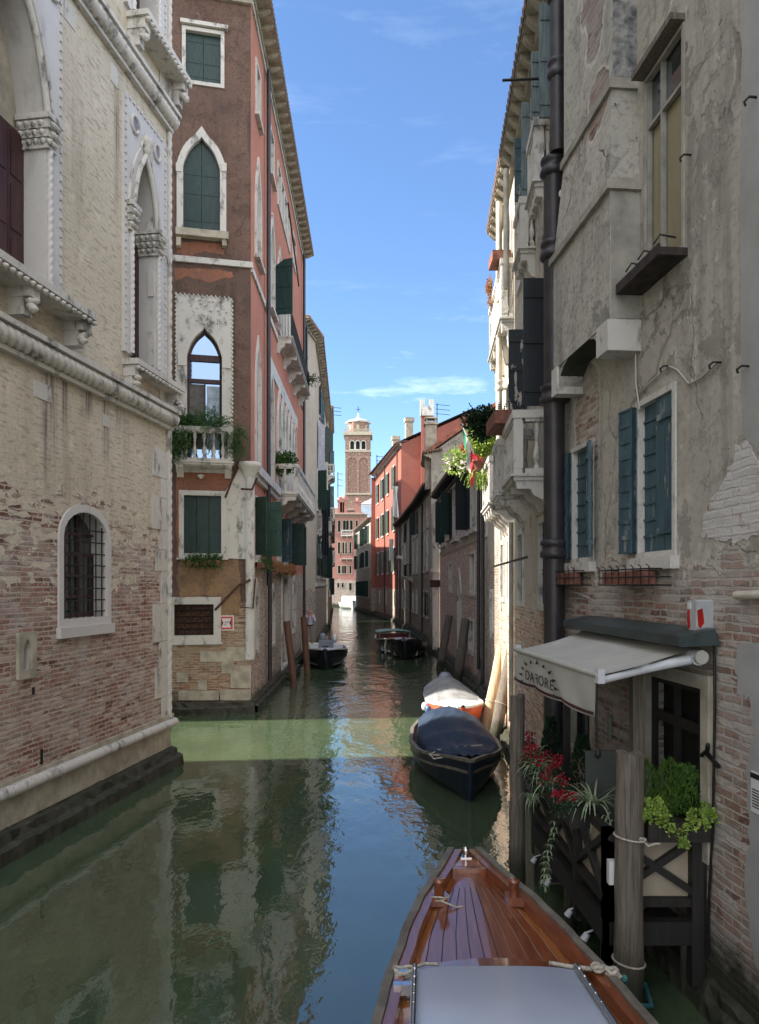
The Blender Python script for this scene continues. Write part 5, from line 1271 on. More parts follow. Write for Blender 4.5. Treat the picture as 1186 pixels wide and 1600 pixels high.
def outboard(t, Mx, y=-.15, z=.55, s_=1.0, mat='motor', x=0, tilt=0):
    T = Mx @ Matrix.Translation((x, y, z)) @ Matrix.Rotation(tilt, 4, 'X') @ Matrix.Scale(s_, 4)
    mb = MB(); mb.lathe([(.10, 0), (.15, .04), (.17, .14), (.165, .26), (.13, .36), (.05, .40)], 0, 0, 10)
    mb.box(-.05, .05, -.04, .06, -.6, .02); mb.box(-.03, .03, .05, .5, .10, .15); o = mb.build('outboard_motor', M[mat], t, T); return o
# --- foreground water taxi (bow away from the camera)
tx = thing('water_taxi', 'varnished mahogany motor launch with pale cabin roof moored in the foreground', 'motorboat', (.80, 3.0, 0)); TM = WM[tx.name]; I_ = Matrix()
WT = [(-1.0, 1.02), (1, 1.06), (2.5, 1.02), (3.5, .95), (4.3, .83), (4.75, .765), (5.5, .61), (6.0, .48), (6.35, .345), (6.6, .25), (6.96, .125)]
def tw(y): return lerp(WT, y)
def tz(y): return .92+.012*max(0, y-3)+.018*max(0, y-4.6)**2
CXT = .80
ys = [-1+7.96*i/48 for i in range(49)]
hb = MB(); vs = []
for y in ys:
    w = tw(y); z = tz(y)
    row = [(w+.02, z), (w+.03, z-.08), (w*.97, z-.4), (w*.86, .1), (w*.6, -.3), (0, -.45)]
    fy = .0
    vs += [(CXT+a, y-(.9-b)*.25*max(0, (y-5.5)/1.4), b) for a, b in row]+[(CXT-a, y-(.9-b)*.25*max(0, (y-5.5)/1.4), b) for a, b in row[::-1][1:]]
k = 11; hb.add(vs, [(i*k+j, i*k+j+1, (i+1)*k+j+1, (i+1)*k+j) for i in range(48) for j in range(k-1)]+[tuple(range(48*k, 49*k))], 0, True)
hb.build('hull', M['mahog'], tx, I_)
def strip(offs_in0, offs_in1, z0, z1, mat, name, y0=-1, y1=6.96, ny=44, side=(-1, 1)):
    for sg in side:
        mb = MB(); vs = []
        for i in range(ny+1):
            y = y0+(y1-y0)*i/ny; w = tw(y); z = tz(y); a = CXT+sg*max(.01, w-offs_in0); b = CXT+sg*max(.01, w-offs_in1)
            vs += [(a, y, z+z0), (a, y, z+z1), (b, y, z+z1), (b, y, z+z0)]
        mb.add(vs, [(i*4+j, i*4+(j+1) % 4, (i+1)*4+(j+1) % 4, (i+1)*4+j) for i in range(ny) for j in range(4)]+[(0, 1, 2, 3), (ny*4+3, ny*4+2, ny*4+1, ny*4)]); mb.build(name, M[mat], tx, I_)
strip(-.03, .03, -.02, .075, 'gunwale', 'rub_rail'); strip(.031, .10, -.03, .055, 'mahog', 'toe_rail')
def deckz(y, q): return tz(y)-.035+.045*(1-q*q)
db = MB(); vs = []
for y in ys[20:]:
    w = max(.02, tw(y)-.095)
    for j in range(13): q = -1+2*j/12; vs.append((CXT+w*q, y, deckz(y, q)))
nn = len(ys[20:]); db.add(vs, [(i*13+j, i*13+j+1, (i+1)*13+j+1, (i+1)*13+j) for i in range(nn-1) for j in range(12)], 0, True)
for p_ in range(len(db.mi)): j = p_ % 12; db.mi[p_] = 1 if j in (0, 11) else 0
db.build('foredeck', [M['mahog'], M['mahog2']], tx, I_)
def pl_w(y): return max(.05, (tw(y)-.095)*10/12)
for i, q in enumerate((-.84, -.64, -.45, -.27, -.1, .08, .26, .44, .63, .84)):
    mb = MB(); vs = []; n_ = 14
    for j in range(n_+1):
        y = 5.18+(6.32-5.18)*j/n_; f = 1-.0*j; w = (tw(y)-.095)*.84*q/.84; qq = w/(tw(y)-.095); x = CXT+w
        zz = deckz(y, qq)+.004; ht = .0032; vs += [(x-ht, y, zz), (x+ht, y, zz)]
    mb.add(vs, [(a*2, a*2+1, a*2+3, a*2+2) for a in range(n_)]); mb.build('deck_seam', M['caulk' if i < 6 else 'caulkw'], tx, I_, recalc=False)
# bow plate, breakwater, cross boards
mb = MB(); mb.prism([(CXT-.13, 0), (CXT+.13, 0), (CXT+.24, -.30), (CXT-.24, -.30)], 0, .05, tf=Matrix(((1, 0, 0, 0), (0, 0, 1, 6.94), (0, 1, 0, tz(6.8)-.02), (0, 0, 0, 1)))); mb.build('bow_board', M['mahog2'], tx, I_)
mb = MB(); w = tw(6.60)-.1; mb.box(CXT-w, CXT+w, 6.58, 6.62, tz(6.6)-.03, tz(6.6)+.05); mb.build('cross_board', M['mahog'], tx, I_)
mb = MB(); mb.lathe([(.001, 0), (.03, .0), (.02, .03), (.035, .06), (.025, .09), (.001, .10)], CXT, 6.86, 10, z0=tz(6.8)+.03); mb.box(CXT-.05, CXT+.05, 6.82, 6.92, tz(6.8)+.02, tz(6.8)+.04); mb.build('bow_fitting', M['chrome'], tx, I_)
vs = []; mb = MB(); n_ = 10
for i in range(n_+1):
    q = -1+2*i/n_; x = CXT+q*(tw(5.1)-.11); y = 5.12+.06*(1-q*q); zc = deckz(5.1, q); vs += [(x, y, zc-.03), (x, y, zc+.035), (x, y-.13, zc+.045), (x, y-.13, zc-.03)]
mb.add(vs, [(i*4+j, i*4+(j+1) % 4, (i+1)*4+(j+1) % 4, (i+1)*4+j) for i in range(n_) for j in range(4)]+[(0, 1, 2, 3), (n_*4, n_*4+1, n_*4+2, n_*4+3)]); mb.build('breakwater', M['mahog'], tx, I_)
for sg in (-1, 1):
    x = CXT+sg*(tw(6.12)-.13); zz = tz(6.12)-.02
    mb = MB(); mb.box(x-.065, x+.065, 6.03, 6.17, zz, zz+.07); mb.lathe([(.042, 0), (.042, .10), (.050, .105), (.048, .13), (.001, .132)], x, 6.10, 12, z0=zz+.07); mb.build('mooring_bitt', M['mahog'], tx, I_)
# cabin roof
mb = MB(); vs = []; n_ = 20
for y in (4.96, 4.93, 4.0, 3.0, 2.0, 0.5):
    w = .555+.05*max(0, 4.96-y) if y > 3 else .66
    w = min(w, .68); zr = 1.03+.02*(4.96-y)
    for j in range(n_+1): q = -1+2*j/n_; vs.append((CXT-.03+w*q, y, zr+.035*(1-q**4)-(.03 if y == 4.96 else 0)))
mb.add(vs, [(i*(n_+1)+j, i*(n_+1)+j+1, (i+1)*(n_+1)+j+1, (i+1)*(n_+1)+j) for i in range(5) for j in range(n_)], 0, True)
mb.build('cabin_roof', M['gelgrey'], tx, I_)
mb = MB(); mb.prism([(CXT-.585, 4.955), (CXT+.525, 4.955), (CXT+.65, 3.0), (CXT+.65, .5), (CXT-.71, .5), (CXT-.71, 3.0)], .85, 1.028, tf=Matrix(((1, 0, 0, 0), (0, 0, 1, 0), (0, 1, 0, 0), (0, 0, 0, 1)))); mb.build('cabin_side', M['gelgrey'], tx, I_)
for sg in (-1, 1):
    mb = MB(); p0 = (CXT-.03+sg*.535, 4.92, 1.075); p1 = (CXT-.03+sg*.60, 3.9, 1.10); p2 = (CXT-.03+sg*.63, .6, 1.12)
    for (a, b) in ((p0, p1), (p1, p2)): mb.tube([a, b], .02, 4)
    for i in range(9): yy = 4.85-i*.1; mb.lathe([(.012, 0), (.012, .026), (.001, .028)], CXT-.03+sg*(.535+.065*(4.92-yy)/1.0), yy, 6, z0=1.075)
    mb.build('roof_rail', M['alu'], tx, I_)
def coil(mb, c, r, n=3, th=.014, sq=.7):
    P = []
    for i in range(n*12): a = i*math.pi/6; P.append((c[0]+r*math.cos(a)*(1+.1*math.sin(i*.7)), c[1]+r*sq*math.sin(a), c[2]+.003*i*.4+.01*math.sin(i*1.3)))
    mb.tube(P, th, 6)
mb = MB(); coil(mb, (.17, 4.98, .98), .07, 3, .012); mb.tube([(.20, 5.0, 1.0), (.10, 5.02, 1.02), (.07, 4.94, .99)], .010, 6); mb.tube([(.20, 5.04, .99), (.32, 5.07, 1.01), (.4, 5.02, 1.03)], .012, 6); mb.build('rope', M['rope'], tx, I_)
for (y0_, x0_) in ((4.93, .10), (4.78, .09)): MB().box(x0_, x0_+.14, y0_, y0_+.045, .95, 1.02).build('cleat', M['alu'], tx, I_)
mb = MB(); mb.tube([(1.15, 5.02, 1.04), (1.28, 4.99, 1.03), (1.42, 4.98, 1.02), (1.50, 4.97, 1.04), (1.57, 4.94, 1.03), (1.60, 4.90, 1.0)], .016, 7); coil(mb, (1.47, 4.97, 1.02), .045, 2, .014); coil(mb, (1.55, 4.93, 1.0), .035, 3, .015, 1); mb.build('rope', M['rope'], tx, I_)
mb = MB(); xq = CXT-tw(6.12)+.13; coil(mb, (xq, 6.10, tz(6.1)+.03), .075, 2, .008, 1); mb.tube([(xq, 6.02, tz(6.1)+.04), (xq+.13, 5.98, tz(6)+.01), (xq+.2, 6.02, tz(6))], .008, 6); mb.build('rope', M['rope'], tx, I_)
# --- navy tarpaulin boat
nb, NM = boat('covered_boat', 'dark navy boat under an arched navy tarpaulin, bow towards the viewer', (1.5, 17.1, 0), math.pi, 4.75,
    [(0, .62), (.2, .80), (.45, .88), (.65, .80), (.82, .55), (.93, .27), (1, .04)], [(0, .48), (.4, .46), (.7, .52), (1, .72)], -.3, 'navyhull', strake='gunwale', rise=.15)
nb['group'] = 'boats moored along the right bank'
mb = MB(); vs = []; nY, nX = 44, 22; Lb = 4.75
for i in range(nY+1):
    u = .06+.90*i/nY; w = lerp([(0, .62), (.2, .80), (.45, .88), (.65, .80), (.82, .55), (.93, .27), (1, .04)], u)
    ww = min(w, w*.98+.02); z0_ = lerp([(0, .48), (.4, .46), (.7, .52), (1, .72)], u)
    hump = .46*max(0, 1-((u-.06)/.84)**2.0)**.75*min(1, (u+.02)/.10) if u < .9 else 0.0
    rib = .10*(1-abs(math.cos(u*15))**3)*min(1, (1-u)*3)
    for j in range(nX+1):
        q = -1+2*j/nX; x = q*(ww*(.96 if q > -2 else .9)+.035); arch_ = (1-abs(q)**2.2)
        # the tarp leaves a gap on one side of the boat
        if q > .82 and u < .7: x = ww*.80+(q-.82)*.2
        z = z0_+.03+(hump-rib)*arch_+.02*math.sin(9*q+u*14)*abs(q)+.012*math.sin(23*q-u*31)+.010*math.sin(41*u+9*q)+U(-.004, .004)
        if abs(q) > .97: z -= .10+.05*math.sin(u*30)
        vs.append((x, u*Lb, z))
mb.add(vs, [(i*(nX+1)+j, i*(nX+1)+j+1, (i+1)*(nX+1)+j+1, (i+1)*(nX+1)+j) for i in range(nY) for j in range(nX)], 0, True)
mb.build('tarpaulin', M['navycanvas'], nb, NM)
mb = MB(); 
P = [(.35, 4.0, .62), (.20, 4.12, .66), (.45, 4.15, .63), (.62, 4.0, .60), (.45, 3.88, .66), (.15, 3.95, .72), (-.15, 3.9, .74), (-.35, 3.75, .72)]
mb.tube(P, .016, 6); mb.tube([(.62, 4.0, .62), (.55, 4.2, .58), (.3, 4.2, .62), (.2, 4.05, .66)], .014, 6); mb.build('rope', M['rope'], nb, NM)
for i in range(4): MB().box(-.75, .75, .9+i*.55, 1.05+i*.55, .3, .33).build('thwart', M['boatin'], nb, NM)
MB().box(.25, .95, 4.02, 4.07, .40, .46, tf=Matrix.Rotation(.0, 4, 'Z')).build('brass_plate', simple('ochre_stripe', (.35, .26, .09), .6), nb, NM) if False else None
# --- white and orange boat
ob_, OM = boat('covered_boat', 'white decked boat with orange hull and grey cover, moored by the pale pole', (1.98, 22.3, 0), math.pi, 4.6,
    [(0, .62), (.3, .72), (.6, .72), (.8, .62), (.93, .40), (1, .10)], [(0, .50), (.5, .52), (1, .72)], -.25, 'orangehull', gm='gel', decks=((.62, 1.0, 'gel', .0),), rise=.1)
ob_['group'] = 'boats moored along the right bank'
mb = MB(); vs = []
for i in range(21):
    u = .0+.66*i/20; w = lerp([(0, .62), (.3, .72), (.6, .72), (1, .7)], u)+.02
    for j in range(17): q = -1+2*j/16; vs.append((w*q, u*4.6, .54+(.34*math.sin(math.pi*(1-u/.66)*.5)**.8+.02)*(1-abs(q)**1.6)+.010*math.sin(17*q+u*23)*(1-q*q)+.012*math.sin(u*38+q*4)*abs(q)))
mb.add(vs, [(i*17+j, i*17+j+1, (i+1)*17+j+1, (i+1)*17+j) for i in range(20) for j in range(16)], 0, True); mb.build('boat_cover', M['greycanvas'], ob_, OM)
outboard(ob_, OM, -.2, .50, 1.35, 'motor', tilt=-.6)
for (x, y) in ((.74, 3.5), (.80, 3.0)):
    MB().lathe([(.001, -.12), (.07, -.08), (.09, 0), (.07, .08), (.001, .12)], x, y, 10, z0=.45).build('fender', M['fendblue' if y > 3.2 else 'white'], ob_, OM)
MB().lathe([(.001, -.1), (.07, -.06), (.085, 0), (.07, .06), (.001, .1)], .5, 3.1, 10, z0=.66).build('fender', M['white'], ob_, OM)
# --- black open boat on the left
lb, LM = boat('black_boat', 'black open motorboat with grey inside moored at two red brown poles on the left', (-2.72, 38.2, 0), math.pi+.06, 6.4,
    [(0, .85), (.3, 1.0), (.6, 1.02), (.8, .88), (.94, .5), (1, .15)], [(0, .55), (.5, .58), (1, .88)], -.3, 'blackhull', gm='gel', decks=((.68, 1.0, 'gelgrey', .0),), inm='gelgrey', rise=.1)
lb['group'] = 'dark open boats'
outboard(lb, LM, .6, .75, 1.1, 'motor', x=0.2); MB().box(-.8, .8, 1.6, 2.2, .4, .72).build('bench', M['gel'], lb, LM); MB().box(-.35, .35, 3.0, 3.5, .4, 1.0).build('console', M['motor'], lb, LM); 
outboard(lb, LM, -.1, .7, 1.0, 'gel', x=-.4)
MB().box(-.12, .12, 5.4, 5.5, .86, .93).build('cleat', M['iron'], lb, LM); MB().box(.35, .95, 5.28, 5.3, .35, .55, tf=Matrix.Rotation(0, 4, 'Z')).build('name_board', M['gel'], lb, LM) if False else None
# --- two boats mid canal right
r1, RM1 = boat('work_boat', 'dark boat with red inside and white bow rope on the right, nearer of the pair', (1.75, 41.2, 0), math.pi-.10, 5.2,
    [(0, .8), (.3, .98), (.6, 1.0), (.8, .8), (.94, .42), (1, .08)], [(0, .55), (.5, .55), (1, .95)], -.3, 'blackhull', gm='blackhull', inm='redhull', decks=((.86, 1.0, 'blackhull', .0),), rise=.1)
for i in range(3): MB().box(-.9, .9, 1+i*1.1, 1.25+i*1.1, .42, .5).build('thwart', M['redhull'], r1, RM1)
mb = MB(); mb.tube([(.3, 5.1, .9), (.6, 4.7, 1.0), (1.0, 4.3, .9), (1.1, 4.2, .5)], .03, 6); mb.tube([(1.0, 4.1, .95), (1.05, 4.3, .6), (1.03, 4.25, .2)], .05, 6); mb.build('rope', M['rope'], r1, RM1)
r2, RM2 = boat('canopy_boat', 'grey boat with mint green canopy lying behind the dark red boat on the right', (.55, 44.0, 0), math.pi+.10, 6.2,
    [(0, .8), (.3, 1.0), (.6, 1.02), (.8, .85), (.94, .5), (1, .15)], [(0, .65), (.5, .65), (1, .9)], -.3, 'blackhull', gm='gel', inm='gelgrey', decks=((.7, 1.0, 'gelgrey', .0),), rise=.1)
mb = MB(); vs = []
for i in range(2):
    for j in range(9): q = -1+2*j/8; vs.append((q*.95, 1.0+i*2.0, 1.02+.08*(1-q*q)))
mb.add(vs, [(j, j+1, j+10, j+9) for j in range(8)], 0, True)
mb.add([(v[0], v[1], v[2]-.05) for v in vs], [(j+1, j, j+9, j+10) for j in range(8)], 0, True); mb.build('canopy', M['mint'], r2, RM2)
for (x, y) in ((-.85, 1.1), (.85, 1.1), (-.85, 2.9), (.85, 2.9)): MB().tube([(x, y, .5), (x, y, 1.03)], .02, 6).build('canopy_post', M['alu'], r2, RM2)
MB().box(-.8, .8, 1.2, 2.6, .5, .85).build('crate', M['redhull'], r2, RM2)
# --- far white cruiser
fw, FWM = boat('white_cruiser', 'small white cabin boat far away where the canal turns', (-5.6, 121, 0), math.pi+.2, 8,
    [(0, 1.1), (.3, 1.3), (.6, 1.3), (.8, 1.05), (.94, .5), (1, .1)], [(0, .9), (.5, .9), (1, 1.3)], -.3, 'gel', gm='gel', inm='gel', decks=((.5, 1.0, 'gel', .0),), rise=.1)
mb = MB(); mb.prism([(2.0, .9), (6.0, 1.1), (5.0, 1.75), (4.4, 1.95), (2.4, 1.95), (2.0, 1.7)], -.9, .9, tf=Matrix(((0, 1, 0, 0), (1, 0, 0, 0), (0, 0, 1, 0), (0, 0, 0, 1)))); mb.build('cabin', M['gel'], fw, FWM)
MB().prism([(5.15, 1.2), (5.75, 1.2), (5.06, 1.7), (4.95, 1.7)], -.8, .8, tf=Matrix(((0, 1, 0, 0), (1, 0, 0, 0), (0, 0, 1, 0), (0, 0, 0, 1)))).build('windscreen', M['glass'], fw, FWM)

# ============================================================ mooring poles
def pole(label, base, top, r0, r1, mat='pile', group='wooden mooring poles', bands=(), name='mooring_pole', rag=True, zb=-1.0):
    (bx, by, D0), (tx_, ty, D1) = base, top
    B = at_(bx, by, D0); T_ = at_(tx_, ty, D1)
    t = thing(name, label, 'mooring pole', (B.x, B.y, 0), 0, group); I0 = Matrix()
    B = B+(B-T_)*((B.z-zb)/(T_.z-B.z)) if T_.z > B.z else B
    n = 14; P = []; R_ = []; d_ = (T_-B)
    for i in range(n+1):
        u = i/n; P.append(B+d_*u+Vector((U(-.006, .006), U(-.006, .006), 0))); R_.append((r0+(r1-r0)*u)*U(.96, 1.04))
    mb = MB(); k = 16; up = Vector((0, 1, 0)); dn = d_.normalized(); w = dn.cross(up).normalized(); up = w.cross(dn); vs = []
    ph = [U(.975, 1.025) for _ in range(k)]; topz = [U(-.02, .03) if rag else 0 for _ in range(k)]
    for i in range(n+1):
        for j in range(k):
            a = 2*math.pi*j/k; vs.append(P[i]+(up*math.cos(a)+w*math.sin(a))*R_[i]*ph[j]*U(.985, 1.015)+(dn*topz[j] if i == n else Vector()))
    vs.append(P[-1]+dn*.005)
    mb.add(vs, [(i*k+j, i*k+(j+1) % k, (i+1)*k+(j+1) % k, (i+1)*k+j) for i in range(n) for j in range(k)], 0, True); mb.add([vs[n*k+j] for j in range(k)]+[vs[-1]], [(j, (j+1) % k, k) for j in range(k)])
    mb.build('post', M[mat], t, I0)
    for (u, tail) in bands:
        c = P[0]+d_*u; rr = r0+(r1-r0)*u+.012; b_ = MB(); b_.tube([c+(up*math.cos(a)+w*math.sin(a))*rr+Vector((0, 0, .015*math.sin(a))) for a in [2*math.pi*i/20 for i in range(21)]], .009, 6)
        if tail: b_.tube([c+Vector((rr*.6, -rr*.85, 0)), c+Vector((rr*.8, -rr*1.1, -.03)), c+Vector((rr*1.3, -rr*1.0, -.015)), c+Vector((rr*1.6, -rr*.9, -.02))], .01, 6); coil(b_, c+Vector((rr*.5, -rr*.95, 0)), .025, 2, .009, .6)
        b_.build('rope', M['rope'], t, I0)
    return t
def at_(px, py, D): rx, rz = ray(px, py); return Vector((rx*D, D, CAMH+rz*D))
pole('thick weathered grey pile tied with white rope in front of the restaurant deck', (981, 1578, 6.26), (985, 1178, 6.26), .125, .115, bands=((.45, 0), (.78, 1)))
pole('grey pile rising between the varnished launch and the red flowers', (808, 1390, 8.8), (808, 1088, 8.8), .105, .085)
pole('pale sunlit pole leaning on the wall beside the white and orange boat', (757, 1150, 18.6), (785, 1009, 18.6), .16, .13, 'pilelight', bands=((.55, 0),))
pole('grey leaning pole just right of the pale sunlit pole', (772, 1158, 17.2), (801, 1014, 17.2), .15, .14, bands=((.6, 0),))
pole('leaning pole at the near corner of the pink brick house', (748, 1084, 24.8), (763, 1000, 24.8), .16, .15)
pole('leaning grey brown pole before the gothic door of the pink brick house', (715, 1064, 27.9), (728, 967, 27.9), .18, .17)
pole('dark leaning pole left of the gothic door of the pink brick house', (687, 1045, 32), (702, 962, 32), .17, .16)
pole('slim bluish pole beside the painted sunlit strip of the pink brick house', (673, 1020, 39.5), (682, 946, 39.5), .14, .13)
pole('short dark pole behind the dark red boat, farthest on the right bank', (661, 998, 50), (667, 945, 50), .18, .16)
pole('red brown pole leaning left in front of the gothic water door', (459.5, 1071, 26.6), (448, 971, 26.6), .13, .12, 'pilered')
pole('red brown pole in front of the black boat on the left', (480.5, 1053, 30.2), (474, 964, 30.2), .13, .12, 'pilered')
mb = MB(); mb.tube([(1.62, 4.9, 1.0), (1.85, 5.6, .55), (2.02, 6.08, .15), (2.25, 6.12, .12), (2.30, 6.4, .15), (2.1, 6.5, .14)], .022, 8)
o = mb.build('teal_hose_rope', M['ropeteal'], None, Matrix()); tag(o, 'teal mooring rope looped round the foot of the thick grey pile', 'rope')
mb = MB(); p0 = at_(785, 1060, 18.4); mb.tube([at_(763, 1000, 24.4), at_(764, 1040, 23), at_(766, 1085, 21), at_(752, 1108, 19)], .012, 5); o = mb.build('mooring_rope', M['rope'], None, Matrix()); tag(o, 'pale rope running down from the leaning corner pole to the orange boat', 'rope')

# ============================================================ restaurant deck
rd = thing('restaurant_deck', 'black timber restaurant deck over the water with cross braced rails and cream panels', 'deck', (2.3, 6.4, 0)); I0 = Matrix()
xw = lambda D: 3.39-.089*D
A_, B_, C_, D_ = Vector((1.98, 6.42, 0)), Vector((xw(6.42)-.03, 6.42, 0)), Vector((xw(9.0)-.03, 9.0, 0)), Vector((1.90, 9.0, 0))
def beam(mb, p, q, w_, h_=None):
    p, q = Vector(p), Vector(q); d = (q-p); L_ = d.length; h_ = h_ or w_
    R_ = d.to_track_quat('X', 'Z').to_matrix().to_4x4(); T = Matrix.Translation(p) @ R_; mb.box(0, L_, -w_/2, w_/2, -h_/2, h_/2, tf=T)
fl = MB(); fl.prism([(1.96, 6.45), (B_.x, 6.45), (C_.x, 9.0), (1.9, 9.0)], .48, .55, tf=Matrix(((1, 0, 0, 0), (0, 0, 1, 0), (0, 1, 0, 0), (0, 0, 0, 1)))); fl.build('floor', M['black_wood'], rd, I0)
for nm, a, b, bays in (('front_railing', A_, B_, 1), ('side_railing', D_, A_, 3)):
    mb = MB()
    for z, h_ in ((1.46, .07), (.86, .07), (.60, .20)): beam(mb, a+Vector((0, 0, z)), b+Vector((0, 0, z)), .07 if z > .7 else .10, h_)
    for i in range(bays+1):
        p = a.lerp(b, i/bays); beam(mb, p+Vector((0, 0, .35)), p+Vector((0, 0, 1.50)), .09)
    for i in range(bays):
        p, q = a.lerp(b, i/bays), a.lerp(b, (i+1)/bays); o_ = Vector((0, -.012, 0)) if bays == 1 else Vector((-.012, 0, 0))
        beam(mb, p+Vector((0, 0, .9))+o_, q+Vector((0, 0, 1.44))+o_, .05, .06); beam(mb, p+Vector((0, 0, 1.44))+o_*2, q+Vector((0, 0, .9))+o_*2, .05, .06)
    mb.build(nm, M['black_wood'], rd, I0)
    pm = MB(); n_ = Vector((0, .03, 0)) if bays == 1 else Vector((.03, 0, 0)); 
    pm.add([a+n_+Vector((0, 0, .88)), b+n_+Vector((0, 0, .88)), b+n_+Vector((0, 0, 1.44)), a+n_+Vector((0, 0, 1.44))], [(0, 1, 2, 3)]); pm.add([a+n_*1.4+Vector((0, 0, .88)), b+n_*1.4+Vector((0, 0, .88)), b+n_*1.4+Vector((0, 0, 1.44)), a+n_*1.4+Vector((0, 0, 1.44))], [(3, 2, 1, 0)])
    pm.build('panel', M['panel'], rd, I0, recalc=False)
MB().box(B_.x-.10, B_.x+.01, 6.36, 6.47, .15, 1.52).build('corner_post', M['black_wood'], rd, I0)
for (x, y) in ((2.0, 6.5), (1.98, 7.7), (1.93, 8.95), (2.72, 6.55)): MB().tube([(x, y, -1), (x, y, .5)], .06, 8).build('support_post', M['pile'], rd, I0)
for (x, y, z) in ((1.90, 8.8, .34), (1.91, 8.15, .33), (1.93, 7.3, .37), (1.94, 6.75, .40)):
    mb = MB(); T = Matrix.Translation((x-.06, y, z)) @ Matrix.Rotation(.6, 4, 'Y'); mb.tube([T @ Vector((0, 0, .03)), T @ Vector((0, 0, -.01)), T @ Vector((0, 0, -.035))], [.028, .032, .036], 10); mb.tube([(x-.06, y, z+.03), (x+.02, y, z+.06)], .01, 5); mb.build('spotlight', M['armwhite'], rd, I0)
MB().box(1.955, 2.045, 6.30, 6.37, 1.05, 1.25).build('white_box_light', M['white'], rd, I0)
MB().box(2.38, 2.50, 6.95, 7.05, .55, 2.95).build('timber_post', M['pile'], rd, I0); MB().box(2.15, 2.22, 8.6, 8.67, .55, 2.6).build('timber_post', M['black_wood'], rd, I0)
wbk = MB().box(2.02, 2.36, 7.25, 7.28, .7, 1.98).build('windbreak_panel', simple('grey_green_screen', (.075, .085, .075), .5, .15, 2), None, Matrix()); tag(wbk, 'plain grey green screen panel standing on the deck behind the red flowers', 'screen')
pb = [MB().box(1.80, 2.0, 7.0, 8.95, 1.30, 1.50), MB().box(2.26, B_.x, 6.22, 6.38, 1.44, 1.60)]
o = pb[0].build('planter_trough', M['black_wood'], None, Matrix()); tag(o, 'long dark trough holding red flowers along the side rail of the deck', 'planter')
o = pb[1].build('planter_trough', M['black_wood'], None, Matrix()); tag(o, 'short dark trough holding lime green plants on the front rail of the deck', 'planter')
# plants on the deck
def fl_red(mb):
    for i in range(16):
        t = i/15; c = Vector((-.08+U(-.14, .10)-.05*(1-t), 1.75-2.0*t+U(-.1, .1)-.05, .10+U(-.12, .20)))
        for q in range(34): v = rdir(.3); leaf_quad(mb, c+v*U(.01, .055), v, rdir(1), .034, .026, 0)
        clump(mb, c-Vector((0, 0, .10)), (.10, .10, .08), 50, .045, .022, 1)
plant('red_flowering_plant', 'crimson flowers massed over the side rail of the deck, among striped blades', 'flowers', (1.9, 7.1, 1.55), fl_red, ['petal', 'leafdark'])
spots = [((1.84, 8.75, 1.58), 30, .34), ((1.76, 8.15, 1.60), 46, .40), ((1.78, 7.75, 1.50), 30, .38), ((2.0, 6.95, 1.55), 44, .46), ((1.76, 8.5, 1.15), 20, .26), ((2.05, 6.80, 1.38), 14, .2)]
lab = ['striped spider plant at the far end of the flower trough', 'biggest arching spider plant left of the crimson flowers', 'spider plant spilling below the crimson flowers at mid trough', 'spider plant with long striped blades at the near end of the trough', 'small spider plant hanging low beside the grey pile', 'tiny spider plantlet hanging by the white box light']
for (c, n_, L_), lb_ in zip(spots, lab):
    def fs(mb, n_=n_, L_=L_):
        for i in range(n_): blade(mb, Vector((U(-.04, .04), U(-.04, .04), 0)), U(0, 6.28), L_*U(.55, 1.0), .020, U(.08, .20), U(.08, .22), 0)
    plant('spider_plant', lb_, 'spider plant', c, fs, ['leafspider'], group='spider plants along the deck rail')
def trail(mb):
    p = Vector((0, 0, 0)); 
    for i in range(16):
        q = p+Vector((-.012+U(-.012, .012), -.012, -.055)); mb.tube([p, q], .003, 4, 1, cap=False); p = q
        if i > 3:
            for k in range(7): blade(mb, p, U(0, 6.28), U(.05, .10), .018, .02, .04, 0, 3)
plant('trailing_plant', 'pale shoot of plantlets trailing down the outside of the deck', 'trailing plant', (1.86, 7.65, 1.45), trail, ['leafspider', 'leaf'])
def conifer(mb):
    for i in range(2600):
        cx = RN.choice((-.20, .02, .20, .12)); h = U(0, 1)**.8; hh = .46 if cx < .1 else .40; r = .17*(1-h**1.8)+.02
        a = U(0, 6.28); p = Vector((cx+r*math.cos(a)*U(.7, 1.05), r*math.sin(a)*U(.7, 1.05)*.8, h*hh)); d = Vector((math.cos(a)*.5, math.sin(a)*.5, 1.0))+rdir()*.25
        leaf_quad(mb, p, d, rdir(), U(.03, .06), .012, 0)
    clump(mb, (0, 0, .12), (.28, .12, .14), 500, .04, .02, 0, hollow=.1)
plant('conifer_shrub', 'bright green feathery conifer shrub in front of the restaurant doorway', 'shrub', (2.52, 6.50, 1.60), conifer, ['leafconifer'])
def lime(mb):
    for i in range(46):
        t = i/45; c = Vector((-.30+.68*t+U(-.05, .05), U(-.09, .09), -.02+.07*math.sin(t*9)+U(-.10, .09)-.05*t))
        if abs(t-.42) < .14: c.z -= .06
        for q in range(26): v = rdir(.5); leaf_quad(mb, c+v*U(.01, .045), v+Vector((0, -.3, .3)), rdir(1), .032, .032, 0)
plant('creeping_plant', 'lime green small leaved plant spilling over the front trough of the deck', 'plant', (2.50, 6.26, 1.66), lime, ['leaflime'])
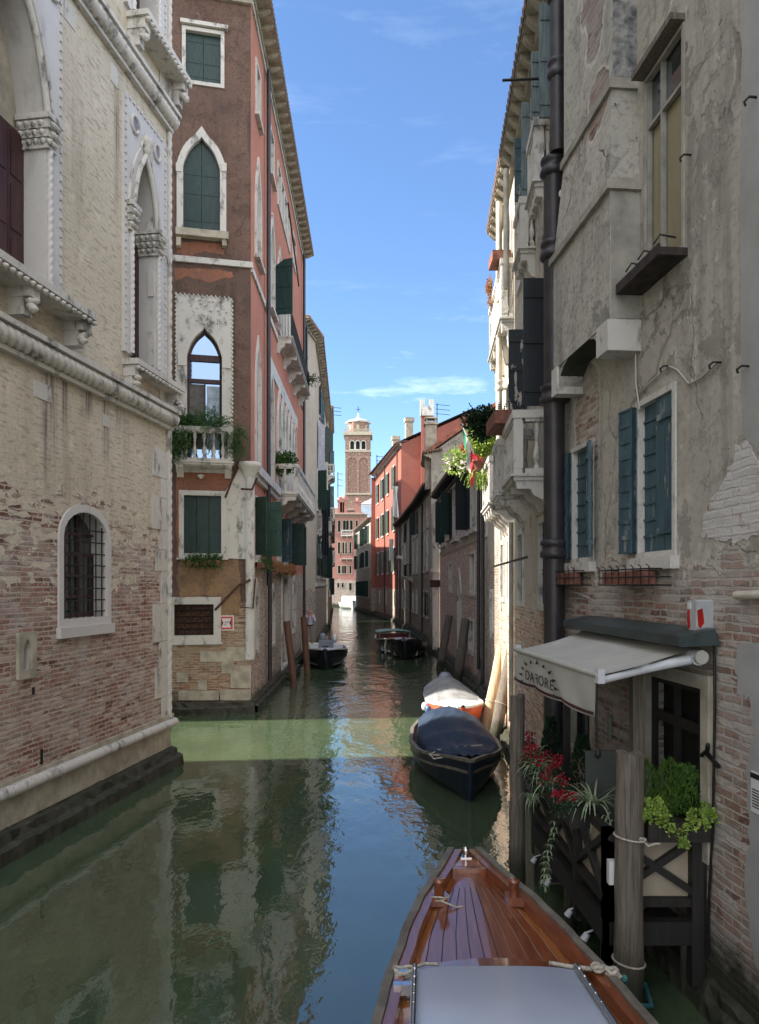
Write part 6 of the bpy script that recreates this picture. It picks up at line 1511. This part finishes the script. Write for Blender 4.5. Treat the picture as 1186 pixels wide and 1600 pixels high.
for (c, r, lb_) in (((2.12, 9.15, .55), .16, 'dark slim conifer behind the awning beside the cast iron pipe'), ((2.22, 8.1, .55), .17, 'dark bushy conifer standing on the deck under the awning')):
    def dk(mb, r=r):
        for i in range(1300):
            h = U(0, 1); rr = r*(1-h**1.6)+.02; a = U(0, 6.28); leaf_quad(mb, Vector((rr*math.cos(a), rr*math.sin(a), .3+h*1.1)), Vector((math.cos(a), math.sin(a), 1.2)), rdir(), .06, .022, 0)
    def pt(pb): pb.lathe([(.09, 0), (.12, .3), (.13, .3), (.13, .33), (.001, .33)], 0, 0, 12)
    plant('potted_conifer', lb_, 'potted conifer', c, dk, ['leafdark'], group=None, pot=pt)
# ============================================================ awning
aw = thing('awning', 'beige retractable awning with sunburst lettering over the restaurant deck', 'awning', (2.7, 7.5, 3.1)); 
dirw = Vector((-.089, 1, 0)).normalized(); nrmw = Vector((-1, -.089, 0)).normalized()
def wp(D, out, z): return Vector((xw(D), D, z))+nrmw*out
n0_, n1_ = 6.30, 8.95
mb = MB(); n_ = 24; vs = []
for i in range(n_+1):
    t = i/n_
    for j in range(9):
        u = j/8; D = (6.34+(8.85-6.34)*t); o_ = .16+(.98-.16)*u; z = 3.06-.22*u-.03*math.sin(math.pi*u)*(.6+.4*math.sin(t*9)); vs.append(wp(D, o_, z))
mb.add(vs, [(i*9+j, i*9+j+1, (i+1)*9+j+1, (i+1)*9+j) for i in range(n_) for j in range(8)], 0, True); mb.build('canopy', M['canopy'], aw, I0)
mb = MB(); vs = []
for i in range(n_*3+1):
    t = i/(n_*3); D = 6.34+(8.85-6.34)*t
    for j in range(5): u = j/4; sc2 = .03*abs(math.sin(t*math.pi*3)); vs.append(wp(D, 1.0+.012*math.sin(t*20+u*2)*u, 2.83-(.34+sc2)*u))
mb.add(vs, [(i*5+j, i*5+j+1, (i+1)*5+j+1, (i+1)*5+j) for i in range(n_*3) for j in range(4)], 0, True); mb.build('valance', M['canopy'], aw, I0)
mb = MB(); vs = []
for i in range(n_*3+1):
    t = i/(n_*3); D = 6.34+(8.85-6.34)*t; sc2 = .03*abs(math.sin(t*math.pi*3))
    for zz in (.87, .95): vs.append(wp(D, 1.012+.012*math.sin(t*20+zz*2)*zz, 2.83-(.34+sc2)*zz))
mb.add(vs, [(i*2, i*2+1, i*2+3, i*2+2) for i in range(n_*3)]); mb.build('valance_trim', M['burg'], aw, I0)
mb = MB(); mb.tube([wp(6.30, .99, 2.845), wp(8.88, .99, 2.845)], .03, 8); mb.build('front_bar', M['canopy'], aw, I0)
mb = MB(); pth = [(0, 3.10), (.05, 3.24), (.36, 3.18), (.36, 3.10), (.34, 3.09), (.05, 3.10)]
for i in range(6):
    a, b = pth[i], pth[(i+1) % 6]
    mb.add([wp(6.16, a[0], a[1]), wp(9.0, a[0], a[1]), wp(9.0, b[0], b[1]), wp(6.16, b[0], b[1])], [(0, 1, 2, 3)])
for D in (6.16, 9.0): mb.add([wp(D, o_, z) for o_, z in pth], [(0, 1, 2, 3, 4, 5)])
mb.build('hood', M['steelgreen'], aw, I0)
mb = MB(); mb.tube([wp(6.2, .14, 3.0), wp(8.95, .14, 3.0)], .06, 10); mb.build('roller', M['canopy'], aw, I0)
for D, nm in ((6.30, 0), (8.8, 1)):
    sgn = 1 if nm == 0 else -1
    mb = MB(); mb.tube([wp(D, .16, 2.98), wp(D+.12*sgn, .55, 2.88)], [.045, .04], 8); mb.tube([wp(D+.10*sgn, .50, 2.90), wp(D+.16*sgn, .60, 2.87)], .048, 10); mb.tube([wp(D+.12*sgn, .55, 2.875), wp(D+.02*sgn, .96, 2.80)], [.036, .030], 8)
    mb.tube([wp(D-.05, .14, 2.99), wp(D+.05, .14, 2.99)], .066, 14); mb.box(-.03, .03, -.03, .05, -.06, .06, tf=Matrix.Translation(wp(D, .98, 2.84)) @ Matrix.Rotation(.09, 4, 'Z')); mb.build('folding_arm', M['armwhite'], aw, I0)
mb = MB(); mb.tube([wp(6.32, 1.0, 2.82), wp(6.31, 1.01, 2.5), wp(6.3, 1.0, 2.18)], .01, 5); mb.lathe([(.001, -.06), (.03, -.03), (.02, .02), (.001, .04)], wp(6.3, 1, 2.2).x, wp(6.3, 1, 2.2).y, 8, z0=2.2); mb.build('crank_eye', M['iron'], aw, I0)
# lettering on the valance, in its own plane
def text_part(txt, size, Mx, parent, mat, name='lettering', ext=.001, mirror=False):
    cu = bpy.data.curves.new('lettering', 'FONT'); cu.body = txt; cu.size = size; cu.extrude = ext; cu.align_x = 'CENTER'
    tmp = bpy.data.objects.new('lettering_tmp', cu); COL.objects.link(tmp); dg = bpy.context.evaluated_depsgraph_get(); me = bpy.data.meshes.new_from_object(tmp.evaluated_get(dg)); bpy.data.objects.remove(tmp)
    me.materials.clear(); me.materials.append(M[mat]); o = bpy.data.objects.new(name, me); COL.objects.link(o); 
    if mirror: Mx = Mx @ Matrix.Diagonal((-1, 1, 1, 1))
    place(o, parent, Mx); return o
# valance plane: X along -dirw (to the right as seen), Z up
vo = wp(7.95, 1.026, 2.58); VX = Matrix(((-dirw.x, nrmw.x*-1, 0, vo.x), (-dirw.y, nrmw.y*-1, 0, vo.y), (0, 0, 1, vo.z), (0, 0, 0, 1)))
TXM = VX @ Matrix.Rotation(math.pi/2, 4, 'X')
cs_ = Matrix.Diagonal((1.55, 1, 1, 1))
for (ch_, x_, mir) in (('D', -.36, 0), ('A', -.19, 0), ('F', -.03, 1), ('O', .13, 0), ('R', .31, 0), ('E', .47, 0)):
    text_part(ch_, .15, TXM @ Matrix.Translation((x_+.05, -.02, 0)) @ cs_, aw, 'print', mirror=bool(mir))
mb = MB()
for i in range(11):
    a = math.radians(-18+216*i/10); r0_, r1_ = 1.0, 1.22; ex, ez = .56, .19
    c = lambda rr, aa: (ex*rr*math.cos(aa), ez*rr*math.sin(aa)+.0)
    da = .10; p1, p2, p3 = c(r0_, a-da), c(r0_, a+da), c(r1_+.06*(i % 2), a); 
    q = [VX @ Vector((p[0]+.05, -.004, p[1]-.0)) for p in (p1, p2, p3)]; mb.add(q, [(0, 1, 2)])
mb.build('sunburst', M['print'], aw, I0, recalc=False)
# ============================================================ wall fittings on the near house
def wallpt(px_, py, out=0): x, z = FN.uv(px_, py, out); return FN.M @ Vector((x, -out, z))
p = wallpt(1108, 962, .0); al = thing('alarm_siren', 'silver alarm siren box with red lens on the wall above the awning end', 'alarm', tuple(p)); AM = Matrix.Translation(p) @ FN.M.to_3x3().to_4x4() @ Matrix.Diagonal((.8, .8, .95, 1))
mb = MB(); mb.prism([(-.075, -.135), (.06, -.145), (.085, -.10), (.085, .13), (.05, .145), (-.085, .14)], -.19, .0); mb.build('body', simple('silver_plastic', (.40, .41, .42), .35, .1, 5), al, AM)
mb = MB(); mb.prism([(-.09, .03), (-.05, .06), (-.035, -.11), (-.075, -.12), (-.092, -.05)], -.198, -.03); mb.build('red_lens', M['sirenred'], al, AM)
mb = MB(); mb.add([(.0865, -.18, .05), (.0865, -.12, .07), (.0865, -.10, -.06), (.0865, -.14, -.11), (.0865, -.17, -.09)], [(0, 1, 2, 3, 4)]); mb.build('red_lens', M['sirenred'], al, AM)
MB().box(-.092, -.02, -.196, -.188, .06, .12).build('sticker', M['white'], al, AM)
fl_ = thing('floodlight', 'small square floodlight clamped to the dark cast iron pipe', 'floodlight', tuple(at_(867, 952, 9.8))); Mx = Matrix.Translation(at_(868, 952, 9.75)) @ Matrix.Rotation(-.5, 4, 'Z') @ Matrix.Rotation(-.3, 4, 'X')
MB().box(-.06, .06, -.02, .04, -.05, .05).build('housing', M['iron'], fl_, Mx); MB().box(-.05, .05, -.026, -.021, -.04, .04).build('glass_front', M['white'], fl_, Mx)
se = thing('outdoor_sensor', 'small white cylindrical sensor on an arm beside the dark pipe high up', 'sensor', tuple(wallpt(905, 300))); mb = MB(); p = wallpt(903, 300); q = at_(877, 302, (p.y)-.15); mb.tube([p, p.lerp(q, .45)], .03, 8); mb.tube([p.lerp(q, .35), q], [.055, .045], 10); mb.build('body', M['white'], se, Matrix())
# terracotta boxes in iron baskets
for (x0, x1, y0, y1, lb_) in ((873, 924, 893, 914, 'terracotta window box in an iron basket under the narrow teal window by the pipe'), (966, 1049, 890, 914, 'terracotta window box in a rusty iron basket under the larger teal window')):
    a, b = FN.S(x0), FN.S(x1); xm_ = (x0+x1)/2; z0_, z1_ = FN.Hh(xm_, y1), FN.Hh(xm_, y0)
    t = thing('window_box', lb_, 'window box', tuple(FN.M @ Vector(((a+b)/2, -.1, z0_))))
    MB().box(a+.05, a+(b-a)*.82, -.20, -.05, z0_+.01, z1_-.02).build('planter', M['terracotta'], t, FN.M)
    mb = MB()
    for z in (z0_, (z0_+z1_)/2, z1_): mb.tube([(a, 0, z), (a, -.22, z), (b, -.22, z), (b, 0, z)], .007, 5)
    n_ = 7
    for i in range(n_+1): x = a+(b-a)*i/n_; mb.tube([(x, -.02, z0_), (x, -.22, z0_), (x, -.22, z1_+.02), (x, -.25, z1_+.04)], .006, 5)
    mb.build('iron_basket', M['iron'], t, FN.M)
# notices
a, b = FN.S(1177), FN.S(1200); z0_, z1_ = FN.Hh(1180, 1268), FN.Hh(1180, 1205)
t = thing('wall_notice', 'pale framed notice on the brick wall at the right edge', 'notice', tuple(FN.M @ Vector((a, 0, z0_)))); MB().box(a, b, -.02, -.003, z0_, z1_).build('board', M['white'], t, FN.M); mb = MB(); mb.box(a, b, -.024, -.021, z1_-.05, z1_-.01); 
for i in range(7): mb.box(a+.02, b-.01, -.024, -.021, z0_+.04+i*.022, z0_+.048+i*.022)
mb.build('print', M['black'], t, FN.M)
p = at_(952, 1137, 8.2); t = tag(MB().box(-.045, .045, -.01, .01, -.13, .13).build('menu_card', simple('pale_green_card', (.20, .26, .18), .5, .2, 20), None, Matrix.Translation(wallpt(952, 1137, .03)) @ FN.M.to_3x3().to_4x4()), 'narrow pale green card fixed to the brick wall under the awning', 'menu card')
# ============================================================ sign on the corner house
a, b = FB.S(342), FB.S(365.5); z0_, z1_ = FB.Hh(354, 985), FB.Hh(354, 961.5)
sg = thing('navigation_sign', 'square white and red width limit sign with the number 2 on the corner house', 'sign', tuple(FB.M @ Vector(((a+b)/2, -.03, z0_)))); W_ = b-a; Hs = z1_-z0_
def sp(poly, y, mat, nm): return MB().prism([(a+W_*x, z0_+Hs*z) for x, z in poly], -y, -y+.004).build(nm, M[mat], sg, FB.M)
MB().box(a, b, -.03, -.004, z0_, z1_).build('board', M['white'], sg, FB.M)
mb = MB(); inn = [(.19, .19), (.81, .19), (.81, .81), (.19, .81)]; out_ = [(.08, .08), (.92, .08), (.92, .92), (.08, .92)]
mb.ring([(a+W_*x, z0_+Hs*z) for x, z in inn], [(a+W_*x, z0_+Hs*z) for x, z in out_], -.035, -.031); mb.build('red_border', M['red'], sg, FB.M)
sp([(.19, .75), (.19, .25), (.30, .5)], .036, 'black', 'arrow'); sp([(.81, .25), (.81, .75), (.70, .5)], .036, 'black', 'arrow')
text_part('2', Hs*.34, FB.M @ Matrix.Translation((a+W_*.42, -.034, z0_+Hs*.37)) @ Matrix.Rotation(math.pi/2, 4, 'X'), sg, 'red'); text_part('20', Hs*.17, FB.M @ Matrix.Translation((a+W_*.59, -.034, z0_+Hs*.50)) @ Matrix.Rotation(math.pi/2, 4, 'X'), sg, 'black')
# small brown sign on the painted sunlit strip of the pink house
p = at_(683, 912, 38.8); t = tag(MB().box(-.38, .22, -.03, .03, -.19, .19).build('boat_sign', M['rust'], None, Matrix.Translation(p)), 'small rusty brown sign fixed to the painted sunlit strip of the pink brick house', 'sign')
# ============================================================ balcony plants and window boxes
def onface(F_, x, y, z): return tuple(F_.M @ Vector((x, y, z)))
def bam(mb): sprigs(mb, (0, 0, .15), (.80, .18, .3), 130, 8, .075, .022, 0, .5); clump(mb, (-.55, 0, .35), (.55, .25, .35), 500, .08, .025, 0)
xm = 315; plant('balcony_shrub', 'green bamboo like shrub filling the balcony of the brown house front', 'shrub', onface(FB, FB.S(308), -.30, FB.Hh(315, 690)), lambda mb: (sprigs(mb, (0, 0, .32), (.75, .12, .25), 190, 8, .085, .028, 0, .35), clump(mb, (-.35, 0, .50), (.6, .2, .25), 1500, .08, .03, 0, hollow=.1)), ['leaf'])
plant('hanging_balcony_plant', 'ivy like plant hanging over the left end of the brown front balcony', 'plant', onface(FB, FB.S(280), -.55, FB.Hh(315, 690)), lambda mb: clump(mb, (0, 0, -.25), (.35, .18, .62), 1500, .08, .035, 0, hollow=.1), ['leaf'])
plant('hanging_balcony_plant', 'feathery olive plant hanging from the right end of the brown front balcony', 'plant', onface(FB, FB.S(368), -.5, FB.Hh(315, 690)), lambda mb: (clump(mb, (0, 0, -.1), (.38, .2, .5), 1500, .07, .02, 0, hollow=.1), sprigs(mb, (0, 0, .1), (.3, .15, .1), 40, 7, .06, .012, 0, 1.2)), ['leaf'])
plant('balcony_shrub', 'dark leafy shrub on the white stone balcony of the salmon canal side', 'shrub', onface(FC, FC.S(432), -.45, 7.75), lambda mb: (clump(mb, (-.6, 0, .35), (.9, .32, .6), 2600, .15, .08, 0, hollow=.1), clump(mb, (-1.4, .0, .5), (.45, .3, .6), 900, .15, .08, 0, hollow=.1)), ['leaf'])
plant('hanging_balcony_plant', 'grey green plant trailing from the upper iron balcony of the salmon house', 'plant', onface(FC, FC.S(462), -.6, 13.4), lambda mb: clump(mb, (-.6, .1, -.15), (1.2, .16, .5), 1100, .12, .05, 0, hollow=.1), ['leafdark'])
def box_row(F_, x0, x1, z, n_, lb_, mat='leaf'):
    t = thing('sill_planter', lb_, 'planter', onface(F_, x0, -.2, z)); mb = MB(); k = (x1-x0)/n_
    for i in range(n_): mb.box(x0+k*i+.02, x0+k*(i+1)-.02, -.28, -.08, z, z+.16)
    mb.build('pot_row', M['terracotta'], t, F_.M); mb = MB()
    for i in range(n_*14): clump(mb, (U(x0, x1), -.22, z+.14+U(-.12, .10)), (.20, .14, .16), 16, .09, .04, 0, lumps=3, hollow=.1)
    mb.build('foliage', M[mat], t, F_.M, recalc=False)
box_row(FB, FB.S(292), FB.S(344), FB.Hh(315, 884), 5, 'low leafy pots on the sill below the green shutters of the brown front')
box_row(FC, FC.S(397), FC.S(412), FB.Hh(315, 886), 3, 'trailing sill pots under the first green shutters of the canal side')
box_row(FC, FC.S(418), FC.S(450), FB.Hh(315, 888), 6, 'overgrown sill pots under the stone balcony of the canal side', 'petalo')
plant('balcony_shrub', 'dark rose bush on the near white balcony corner of the right bank', 'shrub', tuple(at_(772, 668, 13.9)), lambda mb: (clump(mb, (-.15, 0, .10), (.42, .3, .33), 1800, .08, .05, 0, hollow=.1), sprigs(mb, (-.1, 0, .15), (.3, .2, .1), 40, 6, .06, .03, 0, .3)), ['leafdark'])
plant('geranium', 'sunlit light green geranium with white flowers hanging off the sunny balcony', 'flowers', tuple(at_(748, 712, 17.2)), lambda mb: (clump(mb, (.12, 0, .25), (.42, .3, .45), 1000, .10, .07, 0), clump(mb, (-.35, 0, -.1), (.42, .25, .28), 600, .09, .05, 0), clump(mb, (-.42, -.05, -.12), (.38, .3, .32), 120, .07, .07, 1), clump(mb, (-.3, -.1, .15), (.1, .1, .1), 60, .08, .07, 2, lumps=2)), ['leaflime', 'petalw', 'petalp'])
plant('hanging_balcony_plant', 'sparse pale trailing plant over the sunny white balcony front', 'plant', tuple(at_(757, 760, 16.9)), lambda mb: sprigs(mb, (0, 0, .3), (.3, .5, .2), 60, 8, .06, .03, 0, 1.6), ['leaflime'])
pp = at_(792, 660, 12.6); t = tag(MB().box(-.28, .2, -.5, .5, -.12, .10).build('balcony_planter', M['terracotta'], None, Matrix.Translation(pp)), 'long terracotta planter on the rail of the near white balcony', 'planter')
pp = Vector((2.63, 16.2, 10.74)); t = tag(MB().box(-.2, .2, -.3, .3, -.12, .08).build('balcony_planter', M['terracotta'], None, Matrix.Translation(pp)), 'terracotta planter on the topmost sunlit balcony rail', 'planter')
plant('hanging_balcony_plant', 'withered orange plant on the outer corner of the topmost sunlit balcony', 'plant', (2.70, 17.9, 10.7), lambda mb: clump(mb, (0, 0, .05), (.10, .35, .35), 900, .05, .03, 0, hollow=.1), ['petalo'])
plant('geranium', 'small red potted geranium hanging in the middle of the sunny balcony', 'flowers', tuple(at_(747, 727, 16.4)), lambda mb: clump(mb, (0, 0, .12), (.12, .12, .1), 120, .05, .04, 0), ['petalp'], pot=lambda pb: pb.lathe([(.07, -.1), (.12, .08), (.13, .08), (.13, .11), (.001, .11)], 0, 0, 12))
# ============================================================ flag
fg = thing('flag', 'green white and red flag hanging from a pole on the sunny balcony', 'flag', tuple(at_(742, 735, 16.6)))
mb = MB(); pa, pb_ = at_(722, 662, 16.6), at_(748, 730, 16.6); mb.tube([pa, pb_], .018, 6); mb.build('flag_pole', M['armwhite'], fg, I0)
M['flag_g'] = simple('flag_green', (.03, .22, .11), .8, .15, 6); M['flag_w'] = simple('flag_white', (.68, .68, .66), .8, .1, 6); M['flag_r'] = simple('flag_red', (.58, .04, .04), .8, .1, 6)
mb = MB(); nI, nJ = 12, 18; vs = []
for i in range(nI+1):
    for j in range(nJ+1):
        u, v = i/nI, j/nJ; top = Vector(pa).lerp(Vector(pb_), .02+.85*v); 
        drop = at_(731+6*v, 764, 16.6); p = top.lerp(Vector(drop), u*(.35+.65*v)); p.y += .06*math.sin(v*12+u*3); p.x += .03*math.sin(v*15)
        vs.append(p)
mb.add(vs, [(i*(nJ+1)+j, i*(nJ+1)+j+1, (i+1)*(nJ+1)+j+1, (i+1)*(nJ+1)+j) for i in range(nI) for j in range(nJ)], 0, True)
for q in range(len(mb.mi)): i, j = divmod(q, nJ); mb.mi[q] = 0 if j < nJ/3+ (0) and i < 20 else (1 if j < 2*nJ/3 else 2)
mb.build('cloth', [M['flag_g'], M['flag_w'], M['flag_r']], fg, I0)
# ============================================================ laundry and cloths
def cloth(label, pts, mat, name='hanging_cloth', cat='cloth', nj=10, amp=.05, D2=None):
    (x0, y0, x1, y1, D) = pts; a = at_(x0, y0, D); b = at_(x1, y0, D2 or D); c = at_(x0, y1, D); mb = MB(); vs = []; ni = 16
    for i in range(ni+1):
        for j in range(nj+1):
            u, v = i/ni, j/nj; p = a.lerp(b, u); p = Vector((p.x+amp*.3*math.sin(v*5+u*9), p.y+amp*math.sin(u*17+v*2), a.z+(c.z-a.z)*v+.04*math.sin(u*6)*v)); vs.append(p)
    mb.add(vs, [(i*(nj+1)+j, i*(nj+1)+j+1, (i+1)*(nj+1)+j+1, (i+1)*(nj+1)+j) for i in range(ni) for j in range(nj)], 0, True)
    return tag(mb.build(name, M[mat], None, Matrix(), recalc=False), label, cat)
M['sheet'] = simple('white_sheet', (.66, .66, .64), .85, .06, 3); M['sheetd'] = simple('dark_blue_cloth', (.010, .014, .024), .9); M['sheetg'] = simple('pale_grey_cloth', (.42, .41, .43), .9)
cloth('dark blue cloth hung from the beige house over the left bank', (503, 797, 514, 868, 44), 'sheetd'); cloth('pale grey awning cloth hanging high on the beige house', (497, 655, 508, 738, 44), 'sheetg', D2=46)
cloth('slate blue cloth hung low beside the dark blue one', (496, 850, 503, 872, 43), 'bluegrey'); cloth('white sheet draped over the roof terrace in front of the red house', (613, 760, 622, 808, 66), 'sheet', amp=.2)
cloth('white washing hanging on the red house wall above the water', (608, 842, 615, 876, 74), 'sheet'); cloth('small white towels on the line of the crumbling house', (620, 868, 630, 873, 58), 'sheet')
# ============================================================ antennas
for (x, y, D, h_, lb_) in ((683, 655, 52, 1.6, 'television aerial on the chimney roof right of the forked chimney pot'), (589, 735, 88, 2.6, 'aerial on the far end of the red house roof'), (528, 770, 126, 5.0, 'tall aerial left of the bell tower above the salmon palace'), (585, 770, 95, 4.0, 'thin aerial right of the bell tower base'), (519, 655, 72, 1.8, 'aerial reaching out from the left bank roofs')):
    p = at_(x, y, D); t = thing('antenna', lb_, 'aerial', tuple(p)); mb = MB(); r_ = .0006*D; mb.tube([p-Vector((0, 0, .8)), p+Vector((0, 0, h_*.7))], r_, 5)
    for k in range(3): z = h_*(.25+.2*k); mb.tube([p+Vector((-.1, 0, z)), p+Vector((.9, 0, z-.1))], r_*.7, 4)
    mb.build('mast', M['iron'], t, I0)
# ============================================================ landing and the man
ld = MB().box(-4.0, -3.05, 36.9, 38.6, -.5, .62).build('stone_landing', M['stone_y'], None, Matrix()); tag(ld, 'small stone landing under the man beside the black boat', 'landing')
def skinned(name, verts, edges, rad, mat, parent, root=0, sub=2):
    me = bpy.data.meshes.new(name); me.from_pydata(verts, edges, []); o = bpy.data.objects.new(name, me); COL.objects.link(o)
    md = o.modifiers.new('s', 'SKIN'); md.use_smooth_shade = True
    for i, r in enumerate(rad): me.skin_vertices[0].data[i].radius = (r, r) if not isinstance(r, tuple) else r
    me.skin_vertices[0].data[root].use_root = True
    o.modifiers.new('b', 'SUBSURF').levels = sub; o.modifiers['b'].render_levels = sub
    dg = bpy.context.evaluated_depsgraph_get(); m2 = bpy.data.meshes.new_from_object(o.evaluated_get(dg)); bpy.data.objects.remove(o)
    m2.materials.clear(); m2.materials.append(M[mat]); m2.polygons.foreach_set('use_smooth', [True]*len(m2.polygons))
    o = bpy.data.objects.new(name, m2); COL.objects.link(o); place(o, parent, WM[parent.name]); return o
pe = thing('person', 'bald man in pale lilac shirt and stone trousers standing with hands raised to his face', 'person', (-3.52, 37.4, .62), .12)
V_ = [(0, 0, .93), (0, 0, 1.10), (0, 0, 1.30), (0, 0, 1.45), (0, -.01, 1.54), (0, -.03, 1.62), (0, -.03, 1.72),   # 0-6 spine, neck, head
      (.19, 0, 1.42), (.27, -.08, 1.17), (.10, -.24, 1.38), (.05, -.24, 1.50), (-.19, 0, 1.42), (-.26, -.10, 1.17), (-.08, -.24, 1.36), (-.03, -.25, 1.48),  # arms bent up
      (.10, 0, .90), (.11, -.01, .50), (.11, .01, .09), (.12, -.13, .03), (-.10, 0, .90), (-.12, -.01, .50), (-.12, .01, .09), (-.13, -.13, .03)]
E_ = [(0, 1), (1, 2), (2, 3), (3, 4), (4, 5), (5, 6), (3, 7), (7, 8), (8, 9), (9, 10), (3, 11), (11, 12), (12, 13), (13, 14), (0, 15), (15, 16), (16, 17), (17, 18), (0, 19), (19, 20), (20, 21), (21, 22)]
R_ = [(.15, .11), (.15, .11), (.17, .11), (.13, .09), .055, .085, .085, .065, .048, .036, .030, .065, .048, .036, .030, .09, .062, .042, .038, .09, .062, .042, .038]
skinned('body', V_, E_, R_, 'skin', pe)
skinned('shirt', [V_[i] for i in (0, 1, 2, 3, 7, 8, 11, 12)]+[(.17, -.17, 1.28), (-.16, -.18, 1.27)], [(0, 1), (1, 2), (2, 3), (3, 4), (4, 5), (5, 8), (3, 6), (6, 7), (7, 9)], [(.165, .13), (.165, .13), (.19, .13), (.15, .11), .085, .065, .085, .065, .05, .05], 'shirt', pe)
skinned('trousers', [(0, 0, .98)]+[V_[i] for i in (0, 15, 16, 17, 19, 20, 21)], [(0, 1), (1, 2), (2, 3), (3, 4), (1, 5), (5, 6), (6, 7)], [(.16, .12), (.165, .125), .11, .085, .07, .11, .085, .07], 'trous', pe)
PM = WM[pe.name]
MB().lathe([(.168, 0), (.172, .01), (.172, .035), (.168, .045)], 0, 0, 16, z0=.955).build('belt', M['black'], pe, PM)
for sg_ in (-1, 1):
    mb = MB(); mb.lathe([(.001, -.03), (.02, -.02), (.024, 0), (.018, .02), (.001, .03)], sg_*.085, -.02, 8, z0=1.67); mb.build('ear', M['skin'], pe, PM)
    for k in range(4): MB().tube([(sg_*.04, -.245, 1.50+k*.016), (sg_*.01, -.20, 1.525+k*.016), (sg_*.0, -.17, 1.54+k*.014)], [.008, .007, .006], 6).build('finger', M['skin'], pe, PM)
    MB().tube([(sg_*.045, -.24, 1.47), (sg_*.05, -.19, 1.52)], .009, 6).build('thumb', M['skin'], pe, PM)
    MB().box(sg_*.12-.05, sg_*.12+.05, -.20, .07, 0, .075).build('shoe', M['black'], pe, PM)
    MB().lathe([(.001, -.008), (.009, 0), (.001, .008)], sg_*.03, -.112, 6, z0=1.68).build('eye', M['black'], pe, PM)
MB().lathe([(.006, .03), (.014, .0), (.001, -.01)], 0, -.118, 6, z0=1.64).build('nose', M['skin'], pe, PM)
